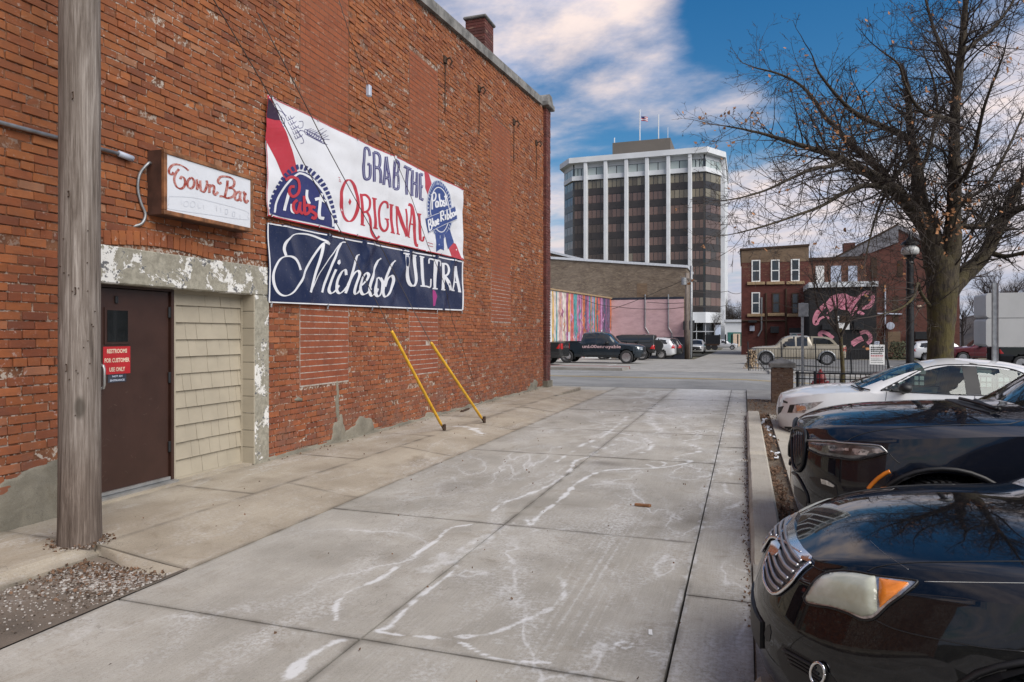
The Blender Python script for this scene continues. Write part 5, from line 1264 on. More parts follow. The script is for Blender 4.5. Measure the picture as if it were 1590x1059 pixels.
# navy banner
XC = -5.362
c2 = [on_wall(416, 343, XC), on_wall(719, 404, XC), on_wall(719, 482.5, XC), on_wall(417, 470, XC)]
r2_, V2_, mb2, _, _ = sheetobj('beer_banner', XC, wr2, c2, None, 'navy vinyl beer banner with white script Michelob and capitals ULTRA, below the white banner', 'banner', sag=.02)
keep(mb2.obj('banner_cloth', M['v_navy'], None, smooth=True, fix=False), r2_)
mb2b = MB(); mb2b.v = [(x-.002, y, z) for x, y, z in mb2.v]; mb2b.f = [f[::-1] for f in mb2.f]; keep(mb2b.obj('banner_backing', M['v_navy'], None, smooth=True, fix=False), r2_)
P2 = Plane(XC, wr2)
for q in ([(417.2,346.5),(560,376),(640,391.5),(718,406.6)], [(417.5,469),(560,475),(640,478.5),(718,481.5)], [(417.6,346),(417.9,400),(418,468)], [(718.2,406),(718.2,440),(718.2,481)]): st(P2, r2_, 'hem_print', [q], M['v_white'], 1.9, e*2, k=12)
mich = [[(278,400),(264,352),(236,310),(195,292),(135,308),(88,370),(66,440),(76,520),(110,580),(160,602),(215,580),(270,510),(320,410),(370,315),(420,235),(462,188),(500,196)], [(174,288),(160,230),(178,165),(240,120),(330,120),(420,148),(480,178),(508,200)],
        [(455,196),(435,290),(400,420),(352,576)], [(352,576),(430,430),(500,320),(570,225),(610,185),(645,182)], [(602,190),(560,280),(510,410),(455,576)], [(560,395),(530,480),(512,555),(530,582),(562,560),(590,520)],
        [(640,440),(632,400),(600,420),(575,490),(572,560),(595,582),(628,560),(655,520)], [(752,278),(728,300),(690,420),(640,582)], [(652,520),(690,445),(725,408),(742,430),(712,520),(705,575),(725,585),(760,545)], [(762,520),(800,480),(815,440),(795,425),(765,470),(752,540),(768,588),(800,582),(835,545)],
        [(915,308),(885,340),(845,450),(822,550),(832,600),(862,585),(885,545)], [(912,462),(885,468),(866,530),(868,592),(892,604),(920,565),(930,500),(912,462)], [(1025,325),(995,360),(955,470),(935,560),(942,604),(968,600),(1000,545),(1014,480),(1000,445),(970,470),(948,530)]]
st(P2, r2_, 'lettering', [Cc(*q) for q in mich[:2]], M['v_white'], 4.0, e, nib=(1.4, math.radians(-15)), k=8)
st(P2, r2_, 'lettering', [Cc(*q) for q in mich[2:3]+mich[4:]], M['v_white'], 4.6, e*1.5, nib=(1.2, math.radians(-25)), k=8)
st(P2, r2_, 'lettering', [Cc(*mich[3])], M['v_white'], 1.6, e*2, k=8)
pr(P2, r2_, 'lettering', Cc((572,325),(590,318),(594,345),(580,360),(566,348)), M['v_white'], e, 4, 2)
ul = [(Cc((1110,272),(1114,400),(1126,480),(1150,522),(1176,515),(1192,470),(1186,370),(1180,286)), 0), (Cc((1236,300),(1240,410),(1246,522)), 4.4), (Cc((1222,524),(1270,528),(1304,532),(1308,470)), 2.2), (Cc((1220,292),(1254,302)), 2), (Cc((1288,350),(1292,314),(1335,324),(1376,334),(1376,370)), 2.2), (Cc((1334,328),(1337,430),(1342,545)), 4.4), (Cc((1322,545),(1364,548)), 2),
      (Cc((1402,352),(1403,450),(1404,552)), 4.2), (Cc((1390,350),(1432,356),(1446,390),(1436,432),(1404,450)), 2.8), (Cc((1416,450),(1440,500),(1462,558)), 4.2), (Cc((1390,552),(1420,556)), 2), (Cc((1502,372),(1490,470),(1476,560)), 2.2), (Cc((1500,370),(1514,470),(1530,570)), 4.4), (Cc((1484,492),(1520,500)), 2), (Cc((1466,558),(1490,562)), 1.8), (Cc((1516,568),(1542,572)), 1.8), (Cc((1086,268),(1132,276)), 2), (Cc((1166,282),(1198,290)), 2)]
st(P2, r2_, 'lettering', [ul[0][0]], M['v_white'], 4.6, e, nib=(1.8, 0.0), k=8)
st(P2, r2_, 'lettering', ul[1:], M['v_white'], 4, e, k=5)
pr(P2, r2_, 'pink_smudge', Cc((1324,556),(1344,562),(1360,605),(1340,680),(1322,684)), M['v_pink'], e)
for s_ in np.linspace(.01, .99, 6):
    for (za, zb, k) in ((c2[0][1], c2[1][1], -.02), (c2[3][1], c2[2][1], -.006)):
        y = c2[0][0]+(c2[1][0]-c2[0][0])*s_; z = za+(zb-za)*s_+k; g = MB().lathe([(.010, 0), (.02, .004), (.02, .0), (.010, 0)], 10, Matrix.Translation((XC+wr2(y, z)+.004, y, z)) @ Matrix.Rotation(PI/2, 4, 'Y')); g.cbox(XC-.01, XC+.012, y-.012, y+.012, z-.05, z-.01, .003) if k == -.006 else None
        keep(g.obj('grommet', M['steel'], None), r2_)
# box sign
M['sign_wood'] = simple('weathered_orange_brown_sign_case', (.20, .085, .035), .7, .1, .5, 9, world_=True); M['sign_side'] = simple('rusty_brown_sign_case', (.065, .028, .018), .75, .1, .35, 7, world_=True); M['acrylic'] = simple('white_acrylic_face', (.60, .62, .66), .3, 0, .03, 3, world_=True)
def faded():
    s = NT('faded_red_letter'); p = s.pos(); c = s.mix(s.rng(s.noise(p, 22, 5, .75), .42, .62), (.25, .035, .02), (.48, .25, .22)); return s.fin(c, .5)
M['faded'] = faded(); M['ghost'] = simple('ghost_lettering', (.50, .52, .57), .4, 0, .1, 30, world_=True)
XS = -5.195; sg = empty('box_sign', (-5.4, 5.66, 2.75), 0, 'brown metal box sign with white face lettered Town Bar in faded red, above the lintel', 'sign')
y0, y1, z0, z1 = 5.05, 6.28, 2.755, 3.365
keep(MB().bx(-5.41, XS-.02, y0, y1, z0, z1).obj('case', M['sign_side'], None), sg)
fr = MB()
for a in ((y0-.004, y1+.004, z1-.038, z1+.004), (y0-.004, y1+.004, z0-.004, z0+.038), (y0-.004, y0+.034, z0+.039, z1-.039), (y1-.034, y1+.004, z0+.039, z1-.039)): keep(MB().cbox(XS-.03, XS+.008, *a, .004).obj('frame_rail', M['sign_wood'], None), sg)
keep(MB().bx(XS-.02, XS-.004, y0+.03, y1-.03, z0+.036, z1-.036).obj('face', M['acrylic'], None), sg)
PS = Plane(XS-.004)
def D(*p): return [(225+x/7.06, 220+y/7.06) for x, y in p]
tb_ = [[(478,318),(440,285),(390,258),(340,248),(295,262),(264,305),(268,348),(295,358),(312,335)], [(372,300),(335,350),(320,420),(345,490),(388,515),(425,495),(440,445),(428,400),(400,385),(385,410)], [(500,395),(470,430),(468,485),(498,512),(530,490),(538,440),(520,400),(500,395)],
       [(566,412),(570,460),(572,525)], [(604,425),(606,480),(614,535),(645,548),(668,510),(680,460),(674,425)], [(566,525),(600,470),(612,540)], [(708,465),(706,510),(704,560)], [(706,500),(742,478),(758,500),(752,560),(768,582),(800,550)],
       [(838,448),(812,458),(800,425),(830,385),(890,382),(950,400),(978,440),(965,490),(915,508)], [(905,425),(898,500),(875,600)], [(915,508),(960,515),(985,550),(965,600),(905,618),(850,600),(815,598)], [(1040,548),(1005,560),(985,605),(1000,642),(1032,632),(1045,600)], [(1046,545),(1040,610),(1058,655)], [(1078,545),(1090,575),(1112,568)], [(1096,580),(1088,630),(1104,668),(1130,640)]]
st(PS, sg, 'lettering', [D(*q) for q in tb_], M['faded'], 4.2, e, nib=(2.0, math.radians(30)), k=6)
gh = [D((262,600),(500,610),(720,655),(1100,760),(1125,820),(1100,855),(700,800),(265,735),(262,680),(262,600)), D((455,650),(430,665),(425,700),(450,712),(475,695),(470,660),(455,650)), D((525,650),(500,670),(498,705),(522,720),(548,700),(545,665),(525,650)), D((395,640),(398,690)), D((580,675),(582,720),(610,725)), D((640,690),(642,735)), D((780,700),(785,760)), D((830,720),(832,775)), D((880,740),(905,745),(900,790),(878,785),(880,740)), D((960,770),(985,775),(980,820),(958,812),(960,770)), D((1040,800),(1042,850))]
st(PS, sg, 'ghost_lettering', gh, M['ghost'], .6, e, k=5)
cb = MB(); cb.tube(catmull([(-5.37, 5.06, 3.24), (-5.33, 5.0, 3.23), (-5.37, 4.94, 3.12), (-5.385, 4.93, 2.98), (-5.38, 4.96, 2.85), (-5.37, 5.0, 2.75), (-5.38, 4.97, 2.66), (-5.42, 4.9, 2.62)], 6), .014, 8)
tag(cb.obj('sign_cable', M['grey_metal'], smooth=True), 'grey flexible power cable looping from the box sign into the brick wall', 'cable')
cd = MB(); pa = on_wall(0, 190, -5.37); pb = on_wall(190, 240, -5.37); cd.tube([(-5.37, 2.2, pa[1]+.0), (-5.37, pa[0], pa[1]), (-5.37, pb[0], pb[1])], .017, 8)
cr_ = empty('wall_conduit', (-5.4, pb[0], pb[1]), 0, 'dark horizontal conduit pipe with pale end cap running behind the pole', 'conduit'); keep(cd.obj('pipe', M['grey_metal'], None, smooth=True), cr_)
keep(MB().tube([(-5.37, pb[0]-.04, pb[1]), (-5.36, pb[0]+.10, pb[1]-.015)], .028, 10).obj('end_cap', M['v_pale'], None, smooth=True), cr_)
# door notices
def notice(name, ys, zs_, m, lines, tm, label, sz):
    X = -5.5215; root = empty(name, (-5.525, sum(ys)/2, zs_[0]), 0, label, 'sign'); keep(MB().bx(-5.5245, X, ys[0], ys[1], zs_[0], zs_[1]).obj('plate', m, None), root)
    n = len(lines); pl = Plane(X); 
    for i, t in enumerate(lines):
        V, F = font2d(t, 1, 'CENTER', 0, .035); w = max(x for x, y in V)-min(x for x, y in V); W_ = (ys[1]-ys[0])*sz[i]; k = W_/w; hh = (zs_[1]-zs_[0])/n; zc = zs_[1]-hh*(i+.5)-hh*.20
        V = [((ys[0]+ys[1])/2+x*k, zc+y*hh*.62) for x, y in V]; keep(pl.map(V, F, 'lettering', tm, None, .0012, px=False), root)
M['sign_red'] = simple('red_sign', (.38, .015, .02), .4, 0, .1); M['cream'] = simple('cream_lettering', (.62, .48, .36), .5); M['slate_plate'] = simple('slate_plate', (.03, .035, .05), .4)
notice('restroom_notice', (4.68, 4.97), (1.245, 1.50), M['sign_red'], ['RESTROOMS', 'FOR CUSTOMER', 'USE ONLY'], M['cream'], 'red door notice reading RESTROOMS FOR CUSTOMER USE ONLY below the small pane', (.74, .92, .58))
notice('entrance_notice', (4.73, 4.925), (1.168, 1.243), M['slate_plate'], ['NOT AN', 'ENTRANCE'], M['v_pale'], 'small dark plate reading NOT AN ENTRANCE under the red door notice', (.55, .8))
# utility pole
def pole_mat():
    s = NT('weathered_pole_wood'); v = s.ob(); m_ = s.mapping(v, (9, 9, .55)); n = s.noise(m_, 1.6, 7, .68, 1.6); n2 = s.noise(s.mapping(v, (75, 75, 2.4)), 1, 5, .75)
    c = s.ramp(s.ma('ADD', s.ma('MULTIPLY', n, .52), s.ma('MULTIPLY', n2, .48)), [(.34, (.035, .026, .02)), (.43, (.12, .095, .078)), (.53, (.20, .168, .145)), (.68, (.38, .34, .305))])
    z = s.sep(s.pos())[2]; c = s.mix(s.ma('MULTIPLY', s.rng(s.ma('ADD', z, s.noise(v, 3)), .9, 1.7, 1, 0), .6), c, s.mix(1.0, c, (.42, .33, .27), 'MULTIPLY'))
    vor = s.n('ShaderNodeTexVoronoi'); s.l(s.mapping(v, (2.6, 2.6, 1.1)), vor.inputs['Vector']); vor.inputs['Scale'].default_value = 1.0; c = s.mix(s.rng(vor.outputs['Distance'], .05, .12, .8, 0), c, (.05, .04, .03))
    s.bump(s.ma('ADD', n, s.ma('MULTIPLY', n2, .7)), .8, .012); return s.fin(c, .92)
M['pole'] = pole_mat()
pm = MB(); P = []; R = []; V = []; ns = 40
for k in range(90):
    z = -.1+k*.1; r = .136-.0012*z+(.01*math.exp(-z*4))
    for i in range(ns):
        t = 2*PI*i/ns; rr = r*(1-.03*max(0, mnoise.noise(Vector((math.cos(t)*16, math.sin(t)*16, z*.9+5)))-.15)+.022*mnoise.noise(Vector((math.cos(t)*2.5, math.sin(t)*2.5, z*.7)))+.018*mnoise.noise(Vector((math.cos(t)*9, math.sin(t)*9, z*.4)))); V.append((rr*math.cos(t), rr*math.sin(t), z))
pm.add(V, [(k*ns+i, k*ns+(i+1) % ns, (k+1)*ns+(i+1) % ns, (k+1)*ns+i) for k in range(89) for i in range(ns)]+[tuple(range(89*ns, 90*ns))])
po = pm.obj('utility_pole', M['pole'], smooth=True); po.location = (-4.63, 3.73, .08); tag(po, 'thick weathered grey wooden utility pole standing in front of the brown door', 'utility pole')
# guy wires with yellow guards
M['guard'] = simple('yellow_guard', (.62, .34, .02), .5, 0, .15, 10, world_=True); M['cable'] = simple('dark_cable', (.07, .06, .052), .6, .4, .2)
def G(px, py, Y): a, b, c = ray(px, py); t = Y/b; return (a*t, Y, EYE+c*t)
def guy(px0, px1, base, top, name, label, guard=True, plate=True, upper=None):
    root = empty(name, base, 0, label, 'guy wire'); b = Vector(base); tv_ = Vector(top); d = (tv_-b).normalized()
    if guard: 
        g = keep(MB().tube([b+d*.14, b+d*.2, tv_-d*.02, tv_], [.018, .023, .023, .018], 12).obj('guard', M['guard'], None, smooth=True), root)
        keep(MB().cbox(b.x-.02, b.x+.02, b.y-.03, b.y+.03, b.z-.03, b.z+.10, .008).tube([b, b+d*.3], .016, 6).obj('anchor', M['rust'], None), root)
    else: keep(MB().tube([b, b+d*.4], [.03, .018], 6).obj('anchor', M['rust'], None), root)
    if upper: keep(MB().tube([b+d*.1]+[Vector(u) for u in upper], .0055, 6).obj('wire', M['cable'], None, smooth=True), root)
    return root
b1 = on_ground(690, 668, .09); b2 = on_ground(752, 655, .09); b3 = on_ground(750, 641, .1)
X1, X2 = b1[0], b2[0]
def onX(px, py, X): y, z = on_wall(px, py, X); return (X, y, z)
g1top = onX(608, 514, b1[0]-.05); g2top = onX(669, 532, b2[0]-.05)
guy(0, 0, (b1[0], b1[1], .085), g1top, 'guy_wire', 'steel guy wire in the longer yellow guard, nearer the camera beside the brick wall', upper=[g1top, onX(570, 440, -4.9), onX(530, 361, -4.85), onX(470, 250, -4.7), onX(420, 150, -4.6), onX(332, 0, -4.5), onX(300, -60, -4.45)])
guy(0, 0, (b2[0], b2[1], .085), g2top, 'guy_wire', 'steel guy wire in the shorter yellow guard, farther along the brick wall', upper=[g2top, onX(640, 478, -4.95), onX(590, 380, -4.9), onX(498, 210, -4.75), onX(468, 150, -4.7), onX(400, 20, -4.6)])
g3 = [onX(748, 625, -5.2), onX(738, 600, -5.15), onX(718, 540, -5.1), onX(703, 500, -5.1), onX(690, 440, -5.08), onX(664, 380, -5.05), onX(640, 310, -5.0), onX(605, 226, -5.0), onX(572, 135, -4.95), onX(545, 60, -4.9), onX(520, -20, -4.9)]
guy(0, 0, (-5.2, b3[1], .1), g3[0], 'guy_wire', 'dark bare guy wire without a guard, fixed at the foot of the brick wall', guard=False, upper=g3)
y, z = g3[8][1:]; tag(MB().cbox(-4.985, -4.92, y-.02, y+.05, z-.13, z+.03, .012).obj('guy_clamp', M['v_pale']), 'pale clamp gripping the dark guy wire above the banners', 'clamp')

for (dy, z, s_) in ((-.05, 1.35, .05), (.06, 1.9, .05), (-.02, 2.6, .04), (.03, 3.3, .05)):
    a_ = -.2+dy*4; x_, y_ = -4.63+.136*math.cos(a_-.9), 3.73+.136*math.sin(a_-.9)
    so = MB().tube([(x_-.01, y_, z), (x_+.012, y_-.008, z+.004), (x_+.012, y_-.008, z+s_), (x_-.01, y_, z+s_)], .0035, 5).obj('staple', M['rust']); so.parent = po; so.matrix_parent_inverse = Matrix.Translation((4.63, -3.73, -.08))
rs_ = random.Random(6)
for k in range(26):
    a_ = rs_.uniform(-2.4, .2); z = rs_.uniform(.9, 2.4); x_, y_ = -4.63+.1355*math.cos(a_), 3.73+.1355*math.sin(a_)
    so = MB().tube([(x_, y_, z), (x_+.008*math.cos(a_), y_+.008*math.sin(a_), z)], .004, 5).obj('nail', M['rust']); so.parent = po; so.matrix_parent_inverse = Matrix.Translation((4.63, -3.73, -.08))

# ------------------------------------------------------------------ buildings across the street
def far_brick(name, c1, c2, mort, tan=None, z0=0, sc=1.0, patch=.3):
    s = NT(name); p = s.pos(); xyz = s.sep(p); cb_ = s.n('ShaderNodeCombineXYZ'); s.l(s.ma('ADD', xyz[0], xyz[1]), cb_.inputs[0]); s.l(xyz[2], cb_.inputs[1])
    b = s.n('ShaderNodeTexBrick'); s.l(cb_.outputs[0], b.inputs['Vector']); b.inputs['Scale'].default_value = 1.0; b.inputs['Brick Width'].default_value = .23*sc; b.inputs['Row Height'].default_value = .078*sc; b.inputs['Mortar Size'].default_value = .009
    b.inputs['Color1'].default_value = (*c1, 1); b.inputs['Color2'].default_value = (*c2, 1); b.inputs['Mortar'].default_value = (*mort, 1)
    n = s.noise(s.mapping(p, (1, 1, 2.5)), .9, 6, .7); c = s.mix(s.rng(n, .35, .7, 0, patch*2), b.outputs[0], s.mix(1.0, b.outputs[0], (.5, .45, .42), 'MULTIPLY'))
    n2 = s.noise(s.mapping(p, (.7, .7, 2.6)), 2.6, 7, .85)
    if tan: c = s.mix(s.ma('MULTIPLY', s.rng(n2, .5, .7, 0, .8), s.rng(s.ma('ADD', xyz[2], s.ma('MULTIPLY', n, 2.5)), z0, z0+1.0)), c, tan)
    s.bump(b.outputs['Fac'], -.3, .01); return s.fin(c, .9)
M['fb_brown'] = far_brick('brown_common_brick', (.13, .095, .07), (.20, .155, .11), (.14, .12, .10), (.36, .29, .20), 2.0)
M['fb_red'] = far_brick('painted_red_brick', (.10, .026, .02), (.13, .036, .027), (.08, .03, .025), (.24, .17, .09), 8.2)
M['fb_mid'] = far_brick('worn_red_brick', (.13, .05, .035), (.17, .07, .045), (.12, .08, .06), (.22, .15, .10), 6.0)
M['fb_rust'] = far_brick('dark_rust_brick', (.105, .034, .026), (.14, .048, .033), (.09, .05, .04))
M['fb_pink'] = far_brick('pink_painted_brick', (.60, .40, .41), (.64, .44, .45), (.52, .34, .35), None, 0, 1, .2)
M['fb_black'] = far_brick('black_painted_brick', (.012, .012, .014), (.02, .02, .022), (.01, .01, .012))
M['fb_tan'] = far_brick('tan_brick', (.15, .095, .055), (.20, .13, .075), (.16, .13, .10))
M['navy_paint'] = simple('dark_navy_wall_paint', (.018, .022, .035), .8, 0, .2, 2, world_=True)
M['coping_white'] = simple('pale_metal_coping', (.55, .57, .60), .5, .2, .1, world_=True)
M['roof_grey'] = simple('grey_shingle_roof', (.16, .16, .175), .9, 0, .3, 3, world_=True)
M['conc_white'] = simple('white_concrete_panel', (.60, .62, .64), .75, 0, .08, .3, world_=True)
M['tan_stone'] = simple('tan_stone_sill', (.30, .21, .12), .85, 0, .2)
M['pent'] = simple('taupe_penthouse_panel', (.115, .10, .085), .8, 0, .06, .3, world_=True)
class B3:                                            # building helper: parts keep world coordinates
    def __init__(s, name, loc, label, cat='building', group=None): s.r = empty(name, loc, 0, label, cat, group)
    def add(s, mb, name, m, par=None, kind=None, **k):
        o = mb.obj(name, m, None, **k); p = par or s.r; o.parent = p; o.matrix_parent_inverse = Matrix.Translation(-s.r.location)
        if par: o.matrix_parent_inverse = Matrix.Identity(4)
        if kind: o['kind'] = kind
        return o
def F(px, py, Y): return on_front(px, py, Y)
# --- office tower
YT = 160.0; gt = -1.0
X = lambda px: F(px, 300, YT)[0]
def Zt(py, px=1038): return F(px, py, YT)[1]
T = B3('office_tower', (X(1000), YT+15, gt), 'white ribbed office tower with brown ribbon windows, chamfered corners and rooftop flagpole')
xl, xr = X(889), X(1094.6); yb = YT+34; cl_, cr2 = 5.0, 6.0
xL, xR = xl-3.4, xr+3.5
z_roof, z_fb, z_w1, z_w0, z_b0 = Zt(234.5), Zt(243), Zt(249.7), Zt(262.8), Zt(270)
fl = (z_b0-F(1090, 484.6, YT)[1])/9
foot = [(xl, YT+.6), (xr, YT+.6), (xR-.3, YT+cr2), (xR-.3, yb), (xL+.3, yb), (xL+.3, YT+cl_)]
zbot = z_b0-9*fl
T.add(MB().prism(foot, 'z', zbot-1.7, z_b0+.1), 'core', M['glass_dark'])
foot2 = [(xl-.15, YT-.1), (xr+.15, YT-.1), (xR, YT+cr2-.2), (xR, yb+.3), (xL, yb+.3), (xL, YT+cl_-.2)]
foot3 = [(xl-.6, YT-1.2), (xr+.6, YT-1.2), (xR+.9, YT+cr2-.8), (xR+.9, yb+.8), (xL-.9, yb+.8), (xL-.9, YT+cl_-.8)]
T.add(MB().prism(foot2, 'z', z_b0, z_w0), 'band', M['conc_white']); T.add(MB().prism(foot, 'z', z_w0, z_fb+.3), 'top_storey', M['glass_dark'])
T.add(MB().prism(foot3, 'z', z_fb, z_roof), 'roof_fascia', M['conc_white'])
T.add(MB().prism(foot2, 'z', zbot-2.4, zbot), 'band', M['conc_white'])
T.add(MB().prism([(xl+.5, YT+1.5), (xr-.5, YT+1.5), (xR-1.5, YT+cr2), (xR-1.5, yb-1), (xL+1.5, yb-1), (xL+1.5, YT+cl_)], 'z', gt-.5, zbot-2.4), 'lobby', M['glass_dark'])
def tower_pane(name, stops, rough=.12):
    s = NT(name); c = s.ramp(s.n('ShaderNodeObjectInfo').outputs['Random'], stops); return s.fin(c, rough, 0, Coat_Weight=.3)
M['pane_pink'] = tower_pane('bronze_window', [(0, (.105, .062, .05)), (.5, (.14, .086, .07)), (.8, (.115, .07, .056)), (.86, (.045, .032, .028)), (.94, (.08, .05, .042)), (1, (.19, .17, .13))])
M['pane_olive'] = tower_pane('blind_window', [(0, (.09, .072, .05)), (.5, (.17, .145, .10)), (1, (.24, .21, .15))])
M['pane_dark'] = tower_pane('dark_window', [(0, (.035, .026, .022)), (1, (.06, .042, .034))])
M['pane_pale'] = tower_pane('curtained_window', [(0, (.25, .30, .29)), (.6, (.40, .46, .44)), (1, (.46, .50, .48))])
M['spandrel'] = simple('dark_spandrel', (.034, .028, .026), .3, 0, .2, .5, world_=True)
bays = [889, 910, 941, 973, 1005, 1038, 1071.5, 1094.6]
pw = {}
def pane(w, h, m, mm, loc, rz=0, name='window_pane'):
    k = (round(w, 2), round(h, 2), mm)
    if k not in pw: pw[k] = MB().bx(0, w, -.05, .05, 0, h).mesh('window_pane', m)
    o = link_mesh(name, pw[k], None, loc, (0, 0, rz)); o.parent = T.r; o.matrix_parent_inverse = Matrix.Translation(-T.r.location); return o
segs = [((X(a)+.35, YT+.55), (X(b)-.35, YT+.55), n, i) for i, (a, b, n) in enumerate(zip(bays[:-1], bays[1:], (3, 4, 4, 4, 4, 4, 3)))]
segs += [((xL+.3, YT+cl_), (xl, YT+.6), 3, -1), ((xr, YT+.6), (xR-.3, YT+cr2), 3, 9)]
for (p, q, n, bi) in segs:
    p, q = Vector(p), Vector(q); L_ = (q-p).length; ang = math.atan2(q.y-p.y, q.x-p.x); nr = Vector((math.sin(ang), -math.cos(ang)))
    for r in range(9):
        zt_ = z_b0-.12-r*fl; h = fl*.54
        for k in range(n):
            a = p+(q-p)*(k/n); mm = 'pane_olive' if r == 0 or (r == 1 and bi in (5, 6, 9)) else ('pane_dark' if (bi in (0, 1, 2) and r >= 3+(bi == 2)) else 'pane_pink')
            pane(L_/n-.14, h-.1, M[mm], mm, (a.x+nr.x*.06+.06, a.y+nr.y*.06, zt_-h), ang)
        sp = MB().bx(0, L_, -.09, .03, 0, fl-h-.06); o = T.add(sp, 'spandrel', M['spandrel']); o.location = (p.x+nr.x*.02, p.y+nr.y*.02, zt_-fl+.03); o.rotation_euler = (0, 0, ang)
    nt = 2 if n == 4 else n
    for k in range(nt): a = p+(q-p)*(k/nt); pane(L_/nt-.2, z_w1-z_w0-.15, M['pane_pale'] if bi not in (1,) else M['pane_pale'], 'pale%d' % nt, (a.x+nr.x*.06+.1, a.y+nr.y*.06, z_w0+.05), ang, 'top_window')
    o = T.add(MB().bx(0, L_, -.08, .03, 0, z_fb-z_w1+.3), 'top_panel', M['conc_white']); o.location = (p.x+nr.x*.02, p.y+nr.y*.02, z_w1); o.rotation_euler = (0, 0, ang)
for b in bays[1:-1]: T.add(MB().cbox(X(b)-.42, X(b)+.42, YT-1.0, YT+.5, zbot-6.5 if b > 1060 else zbot-2, z_fb, .08), 'pier', M['conc_white'])
T.add(MB().bx(xR-.28, xR+.65, YT+cr2-.3, yb+.4, gt, z_fb), 'side_wall', M['conc_white']); T.add(MB().bx(xL-.15, xL+.28, YT+cl_+.8, yb+.4, gt, z_fb), 'side_wall', M['conc_white'])
zp = F(1000, 217.5, YT+8)[1]; T.add(MB().bx(F(951, 220, YT+8)[0], F(1041, 220, YT+8)[0], YT+8, YT+22, z_roof-.5, zp), 'penthouse', M['pent'])
for px, top in ((993.5, 170), (1022.5, 178), (1037, 198), (954, 214)):
    x, z = F(px, top, YT+10); T.add(MB().tube([(x, YT+10, zp-4), (x, YT+10, z)], .14 if px < 1030 else .07, 6), 'flagpole' if px < 1000 else 'antenna', M['conc_white'])
fx_, fz = F(994, 188, YT+10); V = []; 
for i in range(9):
    for j in range(6): V.append((fx_+.25+i*.2, YT+10+.12*math.sin(i*.9), fz+.1+.22*j-.10*i*.5))
fg = T.add(MB().add(V, [(i*6+j, (i+1)*6+j, (i+1)*6+j+1, i*6+j+1) for i in range(8) for j in range(5)]), 'flag', M['v_red'], fix=False)
for j in (1, 3):
    vv = [(x, y-.04, z) for x, y, z in V]; T.add(MB().add(vv, [(i*6+j, (i+1)*6+j, (i+1)*6+j+1, i*6+j+1) for i in range(8)]), 'flag_stripe', M['v_white'], fix=False)
T.add(MB().add([(x, y-.06, z) for x, y, z in V], [(i*6+j, (i+1)*6+j, (i+1)*6+j+1, i*6+j+1) for i in range(4) for j in (3, 4)]), 'flag_canton', M['v_blue'], fix=False)
for k in range(9):
    x = xr-14+k*2.0; T.add(MB().bx(x, x+.15, YT+1.3, YT+1.5, gt, zbot-2.4), 'mullion', M['conc_white'])
T.add(MB().bx(xr-14, xr+2, YT+1.25, YT+1.49, gt+3.0, gt+3.2), 'transom', M['conc_white'])
# low white shop at the end of the alley
x0, x1 = F(1126, 510, 150)[0], F(1190, 510, 150)[0]; zt_ = F(1135, 500, 150)[1]
Lw = B3('low_white_shop', (x0, 152, -1), 'low white flat-roofed shop with green front and cream door at the end of the alley')
Lw.add(MB().bx(x0, x1, 150, 164, -1.2, zt_), 'wall', M['conc_white']); Lw.add(MB().bx(x0-.3, x1+.3, 149.6, 164.4, zt_, zt_+.5), 'coping', M['coping_white'])
M['teal'] = simple('teal_panel', (.03, .13, .11), .5); Lw.add(MB().bx(x0+.5, x1-1, 149.9, 149.98, -1, 1.9), 'shopfront', M['teal']); Lw.add(MB().bx(x0+1.6, x0+3.0, 149.8, 149.89, -1, 1.6), 'door', M['cream'])
# --- brown brick building with pink lower wall
YB = 61.0
xa, za = F(852, 404, YB); xb, zb_ = F(1066, 416, YB)
Bb = B3('brown_brick_building', (xb-6, YB, -.4), 'long brown brick building with pink painted lower wall and grey coping across the street')
Bb.add(MB().prism([(xa-9, -.6), (xb, -.6), (xb, zb_), (xa-9, za+(za-zb_)*.9)], 'y', YB, YB+7), 'wall', M['fb_brown'])
Bb.add(MB().prism([(xa-9, za+(za-zb_)*.9+.004), (xb+.1, zb_+.004), (xb+.1, zb_+.22), (xa-9, za+(za-zb_)*.9+.22)], 'y', YB-.15, YB+7.1), 'coping', M['coping_white'])
xp0, zp1 = F(949, 466, YB); xp1, _ = F(1062, 468, YB); zpb = F(1000, 523, YB)[1]
Bb.add(MB().bx(xp0, xp1, YB-.06, YB-.003, zpb, zp1), 'pink_paint_panel', M['fb_pink']); Bb.add(MB().bx(xp0-.3, xp1, YB-.07, YB-.003, zp1+.003, zp1+.2), 'dark_band', M['navy_paint'])
Bb.add(MB().bx(xp0+.5, xp1+.12, YB-.075, YB-.003, -.6, zpb-.003), 'dark_base', M['navy_paint'])
for px in (1002, 1038): x, z = F(px, 466, YB); Bb.add(MB().tube([(x, YB-.15, z+.5), (x, YB-.15, z-2.4), (x+.3, YB-.15, z-2.9), (x+.3, YB-.15, z-3.4)], .06, 6), 'conduit', M['grey_metal'])
Bb.add(MB().bx(F(989, 440, YB)[0], F(1005, 440, YB)[0], YB-.02, YB-.001, F(0+1000, 462, YB)[1], F(1000, 440, YB)[1]), 'blocked_window', M['fb_tan'])
x0, z0 = F(853, 391, 72); x1, z1 = F(912, 407, 72)
Ub = B3('tan_brick_annex', (x0, 72, 0), 'tan brick upper storey with sloping white coping rising behind the brown brick building')
Ub.add(MB().prism([(x0-8, 0), (x1, 0), (x1, z1), (x0-8, z0+2.5)], 'y', 88.0, 96), 'wall', M['fb_tan']) if False else Ub.add(MB().prism([(x0-8, 3), (x1, 3), (x1, z1), (x0-8, z0+(z0-z1)*1.6)], 'y', 72, 80), 'wall', M['fb_tan'])
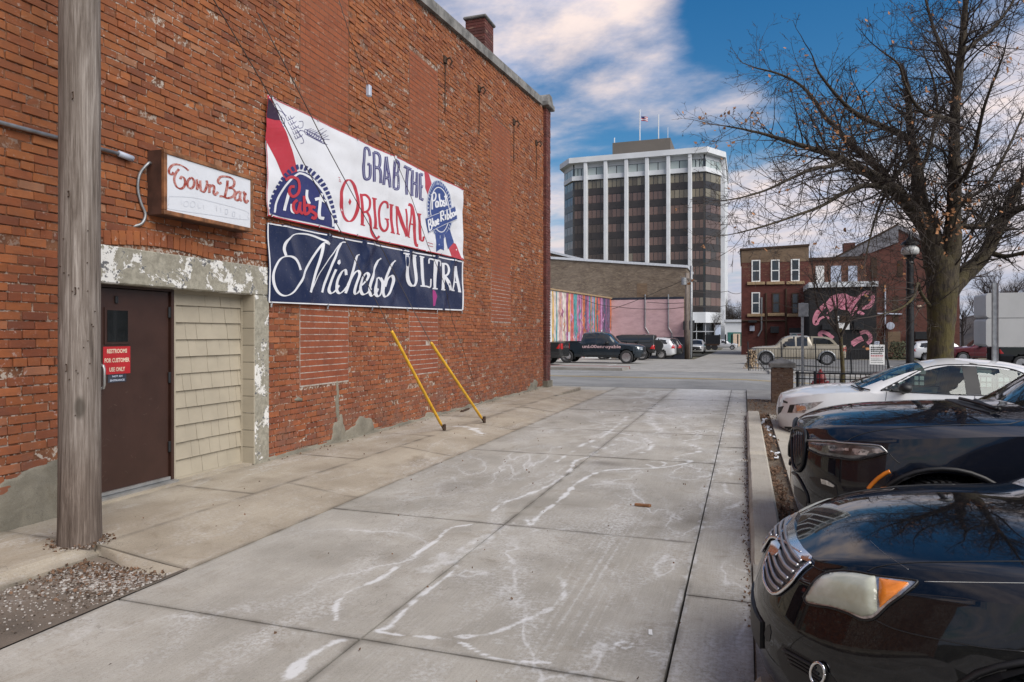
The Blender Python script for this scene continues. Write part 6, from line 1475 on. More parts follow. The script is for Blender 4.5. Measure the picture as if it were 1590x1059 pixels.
Ub.add(MB().prism([(x0-8, z0+(z0-z1)*1.6+.01), (x1+.1, z1+.01), (x1+.1, z1+.25), (x0-8, z0+(z0-z1)*1.6+.25)], 'y', 71.8, 80.1), 'coping', M['coping_white'])
# --- colourful dripping mural on the side wall
Pm0, Pm1 = Vector((-13.1, 47.0)), Vector((F(949, 500, 60.9)[0], 60.9)); dm = (Pm1-Pm0).normalized(); nm_ = Vector((dm.y, -dm.x)); Lm = (Pm1-Pm0).length
hm = 4.0
Mu = B3('mural_wall', (Pm0.x, Pm0.y, -.3), 'low wall painted with dripping stripes of pink, orange, teal and purple', 'wall')
def murq(a, b, z0, z1, off): p, q = Pm0+dm*a+nm_*off, Pm0+dm*b+nm_*off; return [(p.x, p.y, z0), (q.x, q.y, z0), (q.x, q.y, z1), (p.x, p.y, z1)]
def mtop(a): return F(853, 453, 49.0)[1]+(F(949, 463, 60.5)[1]-F(853, 453, 49.0)[1])*min(1, max(0, (a-2)/(Lm-2)))
c_ = [Pm0-dm*6, Pm1, Pm1-nm_*6, Pm0-dm*6-nm_*6]
zc_ = [(p.x, p.y) for p in c_]
Mu.add(MB().prism(zc_, 'z', -.6, mtop(0)-.02), 'wall', M['conc_white']) 
Mu.add(MB().prism([(p.x, p.y) for p in (Pm0-dm*6+nm_*.1, Pm1+nm_*.1, Pm1-nm_*.3, Pm0-dm*6-nm_*.3)], 'z', mtop(0), mtop(0)+.12), 'coping', M['tan_stone'])
cols = {'a': (.55, .45, .40), 'b': (.55, .30, .30), 'c': (.62, .36, .05), 'd': (.04, .25, .28), 'e': (.50, .07, .06), 'f': (.02, .04, .10), 'g': (.30, .05, .16), 'h': (.45, .20, .40), 'i': (.55, .12, .02), 'j': (.60, .55, .50), 'k': (.10, .03, .12)}
for k, c in cols.items(): M['mu_'+k] = simple('mural_paint_%s' % {'a': 'cream', 'b': 'blush', 'c': 'amber', 'd': 'teal', 'e': 'scarlet', 'f': 'navy', 'g': 'magenta', 'h': 'lilac', 'i': 'orange', 'j': 'ivory', 'k': 'plum'}[k], tuple(.78*v+.05 for v in c), .7, 0, .3, 2.5, world_=True)
seq = 'jjabdjbacjcajbcdbeeddfefghgbhgkighdfighdiifdefghgkdfkighkffi'
rs = random.Random(5); a = 0.0; i = 0; tot = Lm
while a < tot-.05:
    f = a/tot; w = rs.uniform(.14, .42); k = seq[min(len(seq)-1, int(f*len(seq)))]
    if rs.random() < .25: k = rs.choice('bcdghe' if f < .4 else 'fghikd')
    b = min(tot, a+w); zb0 = -.3 if rs.random() < .6 else rs.uniform(.2, 2.2); off = .012+.004*(i % 3)
    n = 5; V = []
    for j in range(n+1):
        z = zb0+(mtop(a)-.05-zb0)*j/n; ww = (b-a)*(.55+.45*j/n); m_ = (a+b)/2+.05*math.sin(j*1.7+i); p = Pm0+dm*(m_-ww*.62)+nm_*off; q = Pm0+dm*(m_+ww*.62)+nm_*off; V += [(p.x, p.y, z), (q.x, q.y, z)]
    Mu.add(MB().add(V, [(2*j, 2*j+1, 2*j+3, 2*j+2) for j in range(n)]), 'paint_drip', M['mu_'+k], fix=False); a = b-.02; i += 1
    if rs.random() < .75:
        k2 = rs.choice('abgdeh' if f < .45 else 'gkhfei'); zc = rs.uniform(.6, 3.4); hh = rs.uniform(.4, 1.3); ww = rs.uniform(.12, .5); V = []
        for j in range(6):
            z = min(mtop(a)-.08, zc+hh*(j/5-.5)); w2 = ww*math.sin(PI*(j+.35)/5.7)*rs.uniform(.6, 1); m_ = a+.15*math.sin(j*1.9+i); p = Pm0+dm*max(.1, m_-w2/2)+nm_*.03; q = Pm0+dm*min(tot-.02, m_+w2/2)+nm_*.03; V += [(p.x, p.y, z), (q.x, q.y, z)]
        Mu.add(MB().add(V, [(2*j, 2*j+1, 2*j+3, 2*j+2) for j in range(5)]), 'paint_blot', M['mu_'+k2], fix=False)
# --- red brick building on the right
YR = 76.0
def R_(px, py): return F(px, py, YR)
x0, zt0 = R_(1151, 389); x1, zt1 = R_(1256, 382)
Rb = B3('red_brick_building', ((x0+x1)/2, YR, -.6), 'dark red two-storey brick building with tan brick top and white sash windows')
gz = -.75; wins = [(1167, 1180.5, 404, 437.5), (1197, 1210.5, 403.5, 437), (1228, 1241.5, 402.5, 436.5), (1167, 1180, 454, 487)]
Rb.add(MB().prism([(x0, gz), (x1, gz), (x1, zt1), (x0, zt0)], 'y', YR, YR+18), 'wall', M['fb_red']); Rb.add(MB().prism([(x0-.15, zt0+.003), (x1+.05, zt1+.003), (x1+.05, zt1+.2), (x0-.15, zt0+.2)], 'y', YR-.15, YR+18.1), 'coping', M['rust'])
Rb.add(MB().prism([(x0+.003, zt0-.02), (x1-.003, zt1-.02), (x1-.003, zt1-1.55), (x0+.003, zt0-1.3)], 'y', YR-.03, YR-.001), 'tan_band', M['fb_tan'])
M['pane_far'] = simple('far_window_pane', (.035, .045, .055), .08, 0, .3, .6, world_=True)
def window(Bx, x0, x1, z0, z1, Y, frame, pane_='pane_far', sill=True, arch=True):
    f = MB(); t = .11
    for a in ((x0, x1, z1-t, z1), (x0, x1, z0, z0+t), (x0, x0+t, z0+t, z1-t), (x1-t, x1, z0+t, z1-t), (x0+t, x1-t, (z0+z1)/2-.05, (z0+z1)/2+.05)): f.bx(a[0], a[1], Y-.08, Y-.035, a[2], a[3])
    fo = Bx.add(f, 'window_frame', frame)
    for (a, b) in ((z0+t, (z0+z1)/2-.05), ((z0+z1)/2+.05, z1-t)): 
        p = MB().bx(x0+t, x1-t, Y-.055, Y-.032, a, b); Bx.add(p, 'window_pane', M[pane_], par=fo)
    if sill: Bx.add(MB().cbox(x0-.45, x1+.45, Y-.2, Y-.001, z0-.32, z0-.005, .03), 'window_sill', M['tan_stone'])
for a, b, c, d in wins: X0, Z1 = R_(a, c); X1_, Z0 = R_(b, d); window(Rb, X0, X1_, Z0, Z1, YR, M['white'])
for a, b, c, d in ((1199, 1211, 455, 486), (1229, 1240, 455, 487)): X0, Z1 = R_(a, c); X1_, Z0 = R_(b, d); window(Rb, X0, X1_, Z0, Z1, YR, M['rust'])
def bpx(Bx, name, a, b, c, d, m, Y, dep=.3, off=.0): X0, Z1 = F(a, c, Y); X1_, Z0 = F(b, d, Y); return Bx.add(MB().cbox(X0, X1_, Y-dep-off, Y-.002-off, Z0, Z1, .02), name, m)
bpx(Rb, 'meter_box', 1164, 1171.5, 506, 514, M['v_pale'], YR); bpx(Rb, 'light_fixture', 1162, 1175, 497.5, 501, M['black_metal'], YR, .8); bpx(Rb, 'air_conditioner', 1196, 1209, 507, 517, M['black_metal'], YR, .6)  # the flat black hood over the meter box is an unlit wall light fixture
bpx(Rb, 'recess', 1225, 1248, 509, 517, M['black_plastic'], YR, .05); bpx(Rb, 'poster_board', 1226, 1247, 517, 530, M['white'], YR, .08); bpx(Rb, 'poster_print', 1229, 1236, 519, 524, M['mu_d'], YR, .02, .085); bpx(Rb, 'poster_print', 1238, 1245, 519, 524, M['mu_e'], YR, .02, .085); bpx(Rb, 'poster_print', 1231, 1243, 525.5, 527.5, M['mu_c'], YR, .02, .085)
for pts in (((1182.5, 462), (1182.5, 512), (1177, 522)), ((1189.5, 455), (1189.5, 545)), ((1220.5, 448), (1220.5, 525)), ((1152, 498), (1220, 498))): Rb.add(MB().tube([(F(a, b, YR)[0], YR-.12, F(a, b, YR)[1]) for a, b in pts], .09, 6), 'pipe', M['grey_metal'] if pts[0][0] == 1182.5 else M['rust'])
# --- middle building, black mural extension
YM = 78.0; x0, zt_ = F(1256, 405, YM); x1, _ = F(1345, 405, YM)
Mb = B3('brick_row_building', ((x0+x1)/2, YM, -.6), 'worn brick building with boarded upper windows behind the black mural extension')
Mb.add(MB().bx(x0, x1, YM, YM+16, gz, zt_), 'wall', M['fb_mid']); Mb.add(MB().bx(x0-.05, x1+.1, YM-.2, YM+16.1, zt_+.003, zt_+.3), 'coping', M['rust'])
for a, b in ((1266.5, 1279.5), (1290, 1306), (1317, 1331)): X0, Z1 = F(a, 413, YM); X1_, Z0 = F(b, 440, YM); Mb.add(MB().bx(X0, X1_, YM-.08, YM-.002, Z0, Z1), 'window_board', M['white'] if a < 1280 else M['v_pale'])
YX = 70.0; x0, zt_ = F(1257, 439, YX); x1, _ = F(1361, 439, YX); zb = F(1300, 446, YX)[1]
Xb = B3('mural_extension', ((x0+x1)/2, YX, -.6), 'single-storey extension painted black with a long pink creature mural and white parapet')
Xb.add(MB().bx(x0, x1, YX, YX+7.9, gz, zb), 'wall', M['fb_black']); Xb.add(MB().bx(x0-.1, x1+.1, YX-.3, YX+7.9, zb+.003, zt_), 'parapet', M['conc_white'])
M['pinkp'] = simple('pink_mural_paint', (.52, .20, .26), .75, 0, .3, 1.4, world_=True); M['pinkd'] = simple('deep_pink_mural_paint', (.34, .07, .12), .75, 0, .3, 2, world_=True)
def zm(*p): return [F(1140+x/5.043, 430+y/5.043, YX) for x, y in p]
def flatp(Bx, name, poly, m, Y, off): 
    return Bx.add(MB().prism(poly, 'y', Y-off, Y-.002), name, m)
flatp(Xb, 'mural_body', zm((715,205),(760,150),(810,132),(870,128),(905,150),(950,160),(1000,130),(965,185),(960,230),(975,255),(1022,285),(1010,302),(970,290),(948,268),(930,285),(950,298),(920,304),(892,262),(840,255),(800,240),(765,262),(735,285),(722,290),(740,250),(700,235)), M['pinkp'], YX, .02)
def rib(Bx, name, pts, w, m, off, taper=False):
    V, Fq = ribbon(zm(*pts), w, 8, None, False, taper); n = len(V); Vv = [(x, YX-off, z) for x, z in V]; return Bx.add(MB().add(Vv, Fq), name, m, fix=False)
rib(Xb, 'mural_trunk', [(720,215),(680,250),(650,285),(632,330),(636,362),(655,352)], .42, M['pinkp'], .024); rib(Xb, 'mural_trunk', [(655,355),(670,330),(700,314),(735,320),(748,330)], .2, M['pinkp'], .028)
rib(Xb, 'mural_tail', [(955,180),(1000,140),(1050,122),(1080,145),(1082,190),(1055,230),(1000,243)], .36, M['pinkp'], .026)
rib(Xb, 'mural_shape', [(740,500),(690,478),(670,450),(690,432),(730,445),(775,480)], .34, M['pinkp'], .024); rib(Xb, 'mural_shape', [(985,440),(1030,430),(1062,455),(1065,500),(1040,520)], .32, M['pinkp'], .024); rib(Xb, 'mural_shape', [(920,530),(960,500),(1005,480)], .5, M['pinkp'], .022)
for q in ([(760,170),(780,200),(765,235)], [(800,150),(815,190),(860,200)], [(850,215),(890,205),(930,215)], [(900,160),(920,190),(950,200)], [(880,240),(920,250),(960,265)], [(700,240),(660,285)], [(830,225),(850,245)]): rib(Xb, 'mural_shading', q, .10, M['pinkd'], .032)
bpx(Xb, 'vent_box', 1276, 1290, 503, 512, M['black_metal'], YX, .3, .05); bpx(Xb, 'doorway', 1298, 1319, 491, 512, M['white'], YX, .06, .04); bpx(Xb, 'door_leaf', 1303, 1318, 490, 501, M['rust'], YX, .05, .11); bpx(Xb, 'vent_box', 1325, 1340, 498, 512, M['black_metal'], YX, .3, .05)
# --- big gabled brick hall
YG = 84.0; x0 = F(1338, 390, YG)[0]; x1, ze = F(1440, 390, YG)
Gb = B3('gabled_brick_hall', ((x0+x1)/2, YG, -.7), 'tall dark rust brick hall with grey pitched roof behind the big tree')
Gb.add(MB().bx(x0, x1+3, YG, YG+20, gz-.2, ze), 'wall', M['fb_rust'])
pk = F(1392, 357, YG+2); el_ = F(1303, 404, YG+2); er = F(1470, 404, YG+2)
Gb.add(MB().prism([el_, (er[0], el_[1]), pk], 'y', YG+1.2, YG+19.5), 'gable', M['fb_rust']); 
Gb.add(MB().prism([(el_[0]-.8, el_[1]-.9), (pk[0], pk[1]-1.5), (pk[0], pk[1]+.4), (el_[0]-.8, el_[1])], 'y', YG+1, YG+20), 'roof', M['roof_grey']); Gb.add(MB().prism([(er[0]+.8, el_[1]-.5), (pk[0]+.002, pk[1]), (pk[0]+.002, pk[1]+.4), (er[0]+.8, el_[1])], 'y', YG+1, YG+20), 'roof', M['roof_grey'])
Gb.add(MB().prism([(el_[0]-.8, el_[1]+.003), (pk[0], pk[1]+.403), (pk[0], pk[1]+.6), (el_[0]-.8, el_[1]+.2)], 'y', YG+.9, YG+1.4), 'roof_verge', M['rust'])
cx, cz = F(1319, 377, YG+3); Gb.add(MB().bx(cx-.6, cx+.6, YG+3, YG+4, el_[1]-.2, cz), 'chimney', M['fb_rust'])
for a, b, c, d in ((1352, 1362, 400, 432), (1393, 1402, 405, 430), (1386, 1395, 460, 500)): bpx(Gb, 'blocked_window', a, b, c, d, M['rust'], YG, .03)
bpx(Gb, 'service_door', 1378, 1398, 515, 548, M['fb_tan'], YG, .05); bpx(Gb, 'awning', 1417, 1442, 515, 527, M['black_metal'], YG, 1.2); bpx(Gb, 'wall_sign', 1424, 1431, 474, 477, M['cream'], YG, .1)
for pts in (((1374, 448), (1374, 552)), ((1362, 487), (1400, 488))): Gb.add(MB().tube([(F(a, b, YG)[0], YG-.12, F(a, b, YG)[1]) for a, b in pts], .08, 6), 'pipe', M['v_pale'])
x, z = F(1381, 506, YG); Gb.add(MB().lathe([(0, .0), (.42, .02), (.4, .3), (0, .32)], 16, Matrix.Translation((x, YG-.33, z)) @ Matrix.Rotation(PI/2, 4, 'X')), 'meter_dial', M['v_pale'])
ld = MB(); x = F(1367, 520, YG)[0]
for dx in (-.45, .45): ld.tube([(x+dx, YG-.4, -.7), (x+dx, YG-.4, 2.7)], .06, 5)
for k in range(8): ld.tube([(x-.45, YG-.4, -.3+k*.4), (x+.45, YG-.4, -.3+k*.4)], .05, 5)
tag(ld.obj('ladder', M['rust']), 'brown ladder leaning on the gabled brick hall beside the black mural', 'ladder')

# ------------------------------------------------------------------ other vehicles
def veh(kind, paintm, L=None, extra=None):
    base = {
     'pickup': dict(L=5.8, W=2.0, nose=.8, tail=.35, pf=3.0, pr=5, crown=.05, windshield=(1.55, 2.15), zl=[(0, .42), (.3, .36), (5.5, .4), (5.8, .5)], zs=[(0, .95), (.2, 1.0), (1.0, 1.10), (1.5, 1.14), (3.7, 1.2), (3.9, 1.28), (5.8, 1.28)],
        zt=[(0, 1.02), (.1, 1.08), (.4, 1.16), (1.5, 1.26), (1.56, 1.28), (2.15, 1.82), (2.7, 1.92), (3.5, 1.90), (3.66, 1.86), (3.78, 1.34), (3.9, 1.30), (5.75, 1.29), (5.8, 1.27)], wr=[(0, .85), (1.5, .82), (2.15, .74), (3.66, .74), (3.8, .9), (5.8, .92)], ws=[(0, .97), (1.5, .96), (3.6, .955), (3.9, .98), (5.8, .98)],
        slant=[(.4, .06), (.7, 0), (1.0, .04), (1.2, .1)], arches=[(1.0, .41, .47), (4.65, .41, .47)], snapx=[1.55, 2.15, 3.66, 3.78], side_windows=[[(1.95, 1.2), (2.35, 1.66), (2.75, 1.78), (2.78, 1.2)], [(2.87, 1.21), (2.87, 1.79), (3.5, 1.77), (3.52, 1.22)]]),
     'suv': dict(L=4.85, W=1.88, nose=.75, tail=.4, pf=2.8, pr=3.4, crown=.05, windshield=(1.25, 1.9), rear_glass=(4.45, 4.72), zl=[(0, .32), (.3, .26), (4.5, .28), (4.85, .4)], zs=[(0, .8), (.3, .9), (1.2, 1.0), (4.3, 1.08), (4.85, 1.02)],
        zt=[(0, .88), (.1, .94), (.5, 1.02), (1.25, 1.1), (1.29, 1.12), (1.9, 1.58), (2.5, 1.68), (3.8, 1.66), (4.4, 1.58), (4.72, 1.16), (4.85, 1.06)], wr=[(0, .82), (1.25, .8), (1.9, .68), (4.3, .66), (4.85, .82)], ws=[(0, .97), (1.25, .96), (4.3, .94), (4.85, .95)],
        slant=[(.3, .06), (.5, 0), (.9, .05), (1.1, .1)], arches=[(.9, .35, .40), (3.8, .35, .40)], snapx=[1.25, 1.9, 4.45, 4.72], side_windows=[[(1.7, 1.05), (2.15, 1.48), (2.6, 1.56), (2.62, 1.07)], [(2.7, 1.07), (2.7, 1.57), (3.4, 1.55), (3.5, 1.1)], [(3.6, 1.11), (3.52, 1.54), (4.1, 1.46), (4.25, 1.14)]]),
     'jeep': dict(L=4.5, W=1.88, nose=.3, tail=.2, pf=4, pr=6, crown=.02, windshield=(1.5, 1.75), rear_glass=(99, 99), zl=[(0, .5), (4.5, .52)], zs=[(0, 1.0), (1.4, 1.12), (4.5, 1.18)],
        zt=[(0, 1.06), (.1, 1.12), (1.45, 1.22), (1.5, 1.24), (1.75, 1.78), (2.2, 1.85), (4.3, 1.85), (4.45, 1.82), (4.5, 1.7)], wr=[(0, .75), (1.45, .78), (1.75, .82), (4.5, .82)], ws=[(0, .9), (1.5, .94), (4.5, .94)], slant=[(.4, 0), (1.2, .02)], arches=[(.75, .42, .5), (3.6, .42, .5)], snapx=[1.5, 1.75],
        side_windows=[[(1.75, 1.2), (1.95, 1.7), (2.5, 1.72), (2.5, 1.2)], [(2.6, 1.22), (2.6, 1.72), (3.3, 1.72), (3.3, 1.22)], [(3.4, 1.24), (3.4, 1.72), (4.2, 1.72), (4.2, 1.24)]])}[kind]
    S = {**base, 'paint': paintm}
    if extra: S.update(extra)
    return S
def parked(kind, pm_, name, label, cat, pos, rz, scale=1.0, group=None, wheels=True, extra=None, lampside=True, dz=0):
    root = empty(name, (pos[0], pos[1], ground_z(*pos)+.01+dz), rz, label, cat, group); root.scale = (scale,)*3
    S = veh(kind, pm_, extra=extra); C = car(S, root, fine=False)
    R = {'pickup': .40, 'suv': .345, 'jeep': .41}[kind]
    for (cx, cz, _) in S['arches']:
        for s_ in (-1, 1): wheel(root, cx, s_*(S['W']/2-.12), R, R, .26, s_, 6)
    L = S['L']; zf = S['zs'][0][1]
    for s_ in (-1, 1):
        shell(C, 'headlight', [(s_*.62, zf-.12), (s_*.90, zf-.12), (s_*.90, zf+.06), (s_*.62, zf+.04)], M['lens_clear'], 'x', dens=.1, h=.1)
        zr = .95 if kind != 'pickup' else 1.05; shell(C, 'tail_lamp', [(s_*.74, zr-.16), (s_*.93, zr-.16), (s_*.93, zr+.16), (s_*.74, zr+.14)], M['red_lens'], 'r', dens=.1, h=.1, off=.02)
        shell(C, 'tail_lamp', [(L-.32, zr-.13), (L-.05, zr-.15), (L-.05, zr+.15), (L-.16, zr+.12)], M['red_lens'], 'y', s_, dens=.1, h=.1, off=.012)
        seamx = [2.8, 3.6] if kind != 'pickup' else [1.75, 2.82, 3.6, 3.75]
        for x in seamx: seam(C, [(x, .45), (x, 1.15)], 'y', s_, r=.008)
        seam(C, [(1.2, .48), (3.4, .48)], 'y', s_, r=.02)
        seam(C, [(3.05, 1.05), (3.25, 1.05)], 'y', s_, r=.018, m=M['chrome'] if kind == 'suv' else M['black_metal'], name='door_handle')
    shell(C, 'grille', [(-.55, zf-.25), (.55, zf-.25), (.58, zf+.02), (-.58, zf+.02)], M['black_plastic'], 'x', dens=.12, h=.12)
    shell(C, 'lower_grille', [(-.7, .42), (.7, .42), (.75, .6), (-.75, .6)], M['black_plastic'], 'x', dens=.12, h=.12)
    mirror(C, 2.15 if kind == 'pickup' else 1.95, S['W']/2+.1, 1.25 if kind == 'pickup' else 1.12, M['black_plastic'], 1.25)
    return C, root
P_ = PI
def tk(px, Y, rz=0): return (F(px, 540, Y)[0], Y)
LG = 'vehicles parked in the lot across the street'
Cp, rp = parked('pickup', M['paint_grey'], 'lettered_pickup', 'slate blue crew-cab pickup with faded pink lettering on its doors', 'pickup', (F(1002, 540, 41.5)[0], 41.6), PI, 1.0, LG)
V, Fq = font2d('unb00enroyable', 1, 'LEFT', 0, .01); w = max(x for x, y in V)
for side in (1,):
    mb = MB()
    for (x, y) in V: 
        lx = 3.72-(x/w)*2.35 if False else 1.33+2.35*(1-x/w); lz = .93+y*.27
        h = Cp.bvh.ray_cast(Vector((lx, 4*side, lz)), Vector((0, -side, 0))); mb.v.append(tuple(h[0]+Vector((0, .006*side, 0))) if h[0] else (lx, side, lz))
    mb.f = [tuple(f) for f in Fq]; o = mb.obj('door_lettering', M['v_pink'] if False else M['fb_pink'], rp, fix=False)
MB().bx(3.95, 5.6, -.8, .8, 1.305, 1.335).obj('bed_cover', M['black_plastic'], rp)
parked('pickup', M['paint_matte'], 'grey_pickup', 'dark grey pickup tail with red lamp just past the corner of the tavern', 'pickup', (F(871, 540, 36.5)[0]-5.75, 37.5), 0, 1.0, LG)
parked('jeep', M['paint_matte'], 'boxy_jeep', 'boxy matte black off-road car behind the lettered pickup', 'suv', (F(1016, 540, 49)[0]-4.5, 50), 0, 1.0, LG)
cj = [o for o in bpy.data.objects if o.name.startswith('boxy_jeep')][0]; wheel(cj, 4.62, 0, 1.05, .40, .24, 1, 5); children(cj)
sw = [o for o in children(cj) if o.name.startswith('wheel') and abs(o.data.vertices[0].co.x-4.62) < .6 and o.data.vertices[0].co.z > .7]
parked('suv', M['paint_silver'], 'silver_suv', 'white crossover seen from behind with red tail lamps beside the boxy black car', 'suv', (F(1047, 540, 53)[0]-4.8, 54), 0, 1.0, LG)
parked('suv', M['paint_matte'], 'dark_suv', 'dark suv tail nearest the utility pole at the pink wall', 'suv', (F(1058, 540, 57)[0]-4.8, 57.6), 0, 1.0, LG)
Cg, rg = parked('pickup', M['paint_gold'], 'beige_pickup', 'beige extended-cab pickup with dark camper shell and flared arches behind the iron fence', 'pickup', (F(1164, 540, 44)[0], 43.8), 0, .90, None, extra=dict(flare=.06, flare_mat=M['grey_metal']))
cap_ = MB(); cap_.prism([(3.7, 1.3), (5.3, 1.3), (4.95, 1.72), (4.6, 1.82), (3.72, 1.86)], 'y', -.82, .82); co_ = cap_.obj('camper_shell', M['paint_gold'], rg)
MB().prism([(3.85, 1.36), (5.08, 1.36), (4.82, 1.62), (4.5, 1.72), (3.87, 1.76)], 'y', -.835, .835).obj('shell_window', M['glass_dark'], rg)
parked('pickup', M['paint_red'], 'red_pickup', 'dark red crew-cab pickup to the right of the big trunk', 'pickup', (F(1472, 540, 60)[0], 61), 0, 1.0)
parked('suv', M['paint_silver'], 'white_suv', 'white suv tail partly hidden behind the left side of the big trunk', 'suv', (F(1417, 540, 62)[0]+4.8, 63), PI, 1.0)
parked('pickup', M['paint_black'], 'black_pickup', 'black pickup tail with red lamp under the pale trailer', 'pickup', (F(1548, 540, 44)[0]+5.8, 45), PI, 1.0)
parked('suv', M['paint_silver'], 'white_suv', 'white suv crossing the far end of the alley', 'suv', (F(1146, 540, 116)[0], 117), PI, 1.0)
parked('pickup', M['paint_silver'], 'white_pickup', 'white pickup at the far end of the alley beside the tower', 'pickup', (F(1093, 540, 108)[0]-5.7, 109), 0, 1.0)
parked('suv', M['paint_silver'], 'white_car', 'white car nose peeking from behind the utility pole in the alley', 'car', (F(1079, 540, 76)[0]+.0, 76), PI/2, .95)
# flatbed equipment trailer at the alley end
tr_ = B3('flatbed_trailer', (F(1097, 540, 112)[0], 112, -1), 'dark flatbed trailer with upright racks at the far end of the alley', 'trailer'); x0 = F(1096, 540, 112)[0]; x1 = F(1117, 540, 112)[0]
tr_.add(MB().bx(x0, x1, 111, 113, -.25, 0), 'bed', M['rust']); tr_.add(MB().bx(x0, x0+2, 111, 113, .003, 1.4), 'load', M['black_metal'])
for k in range(5): tr_.add(MB().bx(x0+2+k*.9, x0+2.2+k*.9, 111, 111.2, .003, 1.5), 'rack_post', M['black_metal'])
for k in (0, 1.1): tr_.add(MB().lathe([(0, -.15), (.42, -.15), (.42, .15), (0, .15)], 16, Matrix.Translation((x1-1.6+k*.9, 111.2, -.55)) @ Matrix.Rotation(PI/2, 4, 'X')), 'wheel', M['rubber'])
# pale box trailer
x0, z1_ = F(1531, 455, 50); z0_ = F(1531, 538, 50)[1]
M['tr_pan'] = simple('pale_trailer_panel', (.42, .42, .41), .5, 0, .06, .6, world_=True)
Tr = B3('box_trailer', (x0, 50, -.5), 'pale grey two-band box trailer with rounded corners at the right edge', 'trailer')
zmid = (z0_*.47+z1_*.53)
def rrect(x0, x1, z0, z1, r): 
    o = []
    for cx, cz, a in ((x1-r, z1-r, 0), (x0+r, z1-r, 90), (x0+r, z0+r, 180), (x1-r, z0+r, 270)): o += [(cx+r*math.cos(math.radians(a+k*22.5)), cz+r*math.sin(math.radians(a+k*22.5))) for k in range(5)]
    return o
Tr.add(MB().prism(rrect(x0, x0+12, z0_, zmid-.02, .2), 'y', 50, 52.4), 'lower_panel', M['tr_pan']); Tr.add(MB().prism(rrect(x0, x0+12, zmid+.02, z1_, .2), 'y', 50, 52.4), 'upper_panel', M['tr_pan']); Tr.add(MB().bx(x0+.2, x0+11.8, 50.1, 52.3, zmid-.2, zmid+.2), 'joint_rail', M['grey_metal'])
for k in (9, 10.1): 
    for y in (50.2, 52.2): Tr.add(MB().lathe([(0, -.15), (.5, -.15), (.5, .15), (0, .15)], 20, Matrix.Translation((x0+k, y, ground_z(x0+k, y)+.5)) @ Matrix.Rotation(PI/2, 4, 'X')), 'wheel', M['rubber'])
Tr.add(MB().bx(x0+1.5, x0+1.7, 50.5, 51.9, ground_z(x0, 50), z0_), 'landing_leg', M['grey_metal'])

# ------------------------------------------------------------------ street furniture
# brick pier
xp, yp = .93, 17.1; hz = ground_z(xp, yp); a_ = F(1198, 600, 16.85)[0]; b_x = F(1232, 600, 16.85)[0]
zcap0 = F(1215, 571, 16.85)[1]; zcap1 = F(1215, 557, 16.85)[1]
Pr = B3('brick_pier', ((a_+b_x)/2, 17.1, hz), 'brown brick pier with grey stone cap at the end of the low iron fence', 'pier')
M['pier_brick'] = brick_mat('brown_pier_brick', [(0, (.11, .07, .045)), (.5, (.15, .095, .06)), (1, (.19, .125, .08))], red=False, salt=.05)
Pr.add(MB().bx(a_+.01, b_x-.01, 16.86, 16.85+(b_x-a_)-.01, -.2, zcap0-.005), 'mortar_core', M['mortar'])
nr = int((zcap0+.05)/.072); W_ = b_x-a_; mesh_s = {}
for r in range(nr):
    z = -.05+r*.072; n = 2; off = (.0 if r % 2 else W_/4)
    xs_ = [a_] + ([a_+W_/2] if r % 2 else [a_+W_*.25, a_+W_*.75]) + [b_x]
    for p, q in zip(xs_[:-1], xs_[1:]):
        k = round(q-p, 3)
        if k not in mesh_s: mesh_s[k] = MB().cbox(0, q-p-.010, -.0, .05, 0, .062, .003).mesh('brick', M['pier_brick'])
        o = link_mesh('brick', mesh_s[k], None, (p+.005, 16.85+random.uniform(-.003, .002), z)); o.parent = Pr.r; o.matrix_parent_inverse = Matrix.Translation(-Pr.r.location)
    for p, q in ((0, .5), (.5, 1)):
        k = 's'
        if k not in mesh_s: mesh_s[k] = MB().cbox(-.05, 0, 0, W_/2-.01, 0, .062, .003).mesh('brick', M['pier_brick'])
        o = link_mesh('brick', mesh_s[k], None, (b_x+.0, 16.855+p*W_, z)); o.parent = Pr.r; o.matrix_parent_inverse = Matrix.Translation(-Pr.r.location)
        o = link_mesh('brick', mesh_s[k], None, (a_+.05, 16.855+p*W_, z)); o.parent = Pr.r; o.matrix_parent_inverse = Matrix.Translation(-Pr.r.location)
e_ = .05; cpm = MB().cbox(a_-e_, b_x+e_, 16.85-e_, 16.85+W_+e_, zcap0, zcap0+.11, .012); n0 = len(cpm.v); m_x, m_y = (a_+b_x)/2, 16.85+W_/2
cpm.add([(a_-e_+.02, 16.87-e_, zcap0+.112), (b_x+e_-.02, 16.87-e_, zcap0+.112), (b_x+e_-.02, 16.83+W_+e_, zcap0+.112), (a_-e_+.02, 16.83+W_+e_, zcap0+.112), (m_x, m_y, zcap1+.02)], [(0, 1, 4), (1, 2, 4), (2, 3, 4), (3, 0, 4), (0, 3, 2, 1)])
Pr.add(cpm, 'stone_cap', M['coping'])
# low iron fence
fy = 17.05; fz1 = F(1300, 580, fy)[1]; fz0 = .14; x0 = b_x+.05; x1 = 9.5
Fe = B3('low_iron_fence', ((x0+x1)/2, fy, 0), 'low black iron fence running right from the brick pier behind the white sedan', 'fence')
for z, h in ((fz1, .035), (fz1-.13, .022), (fz0, .025)): Fe.add(MB().bx(x0, x1, fy-.02, fy+.02, z-h/2, z+h/2), 'rail', M['black_metal'])
pm_ = MB().bx(-.009, .009, -.009, .009, fz0-.06, fz1-.02).mesh('picket', M['black_metal']); x = x0+.1
while x < x1: o = link_mesh('picket', pm_, None, (x, fy, 0)); o.parent = Fe.r; o.matrix_parent_inverse = Matrix.Translation(-Fe.r.location); x += .105
for x in (x0+.05, x0+.42, x0+2.9, x0+5.4): Fe.add(MB().cbox(x-.03, x+.03, fy-.03, fy+.03, -.2, fz1+.04, .004), 'post', M['black_metal'])
